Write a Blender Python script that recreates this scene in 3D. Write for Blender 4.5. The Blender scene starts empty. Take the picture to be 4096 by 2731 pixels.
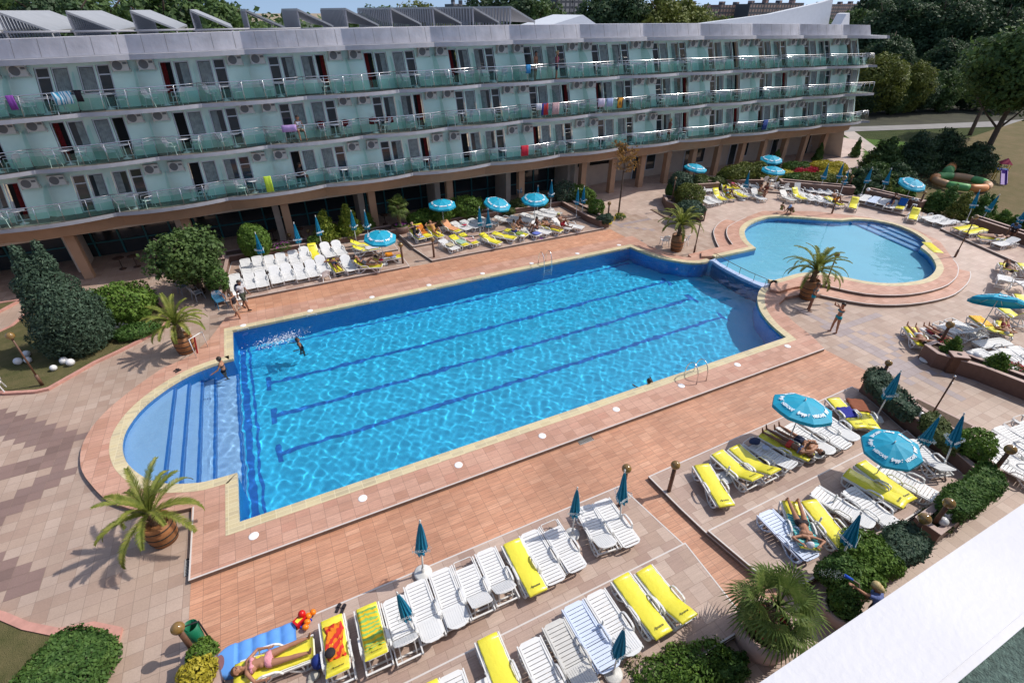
import bpy, bmesh, math, random
import numpy as np
from mathutils import Vector, Matrix
random.seed(7); np.random.seed(7)
PI = math.pi; R = math.radians
S = bpy.context.scene
COL = S.collection
# ---------------------------------------------------------------- camera, sky, sun, exposure
HH = 13.4                       # camera height above the pool deck (metres)
YAW, PITCH, ROLL = R(-25.9), R(33.476), R(0.1)
FPX = 1148.5 / 2352.0           # focal length in picture widths
cam_d = bpy.data.cameras.new('camera'); cam = bpy.data.objects.new('camera', cam_d); COL.objects.link(cam)
S.camera = cam
cam_d.sensor_width = 36; cam_d.lens = 36 * FPX; cam_d.clip_start = 0.05; cam_d.clip_end = 6000
def _rot():
    a, b, c = YAW, PITCH, ROLL
    ca, sa, cb, sb, cc, sc = math.cos(a), math.sin(a), math.cos(b), math.sin(b), math.cos(c), math.sin(c)
    Rz = np.array([[ca, sa, 0], [-sa, ca, 0], [0, 0, 1]])
    B = np.array([[1, 0, 0], [0, 0, -1], [0, 1, 0.]])
    Rp = np.array([[1, 0, 0], [0, cb, -sb], [0, sb, cb]])
    Rr = np.array([[cc, -sc, 0], [sc, cc, 0], [0, 0, 1]])
    return Rr @ Rp @ B @ Rz
RC = _rot()
M4 = Matrix.Identity(4)
for i in range(3):
    M4[i][0] = RC[0][i]; M4[i][1] = -RC[1][i]; M4[i][2] = -RC[2][i]
M4[2][3] = HH
cam.matrix_world = M4
SUN_EL, SUN_AZ = R(51), R(-9)
w = bpy.data.worlds.new("World"); S.world = w; w.use_nodes = True
nt = w.node_tree; bg = nt.nodes['Background']
sky = nt.nodes.new('ShaderNodeTexSky'); sky.sky_type = 'NISHITA'; sky.sun_disc = False
sky.sun_elevation = SUN_EL; sky.sun_rotation = PI / 2 - SUN_AZ
sky.air_density = 1.0; sky.dust_density = 2.5; sky.ozone_density = 1.5; sky.altitude = 50
tcw = nt.nodes.new('ShaderNodeTexCoord'); va = nt.nodes.new('ShaderNodeVectorMath'); va.inputs[1].default_value = (0, 0, .22)
nt.links.new(tcw.outputs['Generated'], va.inputs[0]); nt.links.new(va.outputs[0], sky.inputs[0])
nt.links.new(sky.outputs[0], bg.inputs[0]); bg.inputs[1].default_value = 0.15
sl = bpy.data.lights.new('sun', 'SUN'); sl.energy = 3.2; sl.angle = R(0.5); sl.color = (1.0, 0.945, 0.87)
so = bpy.data.objects.new('sun', sl); COL.objects.link(so)
sd = Vector((math.cos(SUN_EL) * math.cos(SUN_AZ), math.cos(SUN_EL) * math.sin(SUN_AZ), math.sin(SUN_EL)))
so.rotation_euler = sd.to_track_quat('Z', 'Y').to_euler(); so.location = sd * 80
S.view_settings.view_transform = 'Standard'; S.view_settings.look = 'None'
S.view_settings.exposure = 0.22; S.view_settings.gamma = 1.0
S.render.engine = 'CYCLES'
cy = S.cycles
cy.use_denoising = True; cy.max_bounces = 8; cy.diffuse_bounces = 3; cy.glossy_bounces = 3
cy.transmission_bounces = 6; cy.transparent_max_bounces = 10; cy.caustics_refractive = False; cy.caustics_reflective = False
cy.sample_clamp_indirect = 4.0
# ---------------------------------------------------------------- places read off the photograph
CROP = {'a': (900, 900, 5.6), 'b': (1280, 880, 5.6), 'c': (1600, 760, 5.6), 'd': (1980, 740, 5.6), 'e': (2700, 640, 5.6),
        'f': (3060, 640, 5.6), 'g': (3400, 640, 5.6), 'h': (3696, 760, 5.6), 'i': (3696, 1000, 5.6), 'j': (3600, 1220, 4.518),
        'k': (3000, 1560, 4.48), 'l': (3400, 1560, 4.48), 'm': (3596, 1800, 4.48), 'n': (2700, 1650, 4.48),
        'o': (2900, 1950, 3.733), 'p': (850, 2400, 3.92), 'D': (0, 0, 0.57422)}
def src(t, x, y):
    if t in CROP: ox, oy, s = CROP[t]
    else: ox, oy, s = int(t[0]) * 1024, int(t[1]) * 683, 2.2959
    return ox + x / s, oy + y / s
def ray(t, x, y):
    sx, sy = src(t, x, y)
    return Vector((RC.T @ np.array([(sx - 2048) / 4096 / FPX, (sy - 1365.5) / 4096 / FPX, 1.0])).tolist())
def G(t, x, y, z=0.0):          # the point of the level plane z seen at this spot
    d = ray(t, x, y); k = (z - HH) / d.z
    return Vector((d.x * k, d.y * k, z))
def GY(t, x, y, Y):             # the point of the upright plane y = Y seen at this spot
    d = ray(t, x, y); k = Y / d.y
    return Vector((d.x * k, Y, HH + d.z * k))
def GS(t, pts, z=0.0): return [G(t, x, y, z) for x, y in pts]
def height_over(t, x, y, base):  # height of something seen at (t,x,y) that stands over the point base
    d = ray(t, x, y); k = math.hypot(base.x, base.y) / math.hypot(d.x, d.y)
    return HH + d.z * k
# ---------------------------------------------------------------- objects
def tag(o, label=None, cat=None, group=None, kind=None):
    if label: o['label'] = label
    if cat: o['category'] = cat
    if group: o['group'] = group
    if kind: o['kind'] = kind
    return o
def empty(name, loc=(0, 0, 0), rz=0, label=None, cat=None, group=None):
    o = bpy.data.objects.new(name, None); COL.objects.link(o); o.empty_display_size = .2
    o.location = loc; o.rotation_euler = (0, 0, rz)
    return tag(o, label, cat, group)
def link(name, me, m=None, parent=None, loc=None, rz=None):
    o = bpy.data.objects.new(name, me); COL.objects.link(o)
    if m is not None:
        for mm in (m if isinstance(m, (list, tuple)) else [m]): me.materials.append(mm)
    if parent is not None: o.parent = parent
    if loc is not None: o.location = loc
    if rz is not None: o.rotation_euler = (0, 0, rz)
    return o
def copy_tree(o, parent=None):
    c = o.copy(); COL.objects.link(c)
    if parent is not None: c.parent = parent
    for ch in list(o.children): copy_tree(ch, c)
    return c
class MB:                        # collects faces, then makes one mesh
    def __init__(s): s.v = []; s.f = []; s.mi = []; s.cur = 0; s.sm = []; s.smooth = False
    def add(s, vs, fs):
        n = len(s.v); s.v += [tuple(v) for v in vs]
        for f in fs: s.f.append(tuple(i + n for i in f)); s.mi.append(s.cur); s.sm.append(s.smooth)
    def box(s, c, d, rz=0, M=None):
        x, y, z = d[0] / 2, d[1] / 2, d[2] / 2
        vs = [Vector(((-x, x)[i & 1], (-y, y)[i >> 1 & 1], (-z, z)[i >> 2])) for i in range(8)]
        if M is not None: vs = [M @ v for v in vs]
        elif rz:
            m = Matrix.Rotation(rz, 3, 'Z'); vs = [m @ v for v in vs]
        c = Vector(c); vs = [v + c for v in vs]
        s.add(vs, [(0, 2, 3, 1), (4, 5, 7, 6), (0, 1, 5, 4), (2, 6, 7, 3), (0, 4, 6, 2), (1, 3, 7, 5)])
    def b2(s, x0, x1, y0, y1, z0, z1): s.box(((x0 + x1) / 2, (y0 + y1) / 2, (z0 + z1) / 2), (x1 - x0, y1 - y0, z1 - z0))
    def bar(s, a, b, w, h=None, up=(0, 0, 1)):
        a = Vector(a); b = Vector(b); d = b - a; L = d.length
        if L < 1e-6: return
        x = d / L; u = Vector(up)
        if abs(x.dot(u)) > .98: u = Vector((0, 1, 0)) if abs(x.y) < .9 else Vector((1, 0, 0))
        y = u.cross(x).normalized(); z = x.cross(y)
        s.box((a + b) / 2, (L, w, h or w), M=Matrix((x, y, z)).transposed())
    def tube(s, pts, r, n=8, cap=True, closed=False):
        pts = [Vector(p) for p in pts]; m = len(pts); rs = r if isinstance(r, (list, tuple)) else [r] * m
        vs = []; fs = []; pv = None
        for i, p in enumerate(pts):
            if closed: t = (pts[(i + 1) % m] - pts[i - 1]).normalized()
            else: t = (pts[min(i + 1, m - 1)] - pts[max(i - 1, 0)]).normalized()
            if pv is None:
                u = Vector((0, 0, 1)) if abs(t.z) < .9 else Vector((1, 0, 0))
                pv = t.cross(u).normalized()
            else:
                pv = (pv - t * pv.dot(t)).normalized()
            q = t.cross(pv)
            for k in range(n):
                a = 2 * PI * k / n; vs.append(p + (pv * math.cos(a) + q * math.sin(a)) * rs[i])
        for i in range(m if closed else m - 1):
            j = (i + 1) % m
            for k in range(n):
                l = (k + 1) % n; fs.append((i * n + k, i * n + l, j * n + l, j * n + k))
        if cap and not closed: fs.append(tuple(range(n))[::-1]); fs.append(tuple((m - 1) * n + k for k in range(n)))
        sm = s.smooth; s.smooth = True; s.add(vs, fs); s.smooth = sm
    def lathe(s, prof, c=(0, 0, 0), n=20, cap=True):
        vs = []; fs = []; c = Vector(c)
        for r_, z in prof:
            for k in range(n):
                a = 2 * PI * k / n; vs.append(c + Vector((r_ * math.cos(a), r_ * math.sin(a), z)))
        for i in range(len(prof) - 1):
            for k in range(n):
                l = (k + 1) % n; fs.append((i * n + k, i * n + l, (i + 1) * n + l, (i + 1) * n + k))
        if cap: fs.append(tuple(range(n))[::-1]); fs.append(tuple((len(prof) - 1) * n + k for k in range(n)))
        sm = s.smooth; s.smooth = True; s.add(vs, fs); s.smooth = sm
    def ball(s, c, r, n=14, m=9, sc=(1, 1, 1)):
        pr = []
        for i in range(m + 1):
            a = PI * i / m - PI / 2; pr.append((max(r * math.cos(a), 1e-4), r * math.sin(a)))
        b = MB(); b.lathe(pr, (0, 0, 0), n)
        sm = s.smooth; s.smooth = True
        s.add([Vector(c) + Vector((v[0] * sc[0], v[1] * sc[1], v[2] * sc[2])) for v in b.v], b.f); s.smooth = sm
    def prism(s, pts, z0, z1):
        n = len(pts); vs = [(p[0], p[1], z0) for p in pts] + [(p[0], p[1], z1) for p in pts]
        s.add(vs, [tuple(range(n))[::-1], tuple(range(n, 2 * n))] + [(i, (i + 1) % n, n + (i + 1) % n, n + i) for i in range(n)])
    def mesh(s, name, bevel=0):
        me = bpy.data.meshes.new(name); me.from_pydata(s.v, [], s.f); me.update()
        me.polygons.foreach_set('material_index', s.mi); me.polygons.foreach_set('use_smooth', s.sm)
        return me
    def build(s, name, m=None, parent=None, loc=None, rz=None):
        return link(name, s.mesh(name), m, parent, loc, rz)
def slab(name, outer, holes, z0, z1, m=None, parent=None):   # plate with openings
    cu = bpy.data.curves.new(name, 'CURVE'); cu.dimensions = '2D'; cu.fill_mode = 'BOTH'
    for loop in [outer] + list(holes):
        sp = cu.splines.new('POLY'); sp.points.add(len(loop) - 1)
        for i, p in enumerate(loop): sp.points[i].co = (p[0], p[1], 0, 1)
        sp.use_cyclic_u = True
    h = (z1 - z0) / 2; cu.extrude = h
    if h < 1e-5: cu.extrude = 0
    o = bpy.data.objects.new(name, cu); COL.objects.link(o)
    dg = bpy.context.evaluated_depsgraph_get(); me = bpy.data.meshes.new_from_object(o.evaluated_get(dg))
    bpy.data.objects.remove(o)
    me.transform(Matrix.Translation((0, 0, (z0 + z1) / 2)))
    bm = bmesh.new(); bm.from_mesh(me); bmesh.ops.remove_doubles(bm, verts=bm.verts, dist=1e-4)
    bmesh.ops.recalc_face_normals(bm, faces=bm.faces)
    if h < 1e-5:
        for f in bm.faces:
            if f.normal.z < 0: f.normal_flip()
    bm.to_mesh(me); bm.free()
    for p in me.polygons: p.use_smooth = False
    me.name = name; me.materials.clear()
    return link(name, me, m, parent)
def offset(poly, d):             # outward for positive d (either winding)
    n = len(poly); P = [Vector((p[0], p[1])) for p in poly]
    A = sum(P[i].x * P[(i + 1) % n].y - P[(i + 1) % n].x * P[i].y for i in range(n))
    s = 1 if A > 0 else -1; out = []
    for i in range(n):
        a = (P[i] - P[i - 1]).normalized(); b = (P[(i + 1) % n] - P[i]).normalized()
        na = Vector((a.y, -a.x)) * s; nb = Vector((b.y, -b.x)) * s
        m = (na + nb); L = m.length
        if L < .3: m = na; L = 1
        m = m / L; out.append(P[i] + m * (d / max(.4, m.dot(na))))
    return out
# ---------------------------------------------------------------- materials
def mat(name, col, rough=.6, metal=0, spec=.5, trans=0, ior=1.45, alpha=1, bump=0, bscale=20, var=0, vscale=3, emis=None, coat=0, tr=None):
    m = bpy.data.materials.new(name); m.use_nodes = True; n = m.node_tree; p = n.nodes['Principled BSDF']
    c = tuple(col) + (1,) if len(col) == 3 else col
    p.inputs['Base Color'].default_value = c; p.inputs['Roughness'].default_value = rough; p.inputs['Metallic'].default_value = metal
    p.inputs['Specular IOR Level'].default_value = spec; p.inputs['Transmission Weight'].default_value = trans
    p.inputs['IOR'].default_value = ior; p.inputs['Alpha'].default_value = alpha; p.inputs['Coat Weight'].default_value = coat
    if var or bump: tc = n.nodes.new('ShaderNodeTexCoord')
    if var:
        no = n.nodes.new('ShaderNodeTexNoise'); no.inputs['Scale'].default_value = vscale; no.inputs['Detail'].default_value = 5
        n.links.new(tc.outputs['Object'], no.inputs[0])
        hs = n.nodes.new('ShaderNodeMix'); hs.data_type = 'RGBA'; hs.blend_type = 'MULTIPLY'; hs.inputs[0].default_value = 1
        mr = n.nodes.new('ShaderNodeMapRange'); mr.inputs[1].default_value = .25; mr.inputs[2].default_value = .75
        mr.inputs[3].default_value = 1 - var; mr.inputs[4].default_value = 1 + var
        n.links.new(no.outputs[0], mr.inputs[0]); hs.inputs[6].default_value = c; n.links.new(mr.outputs[0], hs.inputs[7])
        n.links.new(hs.outputs[2], p.inputs['Base Color'])
    if bump:
        nb = n.nodes.new('ShaderNodeTexNoise'); nb.inputs['Scale'].default_value = bscale; nb.inputs['Detail'].default_value = 4
        n.links.new(tc.outputs['Object'], nb.inputs[0])
        bp = n.nodes.new('ShaderNodeBump'); bp.inputs['Strength'].default_value = bump; bp.inputs['Distance'].default_value = .02
        n.links.new(nb.outputs[0], bp.inputs['Height']); n.links.new(bp.outputs[0], p.inputs['Normal'])
    return m
def ramp(n, stops):
    r = n.nodes.new('ShaderNodeValToRGB'); cr = r.color_ramp
    while len(cr.elements) < len(stops): cr.elements.new(.5)
    for e, (p, c) in zip(cr.elements, stops): e.position = p; e.color = tuple(c) + (1,)
    return r
def tiles(name, cols, w, h, mortar, gap=.006, offs=0.0, rot=0, streak=0, rough=.55, loc=(0, 0, 0), stain=.12, freq=2, bump=.25, spec=.5):
    m = bpy.data.materials.new(name); m.use_nodes = True; n = m.node_tree; p = n.nodes['Principled BSDF']
    L = n.links.new; tc = n.nodes.new('ShaderNodeTexCoord'); mp = n.nodes.new('ShaderNodeMapping')
    mp.inputs['Rotation'].default_value[2] = rot; mp.inputs['Location'].default_value = loc
    L(tc.outputs['Object'], mp.inputs[0])
    def brick(c1, c2, mo):
        b = n.nodes.new('ShaderNodeTexBrick'); b.offset = offs; b.offset_frequency = freq; b.squash = 1
        b.inputs['Color1'].default_value = c1 + (1,); b.inputs['Color2'].default_value = c2 + (1,); b.inputs['Mortar'].default_value = mo + (1,)
        b.inputs['Scale'].default_value = 1; b.inputs['Mortar Size'].default_value = gap; b.inputs['Mortar Smooth'].default_value = .3
        b.inputs['Brick Width'].default_value = w; b.inputs['Row Height'].default_value = h; b.inputs['Bias'].default_value = 0
        L(mp.outputs[0], b.inputs[0]); return b
    b = brick((0., 0., 0.), (1., 1., 1.), (.5, .5, .5))
    r = ramp(n, [(i / (len(cols) - 1), c) for i, c in enumerate(cols)]); L(b.outputs['Color'], r.inputs[0])
    last = r.outputs[0]
    def mul(last, fac_socket, lo, hi, fmin=.3, fmax=.7):
        mr = n.nodes.new('ShaderNodeMapRange'); mr.inputs[1].default_value = fmin; mr.inputs[2].default_value = fmax
        mr.inputs[3].default_value = lo; mr.inputs[4].default_value = hi; L(fac_socket, mr.inputs[0])
        mx = n.nodes.new('ShaderNodeMix'); mx.data_type = 'RGBA'; mx.blend_type = 'MULTIPLY'; mx.inputs[0].default_value = 1
        L(last, mx.inputs[6]); L(mr.outputs[0], mx.inputs[7]); return mx.outputs[2]
    if streak:
        ms = n.nodes.new('ShaderNodeMapping'); ms.inputs['Scale'].default_value = (1.6, 26, 1); ms.inputs['Rotation'].default_value[2] = rot
        L(tc.outputs['Object'], ms.inputs[0]); ns = n.nodes.new('ShaderNodeTexNoise'); ns.inputs['Scale'].default_value = 1.0
        ns.inputs['Detail'].default_value = 5; ns.inputs['Roughness'].default_value = .65; L(ms.outputs[0], ns.inputs[0])
        last = mul(last, ns.outputs[0], 1 - streak, 1 + streak)
    nf = n.nodes.new('ShaderNodeTexNoise'); nf.inputs['Scale'].default_value = .35; nf.inputs['Detail'].default_value = 6; nf.inputs['Roughness'].default_value = .6
    L(tc.outputs['Object'], nf.inputs[0]); last = mul(last, nf.outputs[0], 1 - stain, 1 + stain)
    ng = n.nodes.new('ShaderNodeTexNoise'); ng.inputs['Scale'].default_value = 30; ng.inputs['Detail'].default_value = 3
    L(tc.outputs['Object'], ng.inputs[0]); last = mul(last, ng.outputs[0], .93, 1.07)
    mx = n.nodes.new('ShaderNodeMix'); mx.data_type = 'RGBA'; L(b.outputs['Fac'], mx.inputs[0]); L(last, mx.inputs[6]); mx.inputs[7].default_value = mortar + (1,)
    L(mx.outputs[2], p.inputs['Base Color']); p.inputs['Roughness'].default_value = rough; p.inputs['Specular IOR Level'].default_value = spec
    inv = n.nodes.new('ShaderNodeMath'); inv.operation = 'SUBTRACT'; inv.inputs[0].default_value = 1; L(b.outputs['Fac'], inv.inputs[1])
    bp = n.nodes.new('ShaderNodeBump'); bp.inputs['Strength'].default_value = bump; bp.inputs['Distance'].default_value = .004
    L(inv.outputs[0], bp.inputs['Height']); L(bp.outputs[0], p.inputs['Normal'])
    return m
# ================================================================ ground, paving and pools
WATER, WATER2 = 0.03, 0.17
MM = {}
MM['plaza'] = tiles('plaza_tiles', [(.345, .24, .185), (.40, .295, .23), (.44, .335, .27), (.375, .265, .205)], .40, .385, (.26, .19, .15), gap=.007, rot=0, stain=.14)
MM['plaza2'] = tiles('upper_plaza_tiles', [(.47, .355, .29), (.51, .39, .32), (.55, .43, .36), (.46, .33, .27)], .40, .385, (.33, .25, .21), gap=.006, stain=.1)
MM['dark_tile'] = tiles('dark_plaza_tiles', [(.19, .125, .105), (.25, .165, .14), (.22, .15, .13)], .40, .385, (.16, .11, .09), gap=.007, stain=.1)
MM['grey_tile'] = tiles('grey_plaza_tiles', [(.30, .245, .24), (.36, .295, .285)], .40, .385, (.3, .22, .18), gap=.007, stain=.1)
MM['orange'] = tiles('orange_wood_tiles', [(.44, .215, .13), (.50, .255, .155), (.53, .28, .175), (.46, .225, .135), (.56, .31, .20)], .43, .17, (.22, .12, .08), gap=.005, streak=.26, stain=.2, offs=.0)
MM['pink'] = tiles('pink_wood_tiles', [(.42, .225, .155), (.50, .285, .205), (.54, .32, .235), (.46, .24, .17)], .43, .34, (.22, .13, .1), gap=.005, streak=.16, stain=.12)
MM['terrace'] = tiles('terrace_tiles', [(.35, .235, .185), (.41, .29, .235), (.50, .38, .31), (.38, .265, .205), (.44, .32, .26)], .48, .48, (.25, .17, .13), gap=.006, streak=.12, rot=R(45) * 0, offs=.5, stain=.1)
MM['coping'] = tiles('cream_coping', [(.55, .46, .27), (.62, .53, .33), (.48, .41, .27), (.58, .48, .29)], .45, .17, (.66, .58, .38), gap=.012, stain=.12, rough=.5)
MM['riser'] = mat('brown_riser', (.20, .145, .115), .6, var=.25, vscale=8)
MM['trim'] = mat('white_edge_trim', (.62, .58, .55), .45)
MM['soil'] = mat('dry_soil', (.30, .24, .16), .95, var=.4, vscale=.8, bump=.3)
MM['kerb'] = mat('pink_kerb', (.50, .26, .21), .75, var=.18, vscale=4, bump=.2)
def grass_mat(name, c1, c2, sc=1.2):
    m = bpy.data.materials.new(name); m.use_nodes = True; n = m.node_tree; p = n.nodes['Principled BSDF']; L = n.links.new
    tc = n.nodes.new('ShaderNodeTexCoord'); a = n.nodes.new('ShaderNodeTexNoise'); a.inputs['Scale'].default_value = sc; a.inputs['Detail'].default_value = 8; a.inputs['Roughness'].default_value = .7
    L(tc.outputs['Object'], a.inputs[0]); r = ramp(n, [(.3, c1), (.5, tuple((x + y) / 2 for x, y in zip(c1, c2))), (.72, c2)]); L(a.outputs[0], r.inputs[0])
    L(r.outputs[0], p.inputs['Base Color']); p.inputs['Roughness'].default_value = .95; p.inputs['Specular IOR Level'].default_value = .1
    b = n.nodes.new('ShaderNodeTexNoise'); b.inputs['Scale'].default_value = 45; L(tc.outputs['Object'], b.inputs[0])
    bp = n.nodes.new('ShaderNodeBump'); bp.inputs['Strength'].default_value = .8; bp.inputs['Distance'].default_value = .05; L(b.outputs[0], bp.inputs['Height']); L(bp.outputs[0], p.inputs['Normal'])
    return m
MM['lawn'] = grass_mat('lawn_grass', (.075, .085, .03), (.17, .14, .07))
MM['drylawn'] = grass_mat('dry_lawn', (.21, .155, .09), (.12, .115, .05), .5)
MM['greenlawn'] = grass_mat('green_lawn', (.06, .12, .02), (.10, .17, .04), .6)
def pooltile(name, c1, c2, mo, s=.05):
    m = tiles(name, [c1, c2], s, s, mo, gap=.004, stain=.06, rough=.3, bump=.0)
    return m
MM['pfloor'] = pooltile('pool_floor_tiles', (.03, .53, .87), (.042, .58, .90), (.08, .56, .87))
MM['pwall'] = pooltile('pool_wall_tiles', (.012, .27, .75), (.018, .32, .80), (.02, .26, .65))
MM['pstep'] = pooltile('pool_step_tiles', (.32, .58, .90), (.36, .62, .93), (.36, .55, .85))
MM['pline'] = pooltile('pool_line_tiles', (.02, .17, .58), (.025, .2, .64), (.04, .2, .55))
MM['ppale'] = pooltile('small_pool_tiles', (.26, .74, .95), (.30, .78, .96), (.3, .72, .94))
def arc(cx, cy, r_, a0, a1, n): return [Vector((cx + r_ * math.cos(R(a0 + (a1 - a0) * i / n)), cy + r_ * math.sin(R(a0 + (a1 - a0) * i / n)))) for i in range(n + 1)]
def smooth(pts, k=4):            # Catmull-Rom through the points
    P = [Vector((p[0], p[1])) for p in pts]; out = []
    for i in range(len(P) - 1):
        p0 = P[max(i - 1, 0)]; p1 = P[i]; p2 = P[i + 1]; p3 = P[min(i + 2, len(P) - 1)]
        for j in range(k):
            t = j / k; out.append(.5 * ((2 * p1) + (p2 - p0) * t + (2 * p0 - 5 * p1 + 4 * p2 - p3) * t * t + (3 * p1 - p0 - 3 * p2 + p3) * t ** 3))
    out.append(P[-1]); return out
XL, XR, Y0, Y1 = -3.33, 20.95, 12.55, 24.95
left_arc = smooth([(-3.33, 22.27), (-3.95, 22.22), (-4.81, 21.98), (-5.62, 21.47), (-6.36, 20.7), (-6.84, 19.9), (-7.1, 19.0), (-7.12, 18.18), (-6.97, 17.44), (-6.73, 16.81), (-6.33, 16.13), (-5.9, 15.61), (-5.39, 15.23), (-4.9, 15.0), (-4.3, 14.8), (-3.33, 14.76)], 3)
right_up = smooth([(20.95, 24.95), (21.17, 23.91), (21.5, 22.95), (21.98, 22.11), (22.6, 21.4), (23.4, 20.95), (24.22, 20.93)], 4)
right_dn = smooth([(24.15, 16.86), (23.5, 16.5), (22.68, 15.84), (21.88, 14.9), (21.28, 13.74), (20.95, 12.55)], 4)
weir_in = smooth([(24.22, 20.93), (24.05, 19.9), (24.0, 18.9), (24.02, 17.9), (24.15, 16.86)], 4)
pool1 = [Vector((XL, Y1))] + left_arc[:] + [Vector((XL, Y0))]      # counter-clockwise from far left
pool1 = pool1 + list(reversed(right_dn)) + list(reversed(weir_in))[1:-1] + list(reversed(right_up))
# small round pool, at its own level
p2t = [G('21', x, y, .3) for x, y in [(2240, 710), (2160, 640), (2135, 560), (2170, 500), (2250, 455), (2351, 425)]]
p2r = [G('31', x, y, .3) for x, y in [(100, 418), (300, 428), (500, 445), (680, 455)]]
p2s = [G('31', x, y, .3) for x, y in [(800, 443), (950, 452), (1150, 490), (1320, 555), (1430, 625), (1447, 660), (1405, 702)]]
p2e = [G('31', x, y, .3) for x, y in [(1405, 702), (1490, 770), (1540, 850), (1545, 900), (1500, 960), (1420, 1000), (1280, 1025), (1100, 1033), (900, 1015), (700, 975), (480, 935), (300, 940), (130, 985), (0, 1020)]]
p2w = [Vector((24.9, 16.95)), Vector((24.45, 17.4)), Vector((24.32, 18.9)), Vector((24.4, 20.4)), Vector((24.62, 20.98))]
pool2 = smooth(p2t, 3) + smooth(p2r, 2) + smooth(p2s, 3) + smooth(p2e, 3)[1:] + smooth(p2w, 3)
def dedupe(L, e=.02):
    o = []
    for p in L:
        p = Vector((p[0], p[1]))
        if not o or (p - o[-1]).length > e: o.append(p)
    while (o[0] - o[-1]).length < e: o.pop()
    return o
pool1 = dedupe(pool1); pool2 = dedupe(pool2)
both = offset(pool1, .2); both2 = offset(pool2, .2)
def st(o): o['kind'] = 'structure'; return o
# sheets, each a few millimetres above the one below
big = [(-3000, -3000), (3000, -3000), (3000, 3000), (-3000, 3000)]
h1 = offset(pool1, .12); h2 = offset(pool2, .12)
st(slab('ground', big, [h1, h2], -.03, -.03, MM['soil']))
st(slab('plaza_paving', [(-30, -3), (44, -3), (45.6, 9), (46, 25), (60, 34.5), (64, 48), (-30, 48)], [h1, h2], -.012, -.012, MM['plaza']))
st(slab('orange_deck_paving', [(-4.62, 3.4), (10.0, 3.4), (9.9, 8.3), (20.3, 8.3), (22.1, 9.2), (21.94, 11.3), (22.2, 11.8), (22.0, 12.3), (-4.62, 12.3)], [], -.006, -.006, MM['orange']))
st(slab('orange_deck_paving', [(-3.5, 25.2), (22.05, 25.2), (22.0, 26.5), (21.9, 28.6), (-2.4, 28.6), (-3.3, 26.8)], [], -.006, -.006, MM['orange']))
# raised pool surround (two flights)
sur = [(-4.62, 11.08), (21.75, 11.08), (22.15, 12.0), (22.5, 13.3), (22.95, 14.5), (23.45, 15.1), (24.2, 15.35), (25.1, 16.2), (25.3, 16.9), (24.2, 17.2), (24.2, 21.3), (23.7, 21.6), (23.0, 22.2), (22.5, 23.4), (22.2, 24.6), (22.3, 26.5), (-3.6, 26.5), (-4.3, 24.6), (-5.04, 23.39)]
sur += smooth([(-6.17, 22.82), (-6.9, 22.0), (-7.68, 20.93), (-8.1, 20.1), (-8.3, 19.4), (-8.38, 18.5), (-8.25, 17.59), (-8.03, 16.94), (-7.76, 16.39), (-7.42, 15.77), (-7.03, 15.22), (-6.1, 14.35), (-5.3, 13.95), (-4.66, 13.83)], 3)
def strip(name, line, d0, d1, z0, z1, m):      # band along an open line (points run with the water on the left hand)
    P = [Vector((p[0], p[1])) for p in line]; a = []; b = []
    for i in range(len(P)):
        u = (P[i] - P[max(i - 1, 0)]); v = (P[min(i + 1, len(P) - 1)] - P[i])
        u = u.normalized() if u.length > 1e-6 else v.normalized(); v = v.normalized() if v.length > 1e-6 else u
        nu = Vector((u.y, -u.x)); nv = Vector((v.y, -v.x)); mm = nu + nv; mm = mm / max(mm.length, .5)
        k = 1 / max(.5, mm.dot(nu)); a.append(P[i] + mm * d0 * k); b.append(P[i] + mm * d1 * k)
    mb = MB(); n = len(P)
    vs = [(p.x, p.y, z1) for p in a] + [(p.x, p.y, z1) for p in b] + [(p.x, p.y, z0) for p in a] + [(p.x, p.y, z0) for p in b]
    fs = []
    for i in range(n - 1):
        fs += [(i, n + i, n + i + 1, i + 1), (2 * n + i, i, i + 1, 2 * n + i + 1), (n + i, 3 * n + i, 3 * n + i + 1, n + i + 1)]
    fs += [(0, 2 * n, 3 * n, n), (n - 1, 2 * n - 1, 4 * n - 1, 3 * n - 1)]
    mb.add(vs, fs); return mb.build(name, m)
def walls(mb, poly, z0, z1, skip=None):
    n = len(poly)
    for i in range(n):
        a = poly[i]; b = poly[(i + 1) % n]
        if skip and skip(a, b): continue
        mb.add([(a[0], a[1], z0), (b[0], b[1], z0), (b[0], b[1], z1), (a[0], a[1], z1)], [(0, 1, 2, 3)])
def under(p, depth_z, water):    # true place of a thing lying at depth_z that shows at p on the water
    d = Vector((p[0], p[1], water - HH)).normalized(); hs = math.hypot(d.x, d.y); s2 = hs / 1.333; t = s2 / math.sqrt(1 - s2 * s2)
    k = (water - depth_z) * t; return Vector((p[0] + d.x / hs * k, p[1] + d.y / hs * k))
FLOOR1, FLOOR2 = -2.1, -.75
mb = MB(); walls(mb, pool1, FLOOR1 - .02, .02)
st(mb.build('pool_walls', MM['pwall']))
st(slab('pool_floor', offset(pool1, .02), [], FLOOR1, FLOOR1, MM['pfloor']))
def clip(poly, x1, keep_less=True, x0=None):
    o = []; n = len(poly)
    for i in range(n):
        a = poly[i]; b = poly[(i + 1) % n]; ia = (a[0] < x1) == keep_less; ib = (b[0] < x1) == keep_less
        if ia: o.append(Vector((a[0], a[1])))
        if ia != ib:
            t = (x1 - a[0]) / (b[0] - a[0]); o.append(Vector((x1, a[1] + (b[1] - a[1]) * t)))
    return o
bay = [p for p in pool1 if p[0] < XL + .01 and 14.7 < p[1] < 22.3]
steps = [(-5.62, -.27), (-5.15, -.55), (-4.68, -.85), (-4.2, -1.15), (XL - .15, -1.45)]
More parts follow.
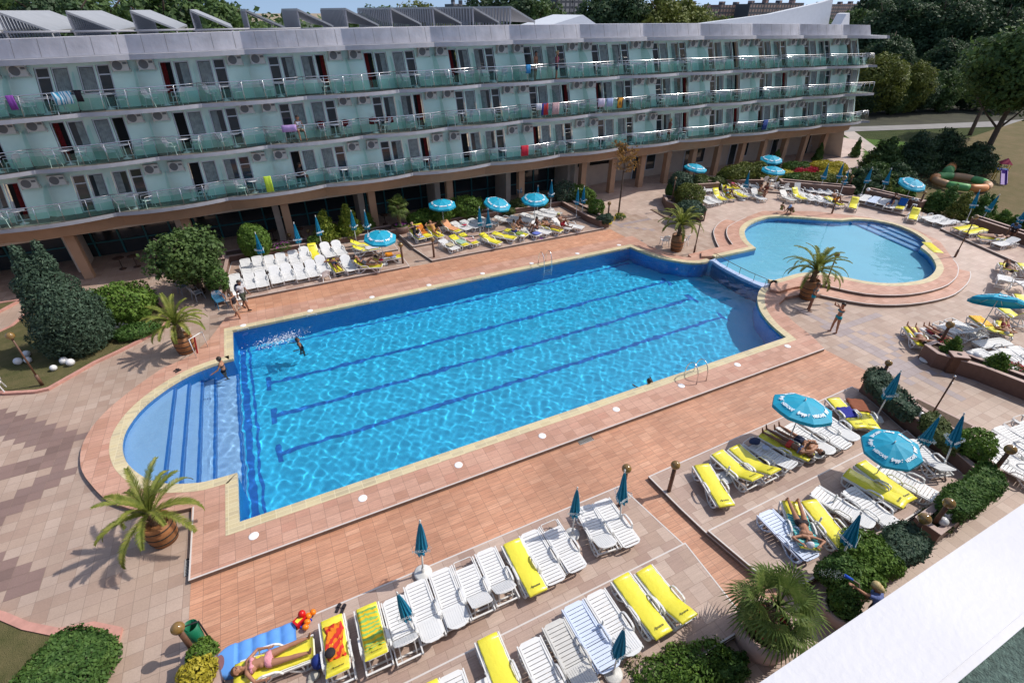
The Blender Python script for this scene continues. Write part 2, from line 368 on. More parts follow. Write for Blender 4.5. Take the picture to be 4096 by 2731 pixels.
for i, (xe, z) in enumerate(steps):
    pr = clip(bay, xe) if i < 4 else bay
    if i == 4: xe = XL
    mb = MB(); mb.prism(offset(pr, -.004 - i * .002), FLOOR1 + .01, z); st(mb.build('pool_step', MM['pstep'] if i < 4 else MM['pstep']))
    ys = [p[1] for p in pr if abs(p[0] - xe) < .25]; y0, y1 = min(ys), max(ys)
    mb = MB(); mb.b2(xe - .11, xe - .02, y0 + .03, y1 - .03, z + .002, z + .007); mb.b2(xe - .009, xe + .004, y0 + .03, y1 - .03, z - .22, z + .007)
    st(mb.build('pool_step_edge', MM['pline']))
mb = MB()
for (xa, ya), (xb, yb) in [((-2.0, 19.67), (19.9, 20.1)), ((-1.95, 17.41), (19.77, 17.77)), ((-1.95, 15.22), (19.78, 15.52))]:
    a = under((xa, ya), FLOOR1, WATER); b = under((xb, yb), FLOOR1, WATER); y = (a.y + b.y) / 2
    mb.b2(a.x, b.x, y - .11, y + .11, FLOOR1 + .002, FLOOR1 + .008)
    for e in (a.x, b.x): mb.b2(e - .11, e + .11, y - .5, y + .5, FLOOR1 + .009, FLOOR1 + .014)
mb.b2(XL + .05, XL + .3, Y0 + .02, Y1 - .02, FLOOR1 + .004, FLOOR1 + .010)
mb.b2(XL + .42, XL + .52, Y0 + .02, Y1 - .02, FLOOR1 + .004, FLOOR1 + .010)
mb.b2(XL + .6, XR - .2, Y1 - .42, Y1 - .3, FLOOR1 + .004, FLOOR1 + .010)
st(mb.build('lane_lines', MM['pline']))
# water
def water(name, outline, z, amp, step, seed, m, zone=None):
    rs = np.random.RandomState(seed); xs = [p[0] for p in outline]; ys = [p[1] for p in outline]
    nx = int((max(xs) - min(xs)) / step) + 2; ny = int((max(ys) - min(ys)) / step) + 2
    X, Y = np.meshgrid(np.linspace(min(xs) - .05, max(xs) + .05, nx), np.linspace(min(ys) - .05, max(ys) + .05, ny), indexing='ij')
    Z = np.zeros_like(X)
    for i in range(46):
        lam = math.exp(rs.uniform(math.log(.2), math.log(1.4))); th = rs.normal(.5, .95) if i % 3 else rs.uniform(0, 2 * PI); k = 2 * PI / lam
        a = amp * lam ** 1.25 * rs.uniform(.4, 1)
        wx = X + .12 * np.sin(.7 * Y + i); wy = Y + .12 * np.sin(.6 * X + 2 * i)
        Z += a * np.sin(k * (wx * math.cos(th) + wy * math.sin(th)) + rs.uniform(0, 6.28))
    if zone is not None: Z *= zone(X, Y)
    inside = np.zeros(X.shape, bool); P = offset(outline, .03); n = len(P)
    for i in range(n):
        a = P[i]; b = P[(i + 1) % n]
        if abs(a[1] - b[1]) < 1e-9: continue
        c = ((a[1] > Y) != (b[1] > Y)) & (X < (b[0] - a[0]) * (Y - a[1]) / (b[1] - a[1]) + a[0]); inside ^= c
    fi = inside[:-1, :-1] | inside[1:, :-1] | inside[:-1, 1:] | inside[1:, 1:]
    idx = np.arange(nx * ny).reshape(nx, ny); I, J = np.nonzero(fi)
    F = np.stack([idx[I, J], idx[I + 1, J], idx[I + 1, J + 1], idx[I, J + 1]], 1)
    used = np.unique(F); rm = np.full(nx * ny, -1); rm[used] = np.arange(len(used)); F = rm[F]
    V = np.stack([X.ravel(), Y.ravel(), Z.ravel() + z], 1)[used]
    me = bpy.data.meshes.new(name); me.vertices.add(len(V)); me.vertices.foreach_set('co', V.ravel())
    me.loops.add(F.size); me.loops.foreach_set('vertex_index', F.ravel()); me.polygons.add(len(F))
    me.polygons.foreach_set('loop_start', np.arange(0, F.size, 4)); me.polygons.foreach_set('loop_total', np.full(len(F), 4))
    me.update(); me.polygons.foreach_set('use_smooth', np.ones(len(F), bool)); me.update()
    return link(name, me, m)
mw = bpy.data.materials.new('pool_water'); mw.use_nodes = True; n_ = mw.node_tree
for x in list(n_.nodes): n_.nodes.remove(x)
go = n_.nodes.new('ShaderNodeOutputMaterial'); gr = n_.nodes.new('ShaderNodeBsdfRefraction'); gr.inputs['IOR'].default_value = 1.333; gr.inputs['Roughness'].default_value = 0
gr.inputs['Color'].default_value = (.93, .985, 1, 1)
gl = n_.nodes.new('ShaderNodeBsdfGlossy'); gl.inputs['Roughness'].default_value = .02; fr = n_.nodes.new('ShaderNodeFresnel'); fr.inputs['IOR'].default_value = 1.333
ms = n_.nodes.new('ShaderNodeMixShader'); n_.links.new(fr.outputs[0], ms.inputs[0]); n_.links.new(gr.outputs[0], ms.inputs[1]); n_.links.new(gl.outputs[0], ms.inputs[2]); n_.links.new(ms.outputs[0], go.inputs[0])
wo = st(water('pool_water', pool1, WATER, 0.0019, .045, 3, mw, lambda X, Y: np.where(X < XL - .5, .45, 1.0)))

C1 = [p for p in pool1]
i0 = min(range(len(C1)), key=lambda i: (C1[i] - Vector((24.15, 16.86))).length); i1 = min(range(len(C1)), key=lambda i: (C1[i] - Vector((24.22, 20.93))).length)
run = [C1[(i1 + k) % len(C1)] for k in range((i0 - i1) % len(C1) + 1)]
o33 = offset(pool1, .33); inner = [o33[(i1 + k) % len(C1)] for k in range((i0 - i1) % len(C1) + 1)]
ia = sur.index((24.2, 21.3)) if (24.2, 21.3) in sur else 0
inner[0] = Vector((24.3, 21.26)); inner[-1] = Vector((24.3, 16.55))
outer = [Vector((p[0], p[1])) for p in sur[ia:] + sur[:ia - 2]]
st(slab('pool_deck', dedupe(outer + list(reversed(inner))), [], -.02, .15, MM['pink']))
st(strip('pool_coping', run, -.012, .36, .02, .156, MM['coping']))
for nm, ln in (('pool_deck_edge', [(-4.62, 13.83), (-4.62, 11.08), (21.75, 11.08)]),):
    st(strip(nm, ln, -.03, .012, .135, .157, MM['trim'])); st(strip('pool_deck_riser', ln, -.01, .006, -.02, .134, MM['riser']))
st(strip('pool_deck_riser', sur[-14:][::1] if False else [p for p in sur if p[0] < -4.6 and p[1] > 13.7], -.01, .008, -.02, .12, MM['riser']))
# weir between the two pools
wl = [p for p in pool1 if p[0] > 23.9 and 16.8 < p[1] < 21]; wl = sorted(wl, key=lambda p: p[1])
ww = sorted([p for p in p2w], key=lambda p: p[1])
st(slab('pool_weir', dedupe(list(wl) + list(reversed([p + Vector((.02, 0)) for p in smooth(ww, 3)]))), [], FLOOR1, .2, mat('weir_tiles', (.42, .52, .72), .4, var=.3, vscale=14)))
# small pool
mb = MB(); walls(mb, pool2, FLOOR2 - .02, .17); st(mb.build('small_pool_walls', MM['pwall']))
st(slab('small_pool_floor', offset(pool2, .02), [], FLOOR2, FLOOR2, MM['ppale']))
low = GS('31', [(480, 1140), (900, 1220), (1300, 1225), (1650, 1160), (1800, 1070), (1860, 980), (1850, 900), (1790, 830)], .15)
upp = GS('31', [(480, 1040), (900, 1130), (1300, 1135), (1600, 1070), (1720, 990), (1750, 920), (1740, 860), (1700, 810)], .3)
lowL = GS('21', [(2150, 380), (1950, 450), (1880, 500), (1850, 560), (1870, 640), (1900, 700)], .15)
uppL = GS('21', [(2150, 425), (2000, 500), (1970, 550), (1980, 610), (2025, 675), (1740, 740)], .3)
uf = [Vector((23.9, 21.25)), Vector((24.7, 21.1)), Vector((24.6, 17.0)), Vector((23.95, 15.75)), Vector((24.4, 15.55)), Vector((25.3, 15.9)), Vector((26.2, 16.2))]
lf = [Vector((23.2, 21.7)), Vector((24.6, 21.2)), Vector((24.6, 17.1)), Vector((23.5, 15.35)), Vector((24.0, 15.1)), Vector((25.4, 15.2))]
north = [Vector((40.4, 16.3)), Vector((41.3, 18.5)), Vector((40.6, 21.5)), Vector((38.0, 24.3)), Vector((34.5, 26.0))]
up_poly = dedupe(uf + smooth(upp, 3) + north + smooth(uppL[:5], 3) + [uppL[5]])
lo_poly = dedupe(lf + smooth(low, 3) + [n + Vector((.6, .5)) for n in north] + smooth(lowL, 3) + [Vector((25.4, 22.35)), Vector((23.6, 22.3))])
hole2 = offset(pool2, .33)
P2 = pool2; i0 = min(range(len(P2)), key=lambda i: (P2[i] - Vector((24.9, 16.95))).length); i1 = min(range(len(P2)), key=lambda i: (P2[i] - Vector((24.62, 20.98))).length)
A2 = sum(P2[i].x * P2[(i + 1) % len(P2)].y - P2[(i + 1) % len(P2)].x * P2[i].y for i in range(len(P2)))
seq = P2 if A2 > 0 else list(reversed(P2))
j0 = min(range(len(seq)), key=lambda i: (seq[i] - Vector((24.9, 16.95))).length); j1 = min(range(len(seq)), key=lambda i: (seq[i] - Vector((24.62, 20.98))).length)
run2 = [seq[(j0 + k) % len(seq)] for k in range((j1 - j0) % len(seq) + 1)]
o20 = offset(seq, .2); inr = [o20[(j0 + k) % len(seq)] for k in range((j1 - j0) % len(seq) + 1)]
inr[0] = Vector((24.75, 16.78)); inr[-1] = Vector((24.5, 21.2))
out_up = smooth(upp, 3) + north + smooth(uppL[:5], 3) + [uppL[5], Vector((23.9, 21.45))]
out_lo = smooth(low, 3) + [n + Vector((.6, .5)) for n in north] + smooth(lowL, 3) + [Vector((25.4, 22.35)), Vector((23.6, 22.3)), Vector((23.4, 21.6))]
st(slab('small_pool_deck', dedupe([Vector((24.1, 16.3)), Vector((24.4, 15.9)), Vector((25.6, 15.9))] + out_up + list(reversed(inr))), [], .1, .3, MM['pink']))
st(slab('small_pool_step', dedupe([Vector((23.7, 15.9)), Vector((24.0, 15.5)), Vector((25.5, 15.3))] + out_lo + list(reversed(inr))), [], -.02, .1495, MM['pink']))
st(strip('small_pool_coping', run2, -.012, .36, .12, .306, MM['coping']))
for ln, z in ((smooth(low, 3), .15), (smooth(upp, 3), .3), (smooth(list(reversed(uppL[:5])), 3)[::-1], .3), (smooth(lowL, 3), .15)):
    st(strip('step_edge', ln, -.035, .012, z - .02, z + .005, MM['trim'])); st(strip('step_riser', ln, -.02, .006, z - .15, z - .021, MM['riser']))
# steps inside the small pool (parallel to the far right chord)
a = p2s[0]; b = p2s[-1]; d = (b - a).normalized(); nrm = Vector((d.y, -d.x)); nrm = nrm if nrm.dot(p2s[3] - a) > 0 else -nrm
seg = [Vector((p.x, p.y)) for p in smooth(p2s, 3)]; a = Vector((a.x, a.y)); nrm = Vector((nrm.x, nrm.y))
for i, z in enumerate((-.55, -.33, -.15, .03)):
    off = .05 + i * .62
    pr = []; nn = len(seg)
    for k in range(nn):
        p, q = seg[k], seg[(k + 1) % nn]; sp = (p - a).dot(nrm) - off; sq = (q - a).dot(nrm) - off
        if sp >= 0: pr.append(p)
        if (sp >= 0) != (sq >= 0): pr.append(p + (q - p) * (sp / (sp - sq)))
    pr = dedupe(pr); mb = MB(); mb.prism(offset(pr, -.006), FLOOR2 + .004, z); st(mb.build('small_pool_step_block', MM['pstep']))
    ch = sorted(pr, key=lambda p: abs((p - a).dot(nrm) - off))[:2]; u = (ch[1] - ch[0]); 
    mb = MB(); mb.bar((ch[0].x + nrm.x * .07, ch[0].y + nrm.y * .07, z + .004), (ch[1].x + nrm.x * .07, ch[1].y + nrm.y * .07, z + .004), .1, .006); st(mb.build('pool_step_edge', MM['pline']))
w2 = st(water('small_pool_water', pool2, WATER2, .0007, .09, 5, mw))
# raised far plaza
def hz(x, y):
    s_ = (.9 * x + .44 * y - 41.8) / 5.5; s_ = min(1, max(0, s_ + 1)); return .285 * s_ * s_ * (3 - 2 * s_)
def GH(t, x, y, dz=0.0):
    z = dz
    for _ in range(4): p = G(t, x, y, z); z = hz(p.x, p.y) + dz
    return G(t, x, y, z)
def inpoly(x, y, P):
    c = False; n = len(P)
    for i in range(n):
        a = P[i]; b = P[(i + 1) % n]
        if (a[1] > y) != (b[1] > y) and x < (b[0] - a[0]) * (y - a[1]) / (b[1] - a[1]) + a[0]: c = not c
    return c
hp = offset(pool2, .28); mb = MB(); vi = {}; st_ = .4
for i in range(60, 165):
    for j in range(-5, 120):
        x, y = i * st_, j * st_
        if .9 * x + .44 * y < 36.0 or x > 45.4 + max(0, y - 25) * 1.5 or inpoly(x + .2, y + .2, hp): continue
        q = []
        for dx, dy in ((0, 0), (1, 0), (1, 1), (0, 1)):
            kx = (i + dx, j + dy)
            if kx not in vi: vi[kx] = len(mb.v); mb.v.append((kx[0] * st_, kx[1] * st_, hz(kx[0] * st_, kx[1] * st_) + .0 - .009))
            q.append(vi[kx])
        mb.f.append(tuple(q)); mb.mi.append(0); mb.sm.append(True)
st(mb.build('upper_plaza_paving', MM['plaza2']))
# darker paving cells
mb = MB(); cells = set()
def cell(x, y): cells.add((math.floor(x / .4), math.floor(y / .385)))
for k in range(10):
    x, y = -12.0 + k * .4, 22.5 - k * .385
    for e in range(4): cell(x + .1, y - e * .385)
for k in range(9):
    x = -8.6 - k * .4; yy = 18.6 - (k % 2) * 0; 
    for e in range(2): cell(x, 18.7 - e * .385)
for k in range(9):
    x, y = -8.6 - k * .4, 18.2 - k * .385
    for e in range(3): cell(x, y - e * .385)
for k in range(6): cell(-8.7 - k * .4, 13.6 + k * .385 - .4); cell(-8.7 - k * .4, 13.2 + k * .385 - .4)
for k in range(7):
    for e in range(2): cell(-11.4 + k * .4, 15.4 - k * .385 - e * .385)
g2 = 0.004
for i, j in cells:
    x0, y0 = i * .4 + g2, j * .385 + g2; c = Vector((x0 + .2, y0 + .19))
    if (c - Vector((-3.4, 18.5))).length < 5.25 and c.x < -3: continue
    mb.add([(x0, y0, -.007), (x0 + .392, y0, -.007), (x0 + .392, y0 + .377, -.007), (x0, y0 + .377, -.007)], [(0, 1, 2, 3)])
st(mb.build('dark_paving_pattern', MM['dark_tile']))
mb = MB(); seen = set()
for cx, cy in ((22.3, 28.9), (23.9, 11.9), (23.7, 8.6)):
    for i in range(-9, 10):
        for j in range(-9, 10):
            ok = (abs(i) == abs(j) and abs(i) < 6) or (abs(j) < 1 and abs(i) < 9) or (abs(i) < 1 and abs(j) < 7)
            x0 = round(cx / .4) * .4 + i * .4; y0 = round(cy / .385) * .385 + j * .385
            if (round(x0 * 2.5), round(y0 / .385)) in seen: continue
            if ok and x0 > 22.5 and (x0 > 23.4 or y0 > 26 or y0 < 11) and y0 > 6:
                seen.add((round(x0 * 2.5), round(y0 / .385))); mb.add([(x0, y0, -.007), (x0 + .392, y0, -.007), (x0 + .392, y0 + .377, -.007), (x0, y0 + .377, -.007)], [(0, 1, 2, 3)])
st(mb.build('grey_paving_pattern', MM['grey_tile']))
# lawns with kerbs
lawn1 = [(-30, 24.4), (-12.6, 24.4), (-11.9, 23.9), (-10.83, 23.5), (-10.45, 23.5), (-9.07, 24.9), (-8.2, 25.5), (-7.45, 26.1), (-6.55, 27.0), (-6.3, 28.2), (-7.2, 30.6), (-9, 31.6), (-13.0, 31.6), (-13.3, 30.4), (-15, 28.6), (-18, 27.2), (-30, 27.0)]
st(slab('lawn', lawn1, [], -.02, .05, MM['lawn'])); st(slab('lawn_kerb', offset(lawn1, .16), [lawn1], -.02, .09, MM['kerb']))
lawn3 = [(-30, 31.8), (-15.2, 31.4), (-13.9, 33.6), (-30, 34.4)]
st(slab('lawn', lawn3, [], -.02, .05, MM['lawn'])); st(slab('lawn_kerb', offset(lawn3, .14), [lawn3], -.02, .09, MM['kerb']))
lawn2 = [(-14, 14.2), (-9.6, 12.5), (-9.1, 12.1), (-8.46, 11.5), (-7.69, 10.95), (-6.9, 10.75), (-6.35, 10.35), (-6.4, 9.9), (-6.6, 9.45), (-6.9, 9.0), (-7.4, 8.2), (-8, 7.0), (-14, 6)]
st(slab('lawn', lawn2, [], -.02, .05, MM['lawn'])); st(slab('lawn_kerb', offset(lawn2, .2), [lawn2], -.02, .09, MM['kerb']))
# sunbathing terraces, two levels each
def terrace(o1, o2, z1=.13, z2=.26, base=0.0):
    a = slab('sun_terrace', o1, [], base - .02, base + z1, MM['terrace']); st(a)
    st(strip('terrace_edge', list(o1) + [o1[0]], -.03, .012, base + z1 - .02, base + z1 + .005, MM['trim'])); st(strip('terrace_riser', list(o1) + [o1[0]], -.02, .006, base - .02, base + z1 - .021, MM['riser']))
    if o2:
        st(slab('sun_terrace_upper', o2, [], base, base + z2, MM['terrace']))
        st(strip('terrace_edge', list(o2) + [o2[0]], -.03, .012, base + z2 - .02, base + z2 + .005, MM['trim'])); st(strip('terrace_riser', list(o2) + [o2[0]], -.02, .006, base + z1, base + z2 - .021, MM['riser']))
def V2(ps): return [Vector((p[0], p[1])) for p in ps]
# light through the water: real refraction on to the tiles below
S.cycles.caustics_refractive = True; S.cycles.sample_clamp_indirect = 6.0
so.data.cycles.is_caustics_light = True
for o in (wo, w2): o.cycles.is_caustics_caster = True
for o in S.objects:
    if o.name.startswith(('pool_floor', 'pool_walls', 'pool_step', 'lane', 'small_pool_wall', 'small_pool_floor', 'small_pool_step_block')): o.cycles.is_caustics_receiver = True
T1 = [(-3.95, 3.35), (8.45, 3.35), (8.6, 6.0), (8.22, 8.6), (-3.95, 8.6)]
terrace(T1, [(-3.95, 3.36), (8.44, 3.36), (8.59, 5.92), (-3.95, 5.92)])
T2 = [(9.75, 4.4), (10.3, 3.5), (18.95, 3.6), (19.35, 5.6), (20.25, 8.3), (20.25, 8.68), (9.33, 8.5), (9.4, 7.05), (9.5, 5.9)]
terrace(T2, [(9.76, 4.4), (10.31, 3.51), (18.94, 3.61), (19.3, 5.6), (19.42, 5.98), (9.51, 5.94)])
T3 = [(-3.75, 28.38), (6.72, 28.5), (6.72, 33.6), (-3.2, 33.6)]
terrace(T3, [(-3.5, 31.05), (6.71, 31.1), (6.71, 33.59), (-3.2, 33.59)])
T4 = [(8.25, 28.68), (21.4, 28.68), (21.5, 33.9), (7.45, 33.7), (7.7, 31.4)]
terrace(T4, [(7.72, 31.12), (21.45, 31.14), (21.5, 33.89), (7.46, 33.69)])
T5 = [(42.75, 23.7), (43.3, 20.35), (45.3, 20.6), (44.75, 24.9), (42.4, 28.2), (39.6, 30.6), (38.4, 29.6), (41.2, 26.8)]
terrace(T5, None, .14, 0, .28)
T6 = [(42.7, 17.55), (40.85, 12.4), (40.0, 10.2), (44, 9), (45.2, 17.6)]
terrace(T6, None, .14, 0, .28)
# ================================================================ the hotel across the pool
PF = [np.polyfit(k, v, 3) for k, v in (
    (list(range(-1, 11)), [-7.95, -2.31, 3.25, 8.99, 14.73, 20.54, 26.41, 32.17, 37.87, 44.1, 50.03, 56.2]),
    ([i - .5 for i in range(0, 11)] + [10.2], [-5, .48, 6.06, 11.7, 17.38, 22.92, 28.76, 34.36, 40.25, 46.23, 52.07, 56.07]),
    (list(range(-1, 11)), [-7.59, -2.21, 3.17, 8.73, 14.23, 19.74, 25.35, 30.95, 36.55, 42.42, 48.26, 54.25]),
    ([i - .5 for i in range(0, 11)] + [10.1], [-4.59, .58, 5.79, 11.03, 16.39, 21.49, 27.05, 32.17, 37.94, 43.48, 48.78, 52.26]))]
def FX(u, z): return float(np.interp(z, [3.85, 6.5, 8.92, 12.35], [np.polyval(a, u) for a in PF]))
def bow(u): return .27 - .30 * ((u - 4.7) / 5.6) ** 2
U0, U1 = -2.9, 10.0
WALL = 34.75
def edge(u, ph, A=.45, base=33.95):
    t = (u - ph) % 1.0; return base - A * (4 * t * (1 - t)) ** .9
def HP(u, y, z): return (FX(u, z), y, z + bow(u))
def us(ph, n=8, a=U0, b=U1):
    out = [a]; k = math.ceil((a - ph) * n)
    while ph + k / n < b - 1e-6:
        v = ph + k / n
        if v > a + 1e-6: out.append(v)
        k += 1
    return out + [b]
HM = {}
HM['mint'] = mat('mint_render', (.77, .96, .85), .85, var=.10, vscale=.9, bump=.15, bscale=60)
HM['slab'] = mat('grey_slab', (.42, .42, .45), .8, var=.10, vscale=2)
HM['foil'] = mat('grey_roof_felt', (.50, .49, .52), .42, spec=.6, var=.16, vscale=1.6, bump=.5, bscale=5)
HM['floor'] = mat('balcony_floor', (.16, .145, .13), .85, var=.35, vscale=2.5)
HM['brown'] = mat('brown_render', (.42, .26, .165), .85, var=.08, vscale=2)
HM['cream'] = mat('cream_render', (.60, .50, .41), .85, var=.08, vscale=2)
HM['frame'] = mat('white_plastic_frame', (.66, .68, .72), .4)
HM['pane'] = mat('window_glass', (.035, .045, .05), .06, spec=.9)
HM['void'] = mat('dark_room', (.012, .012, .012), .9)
HM['curtain'] = mat('curtain', (.30, .33, .32), .9, var=.3, vscale=5)
HM['red'] = mat('red_curtain', (.16, .008, .008), .9, var=.3, vscale=6)
HM['steel'] = mat('stainless_steel', (.75, .75, .76), .22, metal=1)
HM['ac'] = mat('ac_housing', (.62, .60, .55), .5, var=.1, vscale=6)
HM['grille'] = mat('ac_grille', (.16, .16, .16), .5)
HM['teal'] = mat('teal_frame', (.03, .18, .20), .4)
HM['plastic'] = mat('white_plastic', (.80, .80, .80), .38, spec=.5)
def glass_mat(name, tint, refl=.06):
    m = bpy.data.materials.new(name); m.use_nodes = True; n = m.node_tree
    for x in list(n.nodes): n.nodes.remove(x)
    o = n.nodes.new('ShaderNodeOutputMaterial'); t = n.nodes.new('ShaderNodeBsdfTransparent'); t.inputs[0].default_value = tint + (1,)
    g = n.nodes.new('ShaderNodeBsdfGlossy'); g.inputs['Roughness'].default_value = .05; g.inputs[0].default_value = (.8, .95, .92, 1)
    d = n.nodes.new('ShaderNodeBsdfDiffuse'); d.inputs[0].default_value = (.22, .62, .52, 1)
    f = n.nodes.new('ShaderNodeFresnel'); f.inputs[0].default_value = 1.45
    m1 = n.nodes.new('ShaderNodeMixShader'); m1.inputs[0].default_value = .07; m2 = n.nodes.new('ShaderNodeMixShader')
    n.links.new(t.outputs[0], m1.inputs[1]); n.links.new(d.outputs[0], m1.inputs[2]); n.links.new(f.outputs[0], m2.inputs[0])
    n.links.new(m1.outputs[0], m2.inputs[1]); n.links.new(g.outputs[0], m2.inputs[2]); n.links.new(m2.outputs[0], o.inputs[0]); return m
HM['glass'] = glass_mat('teal_glass', (.68, .93, .86))
HM['cleargl'] = glass_mat('clear_glass', (.74, .90, .86))
hotel = empty('hotel_building', (20, 35, 0), 0, 'long mint green four-storey hotel with wavy glass balconies behind the pools', 'hotel')
def hb(name, mb, m, parent=None):
    o = mb.build(name, m)
    bpy_parent(o, parent or hotel); return o
def bpy_parent(o, p):
    o.parent = p; o.matrix_parent_inverse = Matrix.Identity(4)
    w = Vector((0, 0, 0)); q = p
    while q is not None: w += Vector(q.location); q = q.parent
    o.location = Vector(o.location) - w
FL = [(3.87, 4.06, 0.0), (6.52, 6.71, .5), (8.94, 9.13, 0.0)]
# walls, one strip per storey, with openings left for windows and doors
def openings():
    for k in range(-3, 11):
        for s in (-1, 1): yield k, s
def wall_strip(z0, z1, f):
    mb = MB(); us_ = us(0, 8)
    marks = set(us_)
    for k, s in openings():
        for a, b in ((.035, .168), (.182, .295)):
            for v in (k + s * a, k + s * b):
                if U0 < v < U1: marks.add(v)
    m = sorted(marks)
    for a, b in zip(m[:-1], m[1:]):
        if b - a < 1e-5: continue
        c = (a + b) / 2; k = round(c); d = abs(c - k); segs = [(z0, z1)]
        if .035 < d < .168: segs = [(z0, z0 + .70), (z0 + 1.98, z1)]
        elif .182 < d < .295: segs = [(z0 + 2.0, z1)]
        for p, q in segs:
            mb.add([HP(a, WALL, p), HP(b, WALL, p), HP(b, WALL, q), HP(a, WALL, q)], [(0, 1, 2, 3)])
            if len(segs) == 2 or .182 < d < .295:
                mb.add([HP(a, WALL, q if p == z0 else p), HP(b, WALL, q if p == z0 else p), HP(b, WALL + .16, q if p == z0 else p), HP(a, WALL + .16, q if p == z0 else p)], [(0, 1, 2, 3)])
    hb('wall', mb, HM['mint'])
for f, (zb, zt, ph) in enumerate(FL): wall_strip(zt, [6.5, 8.92, 11.32][f], f)
# floor slabs with scalloped edges
def wavy(name, zb, zt, ph, A, base, m, mtop=None, back=36.0, u1=U1, extra=0):
    L = us(ph, 10, U0, u1); mb = MB(); n = len(L)
    E = [edge(min(u, u1 - 1e-4), ph, A, base) for u in L]
    for z in (zb, zt):
        for i, u in enumerate(L): mb.v.append(HP(u, E[i], z))
        for i, u in enumerate(L): mb.v.append(HP(u, back, z))
    for i in range(n - 1):
        for fc, mi in (((i, i + 1, 2 * n + i + 1, 2 * n + i), 0), ((i, n + i, n + i + 1, i + 1), 0), ((2 * n + i, 2 * n + i + 1, 3 * n + i + 1, 3 * n + i), 1)):
            mb.f.append(fc); mb.mi.append(mi); mb.sm.append(False)
    for e in (0, n - 1): mb.f.append((e, 2 * n + e, 3 * n + e, n + e)); mb.mi.append(0); mb.sm.append(False)
    return hb(name, mb, [m, mtop or m])
for zb, zt, ph in FL: wavy('balcony_slab', zb, zt, ph, .45, 33.9, HM['slab'], HM['floor'], u1=10.15)
wavy('eave', 11.32, 11.56, .5, .28, 33.8, HM['slab'], u1=10.55)
wavy('parapet', 11.57, 12.36, .5, .25, 34.1, HM['foil'], back=34.9, u1=10.1)
mb = MB()
for k in range(-14, 51):
    u = k / 5 + .03; e = edge(u, .5, .25, 34.1) - .004
    if U0 < u < U1 and abs((u - .5) % 1) > .05: mb.add([HP(u, e, 11.6), HP(u + .003, e, 11.6), HP(u + .003, e, 12.34), HP(u, e, 12.34)], [(0, 1, 2, 3)])
hb('parapet_seams', mb, HM['floor'])['kind'] = 'stuff'  # vertical seams of the parapet, drawn as thin dark strips, no separate slats
mb = MB(); L = [HP(U0, 34.9, 11.9), HP(U1, 34.9, 11.9), HP(U1, 52, 11.9), HP(U0, 52, 11.9)]; mb.add(L, [(0, 1, 2, 3)]); hb('flat_roof', mb, HM['foil'])
# end wall, back and soffit
mb = MB()
e0 = [(FX(U1, z), 34.72, z + bow(U1)) for z in (0, 4, 11.6)]; e1 = [(p[0] - 3, 50, p[2]) for p in e0]
mb.add([e0[0], e0[2], e1[2], e1[0]], [(0, 1, 2, 3)]); hb('end_wall', mb, HM['cream'])
mb = MB()
for a, b in zip(us(0, 2)[:-1], us(0, 2)[1:]):
    mb.add([HP(a, 35.35, 2.75), HP(b, 35.35, 2.75), HP(b, 35.3, 3.85), HP(a, 35.3, 3.85)], [(0, 1, 2, 3)])
    mb.add([HP(a, 35.35, 2.75), HP(b, 35.35, 2.75), HP(b, 45, 2.75), HP(a, 45, 2.75)], [(0, 3, 2, 1)])
mb2 = MB(); L = us(0, 8)
for a, b in zip(L[:-1], L[1:]):
    ea, eb = edge(a, 0, .45, 34.75), edge(b, 0, .45, 34.75)
    mb2.add([HP(a, ea + .25, 3.0), HP(b, eb + .25, 3.0), HP(b, eb, 3.849), HP(a, ea, 3.849)], [(0, 1, 2, 3)]); mb2.add([HP(a, ea + .25, 3.0), HP(b, eb + .25, 3.0), HP(b, 36, 3.0), HP(a, 36, 3.0)], [(0, 3, 2, 1)])
hb('ceiling', mb, HM['cream']); hb('fascia', mb2, HM['brown'])
for x in (-16.6, -10.93, -5.1, .62, 6.29, 12.02, 17.98, 23.73, 26.72, 29.8, 32.63, 35.61, 38.63, 41.71, 44.61, 47.63, 50.51, 53.5):
    b = MB(); b.b2(x - .24, x + .24, 35.3, 35.78, 0, 3.05); hb('column', b, HM['brown'])
    if x < 24:
        b = MB(); b.b2(x - .75, x - .35, 36.6, 38.8, 0, 3.0); hb('pier', b, HM['cream'])
# ground floor: restaurant glazing on the left, rendered wall with garden rooms on the right
b = MB(); b.b2(-24, 23.2, 39.0, 39.1, 0, 3.0); hb('restaurant_glazing', b, HM['pane'])
b = MB()
x = -24
while x < 23: b.b2(x - .05, x + .05, 38.9, 39.0, 0, 3.0); x += 1.45
b.b2(-24, 23.2, 38.92, 38.99, .85, .93); b.b2(-24, 23.2, 38.92, 38.99, 2.3, 2.36); hb('glazing_bars', b, HM['teal'])
b = MB(); b.b2(23.2, 56.5, 37.9, 38.1, 0, 3.0); hb('garden_room_wall', b, HM['cream'])
b = MB(); b.b2(23.2, 23.45, 35.9, 37.9, 0, 3.0); hb('pier', b, HM['cream'])
for i, x in enumerate((31.2, 37.3, 43.2, 49.2, 54.2)):
    o = MB(); o.b2(x - .5, x + .5, 37.82, 37.9, .1, 2.3); d = hb('door', o, HM['frame'])
    q = MB(); q.b2(x - .4, x + .4, 37.80, 37.82, .2, 2.2); hb('pane', q, HM['pane'], d)
    o = MB(); o.b2(x + 1.0, x + 2.1, 37.82, 37.9, .9, 2.3); d = hb('window', o, HM['frame'])
    q = MB(); q.b2(x + 1.07, x + 2.03, 37.80, 37.82, .97, 2.23); hb('pane', q, HM['pane'], d)
b = MB(); b.b2(26, 28.5, 37.83, 37.9, 2.0, 2.5); b.b2(24.0, 25.2, 37.83, 37.9, 2.0, 2.5); hb('window', b, HM['void'])
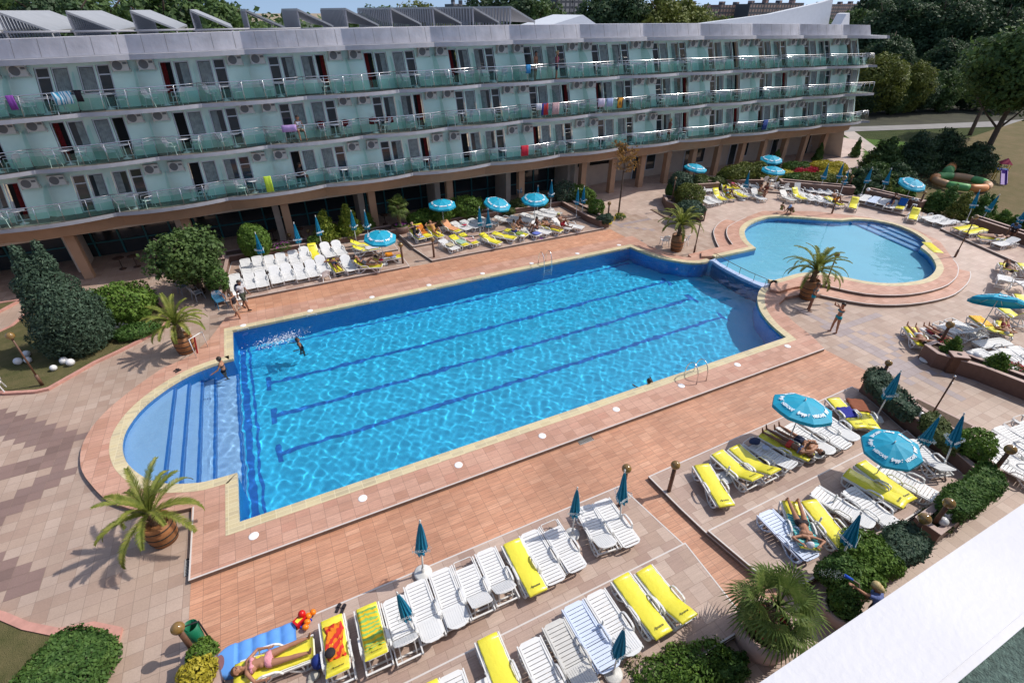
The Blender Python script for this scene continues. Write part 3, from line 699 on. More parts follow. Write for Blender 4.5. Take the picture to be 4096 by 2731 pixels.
# windows and doors
rnd = random.Random(4)
def quad(mb, a, b, y, z0, z1): mb.add([HP(a, y, z0), HP(b, y, z0), HP(b, y, z1), HP(a, y, z1)], [(0, 1, 2, 3)])
def frame(mb, a, b, y, z0, z1, t=.06, tu=.012):
    quad(mb, a, a + tu, y, z0, z1); quad(mb, b - tu, b, y, z0, z1); quad(mb, a + tu, b - tu, y, z0, z0 + t); quad(mb, a + tu, b - tu, y, z1 - t, z1)
for f, (zb, zt, ph) in enumerate(FL):
    for k, s in openings():
        if not (U0 + .3 < k + s * .2 < U1 - .02): continue
        fl = zt; Y = WALL + .1
        a, b = sorted((k + s * .035, k + s * .168)); mb = MB(); frame(mb, a, b, Y - .02, fl + .70, fl + 1.98, .07, .011)
        wn = hb('window', mb, HM['frame']); mb = MB(); quad(mb, a + .011, b - .011, Y, fl + .77, fl + 1.91); hb('pane', mb, HM['pane'], wn)
        cov = rnd.choice((1, 1, .55, .65, .9)); mb = MB(); N = 12; c0, c1 = (a + .014, a + .014 + (b - a - .028) * cov) if s > 0 else (b - .014 - (b - a - .028) * cov, b - .014)
        for i in range(N):
            q0, q1 = c0 + (c1 - c0) * i / N, c0 + (c1 - c0) * (i + 1) / N; y0, y1 = Y - .004 - .012 * (i % 2), Y - .004 - .012 * ((i + 1) % 2)
            mb.add([HP(q0, y0, fl + .80), HP(q1, y1, fl + .80), HP(q1, y1, fl + 1.88), HP(q0, y0, fl + 1.88)], [(0, 1, 2, 3)])
        hb('curtain', mb, HM['curtain'], wn)
        a, b = sorted((k + s * .182, k + s * .295)); op = rnd.random() < .33
        mb = MB(); frame(mb, a, b, Y - .02, fl + .02, fl + 2.0, .06, .012)
        if not op: quad(mb, a + .012, b - .012, Y - .02, fl + 1.52, fl + 1.58); quad(mb, a + .012, b - .012, Y - .02, fl + .62, fl + .68)
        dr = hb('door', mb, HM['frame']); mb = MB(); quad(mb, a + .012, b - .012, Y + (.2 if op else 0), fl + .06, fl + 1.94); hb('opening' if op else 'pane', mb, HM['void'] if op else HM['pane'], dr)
        if op and rnd.random() < .5:
            mb = MB(); e = (a + (b - a) * .5, b - .014) if s > 0 else (a + .014, a + (b - a) * .5)
            for i in range(6):
                q0, q1 = e[0] + (e[1] - e[0]) * i / 6, e[0] + (e[1] - e[0]) * (i + 1) / 6
                mb.add([HP(q0, Y + .1 + .03 * (i % 2), fl + .06), HP(q1, Y + .1 + .03 * ((i + 1) % 2), fl + .06), HP(q1, Y + .1 + .03 * ((i + 1) % 2), fl + 1.94), HP(q0, Y + .1 + .03 * (i % 2), fl + 1.94)], [(0, 1, 2, 3)])
            hb('curtain', mb, HM['red'], dr)
# air conditioners
acm = MB(); acm.b2(-.36, .36, -.26, 0, 0, .5); acm.b2(-.40, -.37, -.2, 0, -.06, .1); acm.b2(.37, .40, -.2, 0, -.06, .1); acb = acm.mesh('ac_unit'); acb.materials.append(HM['ac'])
fm = MB(); fm.smooth = False
for r_, dy in ((.21, -.264),):
    fm.add([(r_ * math.cos(2 * PI * i / 16) - .1, dy, .25 + r_ * math.sin(2 * PI * i / 16)) for i in range(16)], [tuple(range(16))])
fm.b2(.15, .33, -.268, -.262, .30, .40); fan = fm.mesh('fan_grille'); fan.materials.append(HM['grille'])
for f, (zb, zt, ph) in enumerate(FL):
    for k, s in openings():
        u = k + s * .392
        if not (U0 + .1 < u < U1 - .05): continue
        p = HP(u, WALL - .06, zt + 1.68)
        o = link('air_conditioner', acb); o.location = p; bpy_parent(o, hotel)
        g_ = link('fan_grille', fan); g_.parent = o
# railings and balcony dividers
for f, (zb, zt, ph) in enumerate(FL):
    ks = [ph + k for k in range(-4, 11)]
    for k in ks:
        a, b = max(k, U0), min(k + 1, U1 + .12)
        if b - a < .1: continue
        L = [a + (b - a) * i / 10 for i in range(11)]
        ed = lambda u: edge(min(max(u, k + 1e-4), k + 1 - 1e-4), ph, .45, 33.9) + .09
        mb = MB(); pts = [HP(u, ed(u) - .05, zt + .98) for u in L]; mb.tube(pts, .026, 6); mb.tube([HP(u, ed(u) - .03, zt + .84) for u in L], .014, 5)
        for i in (0, 2, 4, 6, 8, 10):
            u = L[i]; mb.tube([HP(u, ed(u), zt - .02), HP(u, ed(u) - .05, zt + .98)], .016, 5)
        rl = hb('railing', mb, HM['steel'])
        mb = MB()
        for i in range(10):
            if abs(L[i + 1] - L[i]) < 1e-3: continue
            u0, u1 = L[i] + .004, L[i + 1] - .004
            mb.add([HP(u0, ed(u0) + .02, zt + .05), HP(u1, ed(u1) + .02, zt + .05), HP(u1, ed(u1) - .01, zt + .64), HP(u0, ed(u0) - .01, zt + .64)], [(0, 1, 2, 3)])
        hb('glass_panel', mb, HM['glass'], rl)
    for j in range(-6, 21):
        u = j / 2
        if not (U0 < u < U1): continue
        ye = edge(u + 1e-4, ph, .45, 33.9) + .12; hgt = 1.75; prof = [(ye, 0.05)] + [(ye, .85)]
        for i in range(9):
            t = i / 8; prof.append((ye + (WALL - .12 - ye) * (t ** 1.6) * .8, .85 + (hgt - .85) * math.sin(t * PI / 2)))
        prof.append((WALL - .02, hgt)); prof.append((WALL - .02, .05))
        mb = MB(); mb.add([HP(u, y, zt + z) for y, z in prof], [tuple(range(len(prof)))])
        dv = hb('balcony_divider', mb, HM['cleargl'])
        mb = MB(); mb.tube([HP(u, y, zt + z) for y, z in prof[1:-1]], .032, 5); hb('divider_tube', mb, HM['steel'], dv)
# solar collectors on the roof
cm = mat('collector_panel', (.32, .33, .34), .5, var=.1, vscale=2); cl = mat('collector_louvre', (.34, .34, .36), .6)
for i in range(-3, 10):
    xh = -6.72 + 2.622 * i; xl = xh + 1.8; zz = min(.27, .03 * max(0, i)); zh, zl = 13.36 + zz, 12.55 + zz
    t = empty('roof_collector', (xh, 35, 11.9), 0, None, None)
    mb = MB(); mb.add([(0, 0, zh - 11.9), (1.8, 0, zl - 11.9), (1.8, 9.7, zl - 11.9), (0, 9.7, zh - 11.9), (0, 0, zh - 12.0), (1.8, 0, zl - 12.0), (1.8, 9.7, zl - 12.0), (0, 9.7, zh - 12.0)],
        [(0, 1, 2, 3), (4, 7, 6, 5), (0, 4, 5, 1), (3, 2, 6, 7), (0, 3, 7, 4), (1, 5, 6, 2)]); mb.build('sloping_panel', cm, t)
    mb = MB()
    for j in range(20): y = .05 + j * .5; mb.b2(-.03, .03, y, y + .16, 0, zh - 12.0)
    mb.build('louvre_fence', cl, t)
    mb = MB(); mb.tube([(1.75, 0, 0), (1.75, 0, zl - 12)], .03, 5); mb.tube([(1.75, 9.6, 0), (1.75, 9.6, zl - 12)], .03, 5); mb.tube([(-.1, -.12, .62), (2.6, -.12, .62 + .03 * (0 < i < 9))], .05, 6); mb.build('support_frame', cl, t)
    t['category'] = 'roof panel'; t['group'] = 'sloping panels along the hotel roof'
    t['label'] = 'sloping grey louvred panel standing in the row on the hotel roof'
# penthouse gable and the white slanting screen on the roof
wm = mat('white_screen', (.62, .65, .68), .7, var=.05)
mb = MB(); pr = [(24.2, 0), (28.9, 0), (28.9, 1.0), (26.6, 1.75), (24.2, 1.0)]
mb = MB(); mb.add([(23.6, 42, 11.6), (28.5, 42, 11.6), (28.5, 42, 12.35), (26.9, 42, 13.1), (23.6, 42, 12.35), (23.6, 47, 11.6), (28.5, 47, 11.6), (28.5, 47, 12.35), (26.9, 47, 13.1), (23.6, 47, 12.35)],
    [(0, 1, 2, 3, 4), (0, 5, 6, 1), (1, 6, 7, 2), (2, 7, 8, 3), (3, 8, 9, 4), (4, 9, 5, 0), (5, 9, 8, 7, 6)])
tag(mb.build('roof_hut', wm), 'small white gabled roof hut on the hotel roof right of the sloping panels', 'roof hut')
mb = MB(); A = [(35.5, 38, 11.8), (52.3, 38, 11.8), (52.3, 38, 12.16), (51.9, 38, 14.35), (50.4, 38, 14.05), (44, 38, 13.15), (36, 38, 12.5)]
mb.add(A + [(x, y + .5, z) for x, y, z in A], [tuple(range(7)), tuple(range(7, 14))[::-1]] + [(i, i + 7, (i + 1) % 7 + 7, (i + 1) % 7) for i in range(7)])
tag(mb.build('roof_screen', wm), 'big pale wedge-shaped screen wall rising on the right end of the hotel roof', 'screen wall')
mb = MB(); A = [(51.1, 36, 12.0), (52.6, 36, 12.0), (52.0, 36, 13.25), (51.6, 36, 13.2)]
mb.add(A + [(x + .3, y + 1.2, z) for x, y, z in A], [(0, 1, 2, 3), (7, 6, 5, 4)] + [(i, i + 4, (i + 1) % 4 + 4, (i + 1) % 4) for i in range(4)])
tag(mb.build('roof_fin', mat('white_fin', (.8, .8, .8), .6)), 'small bright white triangular fin at the right end of the hotel roof', 'roof fin')
# near building with the camera on its roof
nb = empty('near_building', (0, 0, 0), 0, 'white roof parapet and green gravel roof of the building in the near right corner', 'building')
white = mat('white_parapet_paint', (.56, .56, .585), .55, var=.09, vscale=1.1, bump=.12, bscale=25)
b = MB(); b.b2(-30, 60, .085, .42, 10.7, 11.0); b.build('parapet_coping', white, nb)
b = MB()
b = MB(); b.b2(-30, 60, .1, .36, 0, 10.7); b.build('wall', mat('near_wall_render', (.6, .58, .55), .8), nb)
b = MB(); b.b2(-30, 60, .05, .085, 10.3, 10.985); b.build('parapet_upstand', white, nb)
b = MB(); b.b2(-30, 60, -8, .05, 10.0, 10.97); b.build('gravel_roof', mat('green_gravel', (.10, .15, .125), .95, var=.55, vscale=40, bump=1, bscale=120), nb)
# ================================================================ loungers, umbrellas, chairs, tables, lamps
PM = {}
PM['white'] = mat('white_resin', (.74, .74, .73), .42, spec=.5, var=.05, vscale=3)
PM['bluewhite'] = mat('bluish_white_resin', (.62, .70, .85), .4)
PM['oldwhite'] = mat('greyed_white_resin', (.60, .59, .56), .5, var=.08, vscale=4)
PM['yellow'] = mat('yellow_vinyl', (.83, .74, .06), .3, spec=.6, bump=.7, bscale=7, coat=.2)
PM['ink'] = mat('dark_ink', (.05, .06, .03), .6)
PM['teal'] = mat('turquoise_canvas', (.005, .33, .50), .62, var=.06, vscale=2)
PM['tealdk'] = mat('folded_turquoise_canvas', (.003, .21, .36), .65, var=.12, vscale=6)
PM['print'] = mat('white_print', (.78, .85, .9), .6)
PM['pole'] = mat('white_pole', (.66, .66, .64), .4)
PM['base'] = mat('white_umbrella_base', (.62, .62, .60), .55, var=.15, vscale=8)
PM['brown'] = mat('brown_lamp_post', (.13, .065, .04), .5, var=.2, vscale=10)
PM['globe'] = mat('bronze_glass_globe', (.22, .13, .035), .12, spec=.7, coat=.5)
PM['ball'] = mat('white_ball_lamp', (.72, .72, .72), .2, coat=.3)
PM['soil'] = mat('planter_soil', (.10, .07, .05), .95, var=.3, vscale=10)
PM['planter'] = mat('brown_planter_tiles', (.155, .088, .068), .5, var=.12, vscale=6)
PM['cap'] = mat('planter_cap', (.42, .30, .26), .5, var=.1, vscale=6)
def text_mesh(s, size, m, shear=0, bold=.0):
    cu = bpy.data.curves.new('writing', 'FONT'); cu.body = s; cu.size = size; cu.align_x = 'CENTER'; cu.align_y = 'CENTER'; cu.shear = shear; cu.offset = bold
    cu.resolution_u = 2
    o = bpy.data.objects.new('writing', cu); COL.objects.link(o)
    me = bpy.data.meshes.new_from_object(o.evaluated_get(bpy.context.evaluated_depsgraph_get())); bpy.data.objects.remove(o)
    me.materials.clear(); me.materials.append(m); me.name = 'writing'; return me
LOGO = text_mesh('Apuana', .10, PM['ink'], .5, .002)
LW, LZ, HINGE, BL = .33, .34, 1.16, .72
def slotted(mb, x0, x1, w, f, pitch=.105, gap=.016, rim=.045, ends=True):
    # plate in the plane f(x, y, dz) with cross slots
    def bx(a, b, c, d):
        vs = [f(x, y, z) for z in (-.022, 0) for x, y in ((a, c), (b, c), (b, d), (a, d))]
        mb.add(vs, [(3, 2, 1, 0), (4, 5, 6, 7), (0, 1, 5, 4), (1, 2, 6, 5), (2, 3, 7, 6), (3, 0, 4, 7)])
    bx(x0, x1, -w, -w + rim); bx(x0, x1, w - rim, w)
    x = x0
    while x < x1 - .02:
        e = min(x + pitch - gap, x1); bx(x, e, -w + rim, w - rim); x += pitch
_lc = {}
def lounger_parts(style, ang):
    key = (style, ang)
    if key in _lc: return _lc[key]
    ca, sa = math.cos(R(ang)), math.sin(R(ang)); out = []
    flat = lambda x, y, z: (x, y, LZ + z - .03 * math.sin(PI * min(x, HINGE) / HINGE) * (1 if style != 'hoop' else .3))
    back = lambda x, y, z: (HINGE + x * ca - z * sa, y, LZ + x * sa + z * ca + .0)
    mb = MB(); slotted(mb, .05 if style != 'hoop' else .26, HINGE - .01, LW - .03, flat)
    # rounded front lip
    if style == 'hoop':
        mb.tube([flat(.26, -LW + .05, -.01), flat(.02, -LW + .06, -.01), flat(.0, -LW + .1, -.01), flat(.0, LW - .1, -.01), flat(.02, LW - .06, -.01), flat(.26, LW - .05, -.01)], .016, 6)
    else: mb.prism([(0.0, -LW + .12), (.06, -LW + .035), (.06, LW - .035), (0.0, LW - .12)], LZ - .028, LZ - .004)
    out.append(('seat_panel', mb.mesh('seat_panel')))
    mb = MB()
    if style == 'ribbed':
        n = 9; wd = LW - .05
        for i in range(n):
            y0 = -wd + 2 * wd * i / n; y1 = y0 + 2 * wd / n - .012; x1 = BL - .1
            vs = [back(x, y, z) for z in (-.02, 0) for x, y in ((.06, y0), (x1, y0), (x1, y1), (.06, y1))]
            mb.add(vs, [(3, 2, 1, 0), (4, 5, 6, 7), (0, 1, 5, 4), (1, 2, 6, 5), (2, 3, 7, 6), (3, 0, 4, 7)])
        pr = [(0, -wd - .03), (BL - .16, -wd - .03), (BL - .05, -wd * .78), (BL, -wd * .35), (BL, wd * .35), (BL - .05, wd * .78), (BL - .16, wd + .03), (0, wd + .03)]
        q = MB(); vs = [back(x, y, z) for z in (-.028, -.008) for x, y in pr]
        mb.add(vs, [tuple(range(8))[::-1], tuple(range(8, 16))] + [(i, (i + 1) % 8, 8 + (i + 1) % 8, 8 + i) for i in range(8)])
    else:
        slotted(mb, .01, BL - .06, LW - .03, back)
        pr = [(BL - .065, -LW + .035), (BL - .015, -LW + .09), (BL, -LW + .18), (BL, LW - .18), (BL - .015, LW - .09), (BL - .065, LW - .035)]
        vs = [back(x, y, z) for z in (-.022, 0) for x, y in pr]
        mb.add(vs, [tuple(range(6))[::-1], tuple(range(6, 12))] + [(i, (i + 1) % 6, 6 + (i + 1) % 6, 6 + i) for i in range(6)])
    out.append(('backrest', mb.mesh('backrest')))
    mb = MB()
    for s in (-1, 1):
        y = s * LW
        mb.bar((.02, y, LZ - .03), (HINGE + .62, y, LZ - .05), .035, .06)
        for pts in ([(.06, LZ - .06), (.1, .1), (.2, .02), (.38, .02), (.52, .14), (.62, LZ - .08)], [(1.05, LZ - .08), (1.2, .14), (1.36, .02), (1.58, .02), (1.7, .12), (1.76, LZ - .08)]):
            for a, b in zip(pts[:-1], pts[1:]): mb.bar((a[0], y, a[1]), (b[0], y, b[1]), .035, .045)
        mb.bar((.31, y, .03), (.34, y, LZ - .06), .03, .04); mb.bar((1.47, y, .03), (1.44, y, LZ - .07), .03, .04)
    for x, z in ((.25, .05), (.6, LZ - .07), (1.1, LZ - .07), (1.5, .06), (1.74, LZ - .08), (1.66, .10)): mb.bar((x, -LW, z), (x, LW, z), .045, .03)
    if ang > 12:
        for s in (-1, 1):
            p = back(.45, s * .2, -.03); mb.bar(p, (1.62, s * .2, .08), .03, .03)
    out.append(('frame', mb.mesh('frame')))
    for s in (-1, 1):
        mb = MB(); y = s * (LW + .02); x0 = .78
        pts = [(x0, LZ - .04), (x0 + .07, LZ + .09), (x0 + .16, LZ + .15), (x0 + .42, LZ + .17), (x0 + .52, LZ + .13), (x0 + .56, LZ - .04)]
        for a, b in zip(pts[:-1], pts[1:]): mb.bar((a[0], y, a[1]), (b[0], y, b[1]), .05, .035)
        out.append(('armrest', mb.mesh('armrest')))
    _lc[key] = out; return out
_cc = {}
def cushion_parts(ang):
    if ang in _cc: return _cc[ang]
    ca, sa = math.cos(R(ang)), math.sin(R(ang)); mb = MB(); w = .275; t = .055
    rows = []
    for i in range(9): x = .03 + (HINGE - .03) * i / 8; rows.append((x, LZ - .03 * math.sin(PI * x / HINGE) * .9 + .004 + (.012 if i in (3, 5) else 0), 0, 1))
    for i in range(1, 6): d = (BL + .01) * i / 5; rows.append((HINGE + d * ca, LZ + d * sa + .004, -sa, ca))
    for x, z, nx, nz in rows:
        for yy, k in ((-w, 0), (-w, .7), (-w + .03, 1), (0, 1.06), (w - .03, 1), (w, .7), (w, 0)): q = k * (1 + .16 * math.sin(x * 11 + yy * 9)) if k else 0; mb.v.append((x + nx * t * q, yy + .006 * math.sin(x * 17), z + nz * t * q))
    n = len(rows)
    for i in range(n - 1):
        for j in range(6): mb.f.append((i * 7 + j, i * 7 + j + 1, (i + 1) * 7 + j + 1, (i + 1) * 7 + j)); mb.mi.append(0); mb.sm.append(True)
    for e in (0, n - 1): mb.f.append(tuple(e * 7 + j for j in range(7))); mb.mi.append(0); mb.sm.append(False)
    me = mb.mesh('cushion'); me.materials.append(PM['yellow'])
    d = .5; M = Matrix.Translation((HINGE + d * ca - sa * (t * 1.25 + .004), 0, LZ + d * sa + ca * (t * 1.25 + .008))) @ Matrix.Rotation(-R(ang), 4, 'Y') @ Matrix.Rotation(PI / 2, 4, 'Z')
    lg = LOGO.copy(); lg.transform(M); _cc[ang] = (me, lg); return _cc[ang]
LOUNGERS = []
def lounger(t, fx, fy, hx, hy, style='ribbed', ang=0, cushion=False, label='', z=0.0, m='white', group=None, rz=None, zf=None):
    zz = z + LZ
    a = (GH if zf == 'h' else G)(t, fx, fy, zz); b = (GH if zf == 'h' else G)(t, hx, hy, zz)
    base = a.z - LZ; d = b - a; L = math.hypot(d.x, d.y); r_ = math.atan2(d.y, d.x) if rz is None else rz
    LOUNGERS.append((label[:50], round(L, 2), round(math.degrees(r_))))
    o = empty('sun_lounger', (a.x, a.y, base), r_, label, 'sun lounger', group or 'sun loungers around the pools')
    key = (style, ang, m)
    for nm, me in lounger_parts(style, ang):
        me2 = _lc.setdefault(('m', id(me), m), None)
        if me2 is None: me2 = me.copy(); me2.materials.clear(); me2.materials.append(PM[m]); _lc[('m', id(me), m)] = me2
        link(nm, me2, None, o)
    if cushion:
        c, lg = cushion_parts(ang); cu = link('cushion', c, None, o); link('printed_writing', lg, None, cu)
    o.scale = (.94, .95, .95); return o
def lpoint(o, x, y, z): return o.matrix_basis @ Vector((x, y, z))
# umbrellas
def star(a, n=16, k=.8): return [a * (k if i % 2 else 1) for i in range(n)]
def folded_mesh():
    mb = MB(); n = 24; prof = [(.015, 2.34), (.045, 2.2), (.075, 2.0), (.11, 1.75), (.15, 1.45), (.19, 1.2), (.175, 1.12)]
    for r_, z in prof:
        for k in range(n):
            a = 2 * PI * k / n; q = r_ * (1.0 if k % 3 else .62) * (1 + .12 * math.sin(2 * a + z * 3)); mb.v.append((q * math.cos(a), q * math.sin(a), z + (.04 * math.sin(k * 2.1) if z < 1.3 else 0)))
    for i in range(len(prof) - 1):
        for k in range(n): l = (k + 1) % n; mb.f.append((i * n + k, i * n + l, (i + 1) * n + l, (i + 1) * n + k)); mb.mi.append(0); mb.sm.append(False)
    return mb.mesh('folded_canopy')
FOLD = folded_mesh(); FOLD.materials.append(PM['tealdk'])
def pole_mesh(h):
    mb = MB(); mb.tube([(0, 0, 0.05), (0, 0, h)], .02, 7); mb.tube([(0, 0, .05), (0, 0, h * .42)], .026, 7); return mb.mesh('pole')
POLE = pole_mesh(2.42); POLE.materials.append(PM['pole'])
def base_mesh(kind):
    mb = MB()
    if kind == 'round': mb.lathe([(.20, 0), (.25, .02), (.26, .07), (.22, .11), (.08, .13), (.045, .15), (.04, .32)], n=20)
    else:
        pr = [(-.24, -.16), (-.16, -.24), (.16, -.24), (.24, -.16), (.24, .16), (.16, .24), (-.16, .24), (-.24, .16)]; mb.prism(pr, 0, .11); mb.prism([(x * .8, y * .8) for x, y in pr], .11, .13); mb.tube([(0, 0, .1), (0, 0, .34)], .035, 7)
    return mb.mesh('base')
BASE = {k: base_mesh(k) for k in ('round', 'square')}
for b_ in BASE.values(): b_.materials.append(PM['base'])
NES = text_mesh('NESCAFÉ', .17, PM['print'], 0, .008); FRA = text_mesh('frappé', .19, PM['print'], .35, .014); NES2 = text_mesh('NESCAFÉ', .12, PM['print'], 0, .004)
def closed_umbrella(t, x, y, label, z=0.0, base='round', lean=(0, 0), sc=1.0, zf=None, nobase=False):
    p = (GH if zf else G)(t, x, y, z); o = empty('closed_umbrella', p, random.Random(int(x * 7 + y)).uniform(0, 6), label, 'umbrella', 'closed turquoise umbrellas around the pools')
    o.rotation_euler = (lean[0], lean[1], o.rotation_euler[2]); o.scale = (sc, sc, sc)
    link('pole', POLE, None, o)
    if not nobase: link('base', BASE[base], None, o)
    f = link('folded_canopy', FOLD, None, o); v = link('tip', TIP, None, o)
    for a in (0.3, 2.4, 4.5):
        me = bpy.data.meshes.get('writing_folded%.1f' % a)
        if me is None:
            me = NES2.copy(); me.name = 'writing_folded%.1f' % a; me.transform(Matrix.Rotation(a, 4, 'Z') @ Matrix.Translation((.178, 0, 1.34)) @ Matrix.Rotation(R(-9), 4, 'Y') @ Matrix.Rotation(PI / 2, 4, 'Z') @ Matrix.Rotation(PI / 2, 4, 'X'))
        link('printed_writing', me, None, f)
    return o
mb = MB(); mb.ball((0, 0, 2.38), .03, 8, 6, (1, 1, 1.6)); TIP = mb.mesh('tip'); TIP.materials.append(PM['pole'])
def open_mesh(Rr=1.10, ze=1.98, za=2.34):
    mb = MB(); n = 8; rad = [(0, za), (.35 * Rr, za - .08), (.7 * Rr, za - .2), (Rr, ze)]
    vs = [(0, 0, za)]
    for r_, z in rad[1:]:
        for k in range(2 * n):
            a = PI * k / n; mid = k % 2; q = r_ * (math.cos(PI / n) * 1.0 if mid else 1.0); vs.append((q * math.cos(a), q * math.sin(a), z - (.025 * r_ / Rr if mid else 0)))
    N = 2 * n; fs = [(0, 1 + k, 1 + (k + 1) % N) for k in range(N)]
    for i in range(2):
        for k in range(N): l = (k + 1) % N; fs.append((1 + i * N + k, 1 + (i + 1) * N + k, 1 + (i + 1) * N + l, 1 + i * N + l))
    m0 = len(vs); gap = {3, 11}
    for k in range(N):
        x, y, z = vs[1 + 2 * N + k]; vs.append((x * 1.01, y * 1.01, z - .13))
    for k in range(N):
        l = (k + 1) % N; fs.append((1 + 2 * N + k, m0 + k, m0 + l, 1 + 2 * N + l))
    mb.add(vs, fs); me = mb.mesh('canopy'); return me
OPEN = open_mesh(); OPEN.materials.append(PM['teal'])
def ribs_mesh():
    mb = MB()
    for k in range(8): a = PI * k / 4; mb.bar((0, 0, 2.28), (1.08 * math.cos(a), 1.08 * math.sin(a), 1.96), .012)
    return mb.mesh('ribs')
RIBS = ribs_mesh(); RIBS.materials.append(PM['pole'])
_op = []
for k in range(8):
    a = PI / 4 * k + PI / 8; src_ = NES if k % 2 else FRA; me = src_.copy()
    # bend the flat writing on to its panel
    vv = np.zeros(len(me.vertices) * 3); me.vertices.foreach_get('co', vv); vv = vv.reshape(-1, 3)
    rad_ = .76; lx = vv[:, 0].copy(); ly = vv[:, 1].copy(); r_ = rad_ + (-ly) * .95
    ax = lx * .80; zz = 2.34 - np.interp(r_, [0, .392, .784, 1.12], [0, .09, .222, .385]) + .016
    x_, y_ = r_, ax
    vv[:, 0] = x_ * math.cos(a) - y_ * math.sin(a); vv[:, 1] = x_ * math.sin(a) + y_ * math.cos(a); vv[:, 2] = zz
    me.vertices.foreach_set('co', vv.ravel()); me.update(); _op.append(me)
def open_umbrella(t, x, y, label, z=0.0, base='round', lean=(0, 0), rz=0, zf=None, sc=1.0, apex=None, rad=None):
    p = (GH if zf else G)(t, x, y, z)
    if apex: pass
    o = empty('open_umbrella', p, rz, label, 'umbrella', 'open turquoise umbrellas over the sun loungers'); o.scale = (sc, sc, sc)
    o.rotation_mode = 'QUATERNION'; from mathutils import Quaternion as Qn
    o.rotation_quaternion = Qn((0, 0, 1), 0) 
    link('pole', POLE, None, o); link('base', BASE[base], None, o)
    c = empty('canopy_head', (0, 0, 2.1)); c.parent = o; 
    # the canopy itself tilts about the pole joint
    M = Matrix.Translation((0, 0, 2.1)) @ Matrix.Rotation(lean[0], 4, 'X') @ Matrix.Rotation(lean[1], 4, 'Y') @ Matrix.Rotation(rz, 4, 'Z') @ Matrix.Translation((0, 0, -2.1))
    bpy.data.objects.remove(c)
    cn = link('canopy', OPEN, None, o); cn.matrix_basis = M
    rb = link('ribs', RIBS, None, cn); tp = link('tip', TIP, None, cn)
    for me in _op: link('printed_writing', me, None, cn)
    return o
# plastic chairs and tables
def chair_mesh(pat='slat'):
    parts = []
    mb = MB(); mb.prism([(-.22, -.22), (.22, -.22), (.2, .2), (-.2, .2)], .40, .425); parts.append(('seat', mb.mesh('seat')))
    mb = MB()
    for i in range(7):
        x = -.18 + .06 * i; mb.bar((x, .2, .42), (x * 1.12, .3, .78 + .03 * math.cos(x * 8)), .045, .012)
    mb.tube([(-.22, .2, .42), (-.235, .28, .7), (-.16, .31, .82), (0, .32, .85), (.16, .31, .82), (.235, .28, .7), (.22, .2, .42)], .016, 5); parts.append(('backrest', mb.mesh('backrest')))
    for sx in (-1, 1):
        for sy in (-1, 1):
            mb = MB(); mb.bar((sx * .2, sy * .19, .41), (sx * .25, sy * .25, 0), .035, .025); parts.append(('leg', mb.mesh('leg')))
        mb = MB(); mb.tube([(sx * .24, .25, .66), (sx * .27, .1, .64), (sx * .27, -.16, .64), (sx * .24, -.22, .42)], .018, 5); parts.append(('armrest', mb.mesh('armrest')))
    for _, me in parts: me.materials.append(HM['plastic'])
    return parts
CHAIR = chair_mesh()
def table_mesh():
    mb = MB(); mb.lathe([(.30, .70), (.315, .715), (.30, .73)], n=20); a = mb.mesh('table_top')
    mb = MB(); mb.lathe([(.21, 0), (.2, .03), (.05, .08), (.028, .14), (.028, .66), (.06, .70)], n=14); b = mb.mesh('pedestal')
    for me in (a, b): me.materials.append(HM['plastic'])
    return [('table_top', a), ('pedestal', b)]
TABLE = table_mesh()
def put(name, parts, loc, rz, label, cat, group=None, m=None):
    o = empty(name, loc, rz, label, cat, group)
    for nm, me in parts:
        if m is not None:
            k = me.name + m.name; mm = bpy.data.meshes.get(k)
            if mm is None: mm = me.copy(); mm.name = k; mm.materials.clear(); mm.materials.append(m)
            me = mm
        link(nm, me, None, o)
    return o
def globe_post(t, x, y, gx, gy, label, z=0.0, zf=None, r_=.15, kind='bollard', h=None):
    p = (GH if zf else G)(t, x, y, z); h = (height_over(t, gx, gy, p) - p.z) if h is None else h
    o = empty('globe_lamp', p, 0, label, 'lamp', 'brown posts with bronze globes around the pools')
    mb = MB()
    if h > 1.8: mb.tube([(0, 0, 0), (0, 0, .55)], .065, 10); mb.tube([(0, 0, .5), (0, 0, h - r_)], .035, 8)
    else: mb.tube([(0, 0, 0), (0, 0, h - r_ * .8)], .065, 10)
    mb.tube([(0, 0, h - r_ * 1.25), (0, 0, h - r_ * .8)], .05, 10)
    mb.build('post', PM['brown'], o); mb = MB(); mb.ball((0, 0, h), r_, 18, 12); mb.build('globe', PM['globe'], o); return o
def ball_lamp(t, x, y, label, z=.0, r_=.17, zf=None):
    p = (GH if zf else G)(t, x, y, z); mb = MB(); mb.ball((0, 0, r_ * .9), r_, 16, 10); o = mb.build('ball_lamp', PM['ball'], None, p)
    return tag(o, label, 'ball lamp', 'white ball lamps in the flower beds')
def planter(name, poly, h, label, z=0.0, wallt=.16, m='planter'):
    poly = V2(poly); o = empty(name, (poly[0].x, poly[0].y, z), 0, label, 'planter')
    inn = offset(poly, -wallt)
    for nm, a, hs, z0, z1, mm in (('wall', poly, [inn], z - .02, z + h, PM[m]), ('cap', offset(poly, .015), [offset(poly, -wallt - .02)], z + h, z + h + .03, PM['cap']), ('soil', offset(poly, -wallt + .01), [], z, z + h - .1, PM['soil'])):
        s_ = slab(nm, a, hs, z0, z1, mm); s_.parent = o; s_.location = -Vector(o.location)
    return o
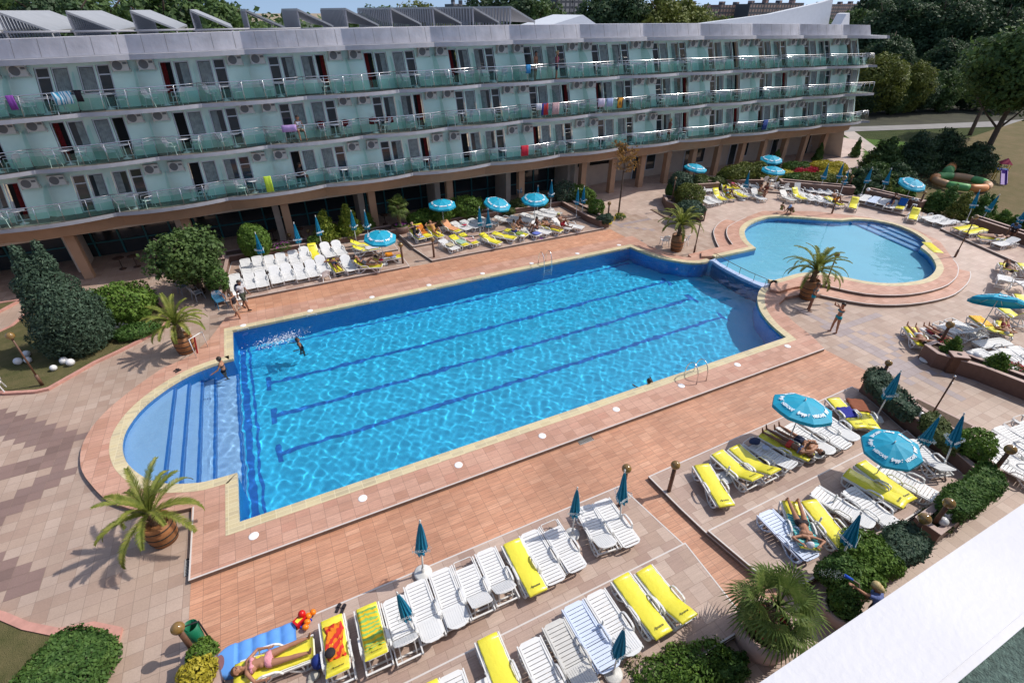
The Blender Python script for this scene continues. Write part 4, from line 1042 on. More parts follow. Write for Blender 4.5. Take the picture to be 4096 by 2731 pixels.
# ================================================================ plants
def leaf_mat(name, dark, light, tip=None, sc=1.5, tr=.25):
    m = bpy.data.materials.new(name); m.use_nodes = True; n = m.node_tree; p = n.nodes['Principled BSDF']; L = n.links.new
    tc = n.nodes.new('ShaderNodeTexCoord'); a = n.nodes.new('ShaderNodeTexNoise'); a.inputs['Scale'].default_value = sc; a.inputs['Detail'].default_value = 6; a.inputs['Roughness'].default_value = .75
    L(tc.outputs['Object'], a.inputs[0]); r = ramp(n, [(.32, dark), (.52, light)] + ([(.70, tip)] if tip else [])); L(a.outputs[0], r.inputs[0])
    L(r.outputs[0], p.inputs['Base Color']); p.inputs['Roughness'].default_value = .6; p.inputs['Specular IOR Level'].default_value = .25
    tl = n.nodes.new('ShaderNodeBsdfTranslucent'); L(r.outputs[0], tl.inputs[0]); mx = n.nodes.new('ShaderNodeMixShader'); mx.inputs[0].default_value = tr
    L(p.outputs[0], mx.inputs[1]); L(tl.outputs[0], mx.inputs[2]); L(mx.outputs[0], n.nodes['Material Output'].inputs[0]); return m
VM = {'tree': leaf_mat('broadleaf', (0.0345, 0.069, 0.0207), (0.0862, 0.147, 0.0431), (0.138, 0.207, 0.0517), .6),
      'dark': leaf_mat('dark_broadleaf', (0.027, 0.054, 0.027), (0.0562, 0.101, 0.045), (0.101, 0.158, 0.0562), .5),
      'olive': leaf_mat('olive_broadleaf', (0.06, 0.0825, 0.018), (0.15, 0.18, 0.0375), (0.225, 0.24, 0.0525), .5),
      'spruce': leaf_mat('blue_green_conifer', (0.0253, 0.0492, 0.0309), (0.0702, 0.12, 0.077), (0.127, 0.183, 0.12), 2.0),
      'juniper': leaf_mat('juniper_green', (0.0431, 0.0949, 0.0172), (0.121, 0.216, 0.0345), (0.224, 0.328, 0.0604), 2.5),
      'thuja': leaf_mat('golden_thuja', (0.075, 0.128, 0.018), (0.195, 0.255, 0.03), (0.39, 0.375, 0.0525), 3),
      'box': leaf_mat('box_hedge', (0.036, 0.09, 0.0216), (0.081, 0.162, 0.036), (0.162, 0.252, 0.063), 4),
      'shrub': leaf_mat('shrub_green', (0.045, 0.075, 0.0225), (0.12, 0.158, 0.0525), (0.255, 0.255, 0.09), 3),
      'autumn': leaf_mat('brown_leaves', (0.15, 0.075, 0.0225), (0.33, 0.18, 0.045), (0.45, 0.27, 0.075), 2),
      'redfl': leaf_mat('red_flowers', (0.375, 0.015, 0.03), (0.5, 0.03, 0.06), (0.5, 0.12, 0.15), 5),
      'yelfl': leaf_mat('yellow_foliage', (0.18, 0.18, 0.015), (0.495, 0.42, 0.045), (0.5, 0.45, 0.075), 4),
      'pinkfl': leaf_mat('pink_flowers', (0.5, 0.03, 0.33), (0.5, 0.075, 0.5), None, 5),
      'palm': leaf_mat('palm_green', (0.09, 0.135, 0.018), (0.21, 0.24, 0.045), (0.39, 0.36, 0.09), 3, .35),
      'fan': leaf_mat('fan_palm_green', (0.045, 0.09, 0.018), (0.135, 0.195, 0.045), (0.255, 0.285, 0.09), 4, .35),
      'bark': mat('bark', (.11, .08, .06), .9, var=.35, vscale=9, bump=.6),
      'pbark': mat('palm_bark', (.16, .11, .07), .9, var=.4, vscale=20, bump=.8),
      'wood': mat('barrel_wood', (.30, .13, .05), .6, var=.25, vscale=7), 'hoop': mat('barrel_hoop', (.03, .025, .02), .5)}
def quads(name, C, Nn, size, m, aspect=.6, up=None, smooth=False):
    # C centres, Nn facing directions (numpy n x 3) -> one leafy mesh
    n = len(C); rs = np.random.RandomState(n % 9973); Nn = Nn / (np.linalg.norm(Nn, axis=1, keepdims=True) + 1e-9)
    r_ = rs.normal(size=(n, 3)) if up is None else up + rs.normal(size=(n, 3)) * .35
    T = np.cross(Nn, r_); T /= np.linalg.norm(T, axis=1, keepdims=True) + 1e-9; B = np.cross(Nn, T)
    s = (size * rs.uniform(.55, 1.3, n))[:, None]; a = aspect
    P = np.stack([C - B * s, C + T * s * a - B * s * .1, C + B * s, C - T * s * a - B * s * .1], 1).reshape(-1, 3)
    me = bpy.data.meshes.new(name); me.vertices.add(4 * n); me.vertices.foreach_set('co', P.ravel())
    me.loops.add(4 * n); me.loops.foreach_set('vertex_index', np.arange(4 * n)); me.polygons.add(n)
    me.polygons.foreach_set('loop_start', np.arange(0, 4 * n, 4)); me.polygons.foreach_set('loop_total', np.full(n, 4)); me.update(); me.materials.append(m); return me
def crown_pts(n, blobs, seed, shell=.35, lump=.22):
    rs = np.random.RandomState(seed); w = np.array([b[3] * b[4] * b[5] for b in blobs]) ** (2 / 3); w /= w.sum(); C = []; N = []
    for b, k in zip(blobs, rs.multinomial(n, w)):
        d = rs.normal(size=(k, 3)); d /= np.linalg.norm(d, axis=1, keepdims=True)
        ph = rs.uniform(0, 6, 6); l = 1 + lump * (np.sin(4 * d[:, 0] + ph[0]) * np.sin(4 * d[:, 1] + ph[1]) + .6 * np.sin(8 * d[:, 2] + ph[2]) * np.sin(7 * d[:, 0] + ph[3]) + .4 * np.sin(13 * d[:, 1] + ph[4]) * np.sin(12 * d[:, 2] + ph[5]))
        r_ = (1 - shell * rs.uniform(0, 1, k) ** 1.6) * l; C.append(np.array(b[:3]) + d * r_[:, None] * np.array(b[3:6])); N.append(d + rs.normal(size=(k, 3)) * .55)
    return np.concatenate(C), np.concatenate(N)
def blobs_tree(h, rx, seed, nb=16, low=.3, top=1.0, kind='round'):
    rs = random.Random(seed); out = []
    for i in range(nb):
        t = (i + .5) / nb; z = h * (low + (top - low) * t); prof = math.sin(PI * min(1, (t * .85 + .15))) ** .6 if kind == 'round' else (1 - t) ** .75 + .06 if kind == 'cone' else math.sin(PI * (t * .8 + .15)) ** .5
        a = i * 2.4; rr = rx * prof * .55; q = rx * prof * rs.uniform(.42, .62)
        out.append((math.cos(a) * rr * rs.uniform(.5, 1.1), math.sin(a) * rr * rs.uniform(.5, 1.1), z, q, q, q * rs.uniform(.7, 1.1)))
    return out
def trunk(h, r0, seed, limbs=6, spread=2.0):
    rs = random.Random(seed); mb = MB(); p = [(0, 0, -.1)]; x = y = 0
    for i in range(1, 7): x += rs.uniform(-.12, .12); y += rs.uniform(-.12, .12); p.append((x, y, h * i / 6))
    mb.tube(p, [r0 * (1 - .8 * i / 6) for i in range(7)], 8)
    for i in range(limbs):
        j = rs.randint(2, 5); a = rs.uniform(0, 6.28); q = Vector(p[j]); e = q + Vector((math.cos(a) * spread * rs.uniform(.6, 1), math.sin(a) * spread * rs.uniform(.6, 1), h * rs.uniform(.12, .28)))
        m_ = (q + e) / 2 + Vector((0, 0, -.1)); mb.tube([q, m_, e], [r0 * .38, r0 * .25, r0 * .08], 6)
    return mb.mesh('trunk')
def tree_proto(h, rx, n, size, m, seed, low=.3, nb=16, kind='round', r0=.25):
    C, N = crown_pts(n, blobs_tree(h, rx, seed, nb, low, 1.0 - .12, kind), seed); k = int(n * .12)
    cr = quads('crown', C, N, size, m); tr = trunk(h * .85, r0, seed, 7, rx * .6); tr.materials.append(VM['bark']); return cr, tr
def plant(name, parts, loc, rz=0, sc=(1, 1, 1), label=None, cat=None, group=None):
    o = empty(name, loc, rz, label, cat, group); o.scale = sc if not isinstance(sc, (int, float)) else (sc,) * 3
    for nm, me in parts: link(nm, me, None, o)
    return o
def bush_mesh(n, blobs, size, m, seed, lump=.12, shell=.25, aspect=.5):
    C, N = crown_pts(n, blobs, seed, shell, lump); keep = C[:, 2] > -.02; return quads('foliage', C[keep], N[keep], size, m, aspect)
def stems(n, h, r_, seed):
    rs = random.Random(seed); mb = MB()
    for i in range(n): a = rs.uniform(0, 6.28); mb.tube([(0, 0, -.05), (math.cos(a) * r_ * .5, math.sin(a) * r_ * .5, h * .5), (math.cos(a) * r_, math.sin(a) * r_, h * .85)], [.03, .02, .008], 5)
    me = mb.mesh('stem'); me.materials.append(VM['bark']); return me
def box_foliage(poly, z0, z1, dens, size, m, seed, bulge=.08):
    # clipped hedge: leaves over the top and sides of an outline
    rs = np.random.RandomState(seed); P = [Vector((p[0], p[1])) for p in poly]; xs = [p.x for p in P]; ys = [p.y for p in P]; C = []; N = []
    dens *= 1.7; A = (max(xs) - min(xs)) * (max(ys) - min(ys)); k = int(A * dens); X = rs.uniform(min(xs), max(xs), k); Y = rs.uniform(min(ys), max(ys), k)
    for x, y in zip(X, Y):
        if inpoly(x, y, P):
            w_ = bulge * (math.sin(x * 2.7 + seed) * math.sin(y * 3.1) + .5 * math.sin(7 * x) * math.sin(6.3 * y + 1)); C.append((x, y, z1 + w_ - abs(rs.normal()) * .06)); N.append((rs.normal() * .5, rs.normal() * .5, 1))
    n = len(P); Ar = sum(P[i].x * P[(i + 1) % n].y - P[(i + 1) % n].x * P[i].y for i in range(n)); sg = 1 if Ar > 0 else -1
    for i in range(n):
        a, b = P[i], P[(i + 1) % n]; L = (b - a).length; nn = Vector(((b - a).y, -(b - a).x)).normalized() * sg
        for _ in range(int(L * (z1 - z0) * dens)):
            t = rs.uniform(); z = rs.uniform(z0, z1 + .02); q = a + (b - a) * t + nn * (rs.normal() * .04 + bulge * math.sin(5 * t * L) * .6); C.append((q.x, q.y, z)); N.append((nn.x + rs.normal() * .5, nn.y + rs.normal() * .5, .3 + rs.normal() * .4))
    return quads('foliage', np.array(C), np.array(N), size, m, .55)
def hedge(name, poly, z0, z1, dens, size, m, seed, label, cat='hedge', bulge=.08, core=True):
    o = empty(name, (poly[0][0], poly[0][1], z0), 0, label, cat)
    f = link('foliage', box_foliage(poly, z0, z1, dens, size, m, seed, bulge), None, o); f.location = -Vector(o.location)
    if core:
        mb = MB(); inn = offset(poly, -.07); mb.prism([(p.x, p.y) for p in inn], z0 - .02, z1 - .17); c = mb.build('twigs', VM['bark'], o); c.location = -Vector(o.location)
    return o
# date palm fronds: arching rib with leaflets
def frond(L, lift, droop, nl, width, seed):
    rs = random.Random(seed); C = []; pts = []; x = 0; z = 0; a = lift; n = 14
    for i in range(n + 1):
        pts.append((x, 0, z)); x += L / n * math.cos(a); z += L / n * math.sin(a); a -= droop / n * (.4 + 1.2 * i / n)
    V = []; F = []
    for i in range(1, nl):
        t = (i / nl) ** .9 * .98 + .02; f = t * n; k = min(int(f), n - 1); u = f - k; p = Vector(pts[k]).lerp(Vector(pts[k + 1]), u); d = (Vector(pts[k + 1]) - Vector(pts[k])).normalized()
        wl = width * (math.sin(PI * (.12 + .8 * t)) ** .7) * rs.uniform(.85, 1.1)
        for s in (-1, 1):
            e = p + d * wl * .75 + Vector((0, s * wl * .68, wl * rs.uniform(.08, .30))); q = d * .022; m_ = p.lerp(e, .5) + Vector((0, 0, .02)); b = len(V)
            V += [p - q, m_ - q * 1.0, e, m_ + q * 1.0, p + q]; F.append((b, b + 1, b + 2, b + 3, b + 4))
    mb = MB(); mb.add(V, F); mb.tube(pts, [.022 * (1 - .8 * i / n) for i in range(n + 1)], 5); return mb
def date_palm_fronds(count, L, seed):
    rs = random.Random(seed); out = MB()
    for i in range(count):
        ring = i / count; lift = R(82 - 75 * ring + rs.uniform(-8, 8)); fr = frond(L * rs.uniform(.8, 1.05), lift, R(78 + 50 * ring), 34, .23, seed * 50 + i)
        M = Matrix.Rotation(i * 2.39996 + rs.uniform(-.15, .15), 4, 'Z'); out.add([M @ Vector(v) for v in fr.v], fr.f)
    me = out.mesh('fronds'); me.materials.append(VM['palm']); return me
def fan_palm_leaves(count, Rr, seed, m='fan'):
    rs = random.Random(seed); out = MB()
    for i in range(count):
        ring = (i + .5) / count; el = R(80 - 120 * ring + rs.uniform(-10, 10)); az = i * 2.39996; pl = Rr * rs.uniform(.45, .6); d = Vector((math.cos(az) * math.cos(el), math.sin(az) * math.cos(el), math.sin(el)))
        c = d * pl + Vector((0, 0, -.12 * ring)); out.tube([(0, 0, 0), c * .5 + Vector((0, 0, .05)), c], [.02, .015, .01], 4)
        side = d.cross(Vector((0, 0, 1))); side = side.normalized() if side.length > .1 else Vector((1, 0, 0)); nn = 20
        for k in range(nn):
            a = R(-118 + 236 * k / (nn - 1)); dr = (d * math.cos(a) + side * math.sin(a)).normalized(); le = Rr * .58 * (1 - .25 * abs(a) / 2) * rs.uniform(.85, 1.05)
            p1 = c + dr * le * .55 + Vector((0, 0, .02)); p2 = c + dr * le + Vector((0, 0, -le * (.22 + .3 * ring))); q = dr.cross(side.cross(d)).normalized() * .028
            out.add([c, p1 - q, p2, p1 + q], [(0, 1, 2, 3)])
    me = out.mesh('fronds'); me.materials.append(VM[m]); return me
def palm_trunk(h, r_, seed):
    mb = MB(); prof = []
    n = int(h / .09) + 3
    for i in range(n): z = -.05 + (h + .1) * i / (n - 1); prof.append((r_ * (1 + .16 * (i % 2)) * (1 - .15 * i / n), z))
    mb.lathe(prof, n=12)
    rs = random.Random(seed)
    for i in range(26): a = rs.uniform(0, 6.28); z = rs.uniform(h * .2, h); mb.bar((math.cos(a) * r_, math.sin(a) * r_, z), (math.cos(a) * r_ * 1.7, math.sin(a) * r_ * 1.7, z + .12), .05, .02)
    me = mb.mesh('trunk'); me.materials.append(VM['pbark']); return me
def barrel(o, h=.85, r_=.42):
    mb = MB(); n = 28; prof = [(r_ * .84, 0), (r_ * .95, h * .25), (r_, h * .55), (r_ * .97, h), (r_ * .9, h), (r_ * .88, h - .08)]
    mb.lathe(prof, n=n); b = mb.build('barrel', VM['wood'], o)
    mb = MB()
    for z in (.16, .42, .68): r2 = float(np.interp(z, [0, h * .25, h * .55, h], [r_ * .84, r_ * .95, r_, r_ * .97])); mb.lathe([(r2 + .002, z - .02), (r2 + .010, z - .02), (r2 + .010, z + .02), (r2 + .002, z + .02)], n=n, cap=False)
    mb.build('hoop', VM['hoop'], b); mb = MB(); mb.lathe([(r_ * .9, h - .1), (.01, h - .08)], n=20); mb.build('soil', PM['soil'], b)
def date_palm(t, x, y, label, z=0, L=1.75, th=.55, seed=1, count=26, zf=None, bh=.85):
    p = (GH if zf else G)(t, x, y, z); o = empty('palm_tree', p, seed, label, 'palm tree'); barrel(o, bh)
    c = link('trunk', palm_trunk(th, .13, seed), None, o, (0, 0, bh - .1)); f = link('crown', date_palm_fronds(count, L, seed), None, o, (0, 0, bh + th - .15)); return o
# ================================================================ people
SK = {'tan': mat('tanned_skin', (.38, .185, .11), .5, spec=.4, var=.06, vscale=9), 'brown': mat('brown_skin', (.235, .11, .065), .5, spec=.4, var=.06, vscale=9),
      'fair': mat('fair_skin', (.58, .35, .25), .5, spec=.4, var=.05, vscale=9)}
HR = {'dark': mat('dark_hair', (.025, .015, .01), .55, var=.3, vscale=30), 'brown': mat('brown_hair', (.09, .045, .02), .55, var=.3, vscale=30), 'blond': mat('blond_hair', (.50, .38, .18), .55, var=.3, vscale=30), 'grey': mat('grey_hair', (.4, .38, .36), .6)}
_cl = {}
def cloth(name, col, stripes=None):
    if name in _cl: return _cl[name]
    m = mat(name, col, .8, bump=.3, bscale=25)
    if stripes:
        n = m.node_tree; tc = n.nodes.new('ShaderNodeTexCoord'); wv = n.nodes.new('ShaderNodeTexWave'); wv.inputs['Scale'].default_value = stripes[1]; wv.inputs['Distortion'].default_value = stripes[3] if len(stripes) > 3 else .5
        wv.bands_direction = stripes[2] if len(stripes) > 2 else 'Y'; n.links.new(tc.outputs['Object'], wv.inputs[0]); r = ramp(n, [(.4, col), (.6, stripes[0])]); n.links.new(wv.outputs['Color'], r.inputs[0]); n.links.new(r.outputs[0], n.nodes['Principled BSDF'].inputs['Base Color'])
    _cl[name] = m; return m
def nv(v): return Vector(v).normalized()
def person(root, pose, skin='tan', hair='dark', clothes=(), sc=1.0, fine=False, fem=False, hairlen=0, label='', cat='person'):
    """pose: pel, up, front, armL, armR (two directions each), legL, legR (two directions each), face, feet"""
    k = sc; pel = Vector(pose['pel']); up = nv(pose['up']); fr = Vector(pose['front']); fr = (fr - up * fr.dot(up)).normalized(); lf = up.cross(fr)
    bend = pose.get('bend', 0); up2 = (up + fr * bend).normalized()
    sw, hw = (.165, .10) if fem else (.19, .09); segs = []
    def seg(nm, a, b, ra, rb, flat=1): segs.append((nm, Vector(a), Vector(b), ra * k, rb * k))
    waist = pel + up * .17 * k; chest = waist + up2 * .20 * k; neck = chest + up2 * .155 * k
    shL, shR = chest + up2 * .10 * k + lf * sw * k, chest + up2 * .10 * k - lf * sw * k
    fd = nv(pose.get('face', fr)); hu = nv(pose.get('headup', up2)); fd = (fd - hu * fd.dot(hu)).normalized(); hc = neck + hu * .165 * k + fd * .015 * k
    for s in (-1, 1): seg('pelvis', pel + lf * s * (hw - .02) * k, pel - lf * s * .01 * k + up * .06 * k, .105 if fem else .098, .10)
    seg('waist', pel + up * .05 * k, waist, .105, .095 if fem else .105); seg('waist', waist - lf * .045 * k, waist + lf * .045 * k, .085, .085)
    seg('chest', chest - lf * .075 * k, chest + lf * .075 * k, .105, .105); seg('chest', waist, chest, .10, .115)
    seg('chest', shL - lf * .03 * k, shR + lf * .03 * k, .062, .062)
    if fem:
        for s in (-1, 1): seg('bust', chest + lf * s * .075 * k + fr * .06 * k + up2 * .0 * k, chest + lf * s * .08 * k + fr * .085 * k, .058, .05)
    seg('neck', neck - up2 * .05 * k, neck + hu * .07 * k, .055, .05)
    seg('head', hc + hu * .03 * k, hc - hu * .02 * k + fd * .012 * k, .098, .088); seg('head', hc - hu * .07 * k + fd * .035 * k, hc - hu * .09 * k + fd * .05 * k, .058, .042)
    seg('head', hc + fd * .085 * k - hu * .005 * k, hc + fd * .112 * k - hu * .03 * k, .012, .017)
    side = hu.cross(fd)
    for s in (-1, 1): seg('head', hc + side * s * .092 * k + hu * .01 * k, hc + side * s * .097 * k - hu * .025 * k, .02, .014)
    for s, sh, arm, hd in ((1, shL, pose['armL'], pose.get('handL')), (-1, shR, pose['armR'], pose.get('handR'))):
        d1, d2 = nv(arm[0]), nv(arm[1]); el = sh + d1 * .28 * k; wr = el + d2 * .245 * k; d3 = nv(hd) if hd else d2
        seg('upperarm', sh, el, .052 if not fem else .045, .038); seg('forearm', el, wr, .040, .027)
        palm = wr + d3 * .05 * k; sd = d3.cross(fr if abs(d3.dot(fr)) < .9 else up).normalized(); nrm = sd.cross(d3)
        seg('hand', wr, palm + d3 * .02 * k, .028, .03); seg('hand', palm + sd * .022 * k, palm - sd * .022 * k, .02, .02)
        fr_ = .0095 if fine else .012
        for i, ln in enumerate((.062, .075, .08, .07)):
            b = palm + d3 * .03 * k + sd * (.03 - .02 * i) * k; m_ = b + d3 * ln * .55 * k + nrm * .008 * k; e = m_ + (d3 + nrm * .55).normalized() * ln * .45 * k
            seg('hand', b, m_, fr_, fr_ * .95); seg('hand', m_, e, fr_ * .95, fr_ * .8)
        b = wr + d3 * .02 * k + sd * .03 * k; seg('hand', b, b + (d3 * .5 + sd * .8).normalized() * .055 * k, .013, .010)
    for s, leg, ft in ((1, pose['legL'], pose.get('footL')), (-1, pose['legR'], pose.get('footR'))):
        hip = pel + lf * s * hw * k - up * .02 * k; d1, d2 = nv(leg[0]), nv(leg[1]); kn = hip + d1 * .42 * k; an = kn + d2 * .41 * k
        seg('thigh', hip, kn, .093 if fem else .088, .055); seg('calf', kn, kn.lerp(an, .35), .055, .058); seg('calf', kn.lerp(an, .35), an, .058, .036)
        f3 = nv(ft) if ft else (fr - d2 * fr.dot(d2)).normalized(); heel = an + d2 * .045 * k; seg('foot', heel - f3 * .03 * k, heel + f3 * .11 * k, .036, .030); seg('foot', heel + f3 * .11 * k, heel + f3 * .17 * k, .030, .018)
    mb = MB()
    for nm, a, b, ra, rb in segs:
        d = b - a; L = d.length; d = d / L if L > 1e-6 else Vector((0, 0, 1)); n = 12 if ra > .03 else 8; pts = []; rr = []
        for j in range(5): t = j / 4 * PI / 2; pts.append(a - d * ra * math.cos(t)); rr.append(max(.001, ra * math.sin(t)))
        for j in range(5): t = PI / 2 - j / 4 * PI / 2; pts.append(b + d * rb * math.cos(t)); rr.append(max(.001, rb * math.sin(t)))
        mb.tube(pts, rr, n)
    me = mb.mesh('tmp'); o = bpy.data.objects.new('tmp', me); COL.objects.link(o)
    md = o.modifiers.new('r', 'REMESH'); md.mode = 'VOXEL'; md.voxel_size = (.0085 if fine else .015) * k; md.use_smooth_shade = True
    ms_ = o.modifiers.new('s', 'SMOOTH'); ms_.iterations = 3 if fine else 2; ms_.factor = .5
    body = bpy.data.meshes.new_from_object(o.evaluated_get(bpy.context.evaluated_depsgraph_get())); bpy.data.objects.remove(o); bpy.data.meshes.remove(me)
    body.name = 'body'; body.materials.clear(); body.materials.append(SK[skin])
    P = empty('person', root.location if root is not None and not isinstance(root, Vector) else (root or (0, 0, 0)), 0, label, cat)
    if root is not None and not isinstance(root, Vector): P.rotation_euler = root.rotation_euler
    if 'at' in pose: P.location = pose['at']; P.rotation_euler = (0, 0, pose.get('rz', 0))
    link('body', body, None, P)
    nv_ = len(body.vertices); co = np.zeros(nv_ * 3); body.vertices.foreach_get('co', co); co = co.reshape(-1, 3); nr = np.zeros(nv_ * 3); body.vertices.foreach_get('normal', nr); nr = nr.reshape(-1, 3)
    best = np.full(nv_, 1e9); lab = np.zeros(nv_, int); tt = np.zeros(nv_)
    for i, (nm, a, b, ra, rb) in enumerate(segs):
        a = np.array(a); b = np.array(b); ab = b - a; t = np.clip(((co - a) @ ab) / max(ab @ ab, 1e-9), 0, 1); d = np.linalg.norm(co - a - t[:, None] * ab, axis=1) - (ra + (rb - ra) * t)
        c = d < best; best[c] = d[c]; lab[c] = i; tt[c] = t[c]
    names = np.array([s[0] for s in segs])[lab]; upn = np.array(up); hgt = (co - np.array(pel)) @ upn / k; hch = (co - np.array(chest)) @ np.array(up2) / k
    F = np.zeros(len(body.polygons) * 4, int); ls = np.zeros(len(body.polygons), int); lt = np.zeros(len(body.polygons), int)
    body.polygons.foreach_get('loop_total', lt); lv = np.zeros(len(body.loops), int); body.loops.foreach_get('vertex_index', lv); body.polygons.foreach_get('loop_start', ls)
    def garment(nm, mask, m, off):
        fs = [lv[s:s + t] for s, t in zip(ls, lt)]; keep = [f for f in fs if mask[f].all()]
        if len(keep) < 3: return None
        us_ = np.unique(np.concatenate(keep)); mp = {v: i for i, v in enumerate(us_)}; g_ = bpy.data.meshes.new(nm); g_.from_pydata((co[us_] + nr[us_] * off).tolist(), [], [[mp[v] for v in f] for f in keep]); g_.update()
        g_.polygons.foreach_set('use_smooth', [True] * len(g_.polygons)); return link(nm, g_, m, P)
    isin = lambda *a: np.isin(names, a)
    for c in clothes:
        kind, m = c[0], c[1]; off = .008 * k
        if kind == 'briefs': mask = (isin('pelvis') & (hgt < .09)) | (isin('thigh') & (tt < .12)) | (isin('waist') & (hgt < .08))
        elif kind == 'trunks': mask = (isin('pelvis') & (hgt < .11)) | (isin('thigh') & (tt < .42)) | (isin('waist') & (hgt < .10)); off = .013 * k
        elif kind == 'shorts': mask = (isin('pelvis')) | (isin('thigh') & (tt < .75)) | (isin('waist') & (hgt < .12)); off = .02 * k
        elif kind == 'bra': mask = isin('bust') | (isin('chest') & (abs(hch + .0) < .028))
        elif kind == 'swimsuit': mask = (isin('pelvis', 'waist', 'bust')) | (isin('thigh') & (tt < .08)) | (isin('chest') & (hch < .05))
        elif kind == 'top': mask = (isin('waist') & (hgt > .06)) | isin('bust') | (isin('chest') & (hch < .12)); off = .012 * k
        elif kind == 'shirt': mask = (isin('waist') & (hgt > .03)) | isin('bust', 'chest') | (isin('upperarm') & (tt < .6)) | (isin('pelvis') & (hgt > .0)); off = .018 * k
        elif kind == 'dress': mask = isin('waist', 'bust', 'chest', 'pelvis') | (isin('upperarm') & (tt < .9)) | (isin('thigh') & (tt < .8)); off = .022 * k
        elif kind == 'shoes': mask = isin('foot'); off = .008 * k
        else: continue
        garment(kind, mask, m, off)
    hm = (isin('head')) & (((co - np.array(hc)) @ np.array(hu) / k > .045) | ((co - np.array(hc)) @ np.array(fd) / k < -.012)) & ((co - np.array(hc)) @ np.array(hu) / k > -.10)
    ho = garment('hair', hm, HR[hair], .016 * k)
    if hairlen:
        mb = MB(); mb.tube([hc - fd * .06 * k, hc - fd * .10 * k - hu * .10 * k, hc - fd * .09 * k - hu * (.1 + hairlen) * k], [.085 * k, .075 * k, .03 * k], 10); mb.build('hair', HR[hair], P)
    if fine:
        mb = MB()
        for s in (-1, 1): mb.ball(hc + fd * .088 * k + side * s * .034 * k + hu * .008 * k, .010 * k, 8, 5)
        mb.build('eyes', HR['dark'], P)
    P['_h'] = 0; return P, dict(hc=hc, hu=hu, fd=fd, chest=chest, pel=pel, up=up, fr=fr, lf=lf, k=k)
def cap_on(P, inf, m):
    mb = MB(); k = inf['k']; pr = [(.118 * k, -.005), (.112 * k, .04 * k), (.08 * k, .09 * k), (.03 * k, .115 * k)]; mb.lathe(pr, n=14); mb.box((.13 * k, 0, .0), (.12 * k, .13 * k, .012)); me = mb.mesh('cap'); z = inf['hu']; x = inf['fd']; y = z.cross(x)
    M = Matrix((x, y, z)).transposed().to_4x4(); M.translation = inf['hc'] + z * .03 * k; me.transform(M); return link('cap', me, m, P)
Z = (0, 0, 1)
def lying(x0=.95, supine=True, arms='side', knee=0, lift=0, spread=.09, zsurf=None, k=1.0):
    z = (zsurf if zsurf is not None else LZ + .05) + .105 * k; f = (0, 0, 1) if supine else (0, 0, -1); s = 1 if supine else -1
    up = (math.cos(R(lift)), 0, math.sin(R(lift))); fr = (-math.sin(R(lift)) * s, 0, math.cos(R(lift)) * s)
    A = {'side': (((-.9, s * .42 * -1, -.1), (-.95, .12 * s, .05)), ((-.9, s * .42, -.1), (-.95, -.12 * s, .05))), 'head': (((.35, -s * .95, .0), (.75, s * .75, .1)), ((.35, s * .95, 0), (.75, -s * .75, .1))), 'hips': (((-.6, -s * .75, -.05), (-.35, s * .85, .3)), ((-.6, s * .75, -.05), (-.35, -s * .85, .3)))}
    aL, aR = A[arms] if isinstance(arms, str) else arms
    kn = math.sin(R(knee)); l1 = (-math.cos(R(knee)), spread, kn * .98 + .0); l2 = (-math.cos(R(knee)), spread * .5, -kn * 1.0)
    l1r = (-1, -spread, -.01); l2r = (-1, -spread * .6, -.02)
    # left of the figure is up x front: for a figure on its back the left side is -y
    sy = -1 if supine else 1
    L1, L2 = (l1[0], sy * spread, l1[2]), (l2[0], sy * spread * .5, l2[2]); R1, R2 = (-1, -sy * spread, -.01), (-1, -sy * spread * .6, -.02)
    if knee and knee > 0: pass
    return dict(pel=(x0, 0, z), up=up, front=fr, armL=aL, armR=aR, legL=(L1, L2), legR=(R1, R2), face=fr if supine else (.2, -.6, -.7), headup=up, footL=(-.35, 0, .9 * s), footR=(-.35, 0, .9 * s))
def sitting(lean=12, arms='knees', z=LZ + .06, x0=.6, knees='down', k=1):
    up = (math.sin(R(-lean)), 0, math.cos(R(lean)))
    a = {'knees': (((.55, .15, -.8), (.9, -.1, -.1)), ((.55, -.15, -.8), (.9, .1, -.1))), 'hold': (((.3, .2, -.9), (.9, -.35, .25)), ((.3, -.2, -.9), (.9, .35, .25)))}[arms]
    if knees == 'down': l = ((1, .15, 0), (.1, .02, -1))
    elif knees == 'up': l = ((.75, .1, .66), (.45, .02, -.9))
    else: l = ((1, .1, .05), (1, .0, -.05))
    return dict(pel=(x0, 0, z + .09 * k), up=up, front=(1, 0, 0), bend=.25, armL=a[0], armR=a[1], legL=l, legR=(((l[0][0], -l[0][1], l[0][2])), (l[1][0], -l[1][1], l[1][2])))
def standing(k=1, step=0, arms='down'):
    a = {'down': (((0.05, .18, -1), (.15, .05, -1)), ((0.05, -.18, -1), (.15, -.05, -1))), 'photo': (((.75, .35, .25), (.5, -.55, .85)), ((.75, -.35, .25), (.5, .55, .85))), 'hips': (((-.1, .8, -.6), (.3, -.75, -.5)), ((-.1, -.8, -.6), (.3, .75, -.5))), 'swing': (((.35, .12, -1), (.6, .0, -.8)), ((-.35, -.12, -1), (-.1, 0, -1)))}[arms]
    return dict(pel=(0, 0, .93 * k), up=(0, 0, 1), front=(1, 0, 0), armL=a[0], armR=a[1], legL=((-.35 * step, .06, -1), (-.55 * step, .0, -1)), legR=((.42 * step, -.06, -1), (.15 * step, .0, -1)))
# ================================================================ everything in its place
# ---- near terrace, front row
NR = 'sun loungers in the near front row'
T = .13; TU = .26


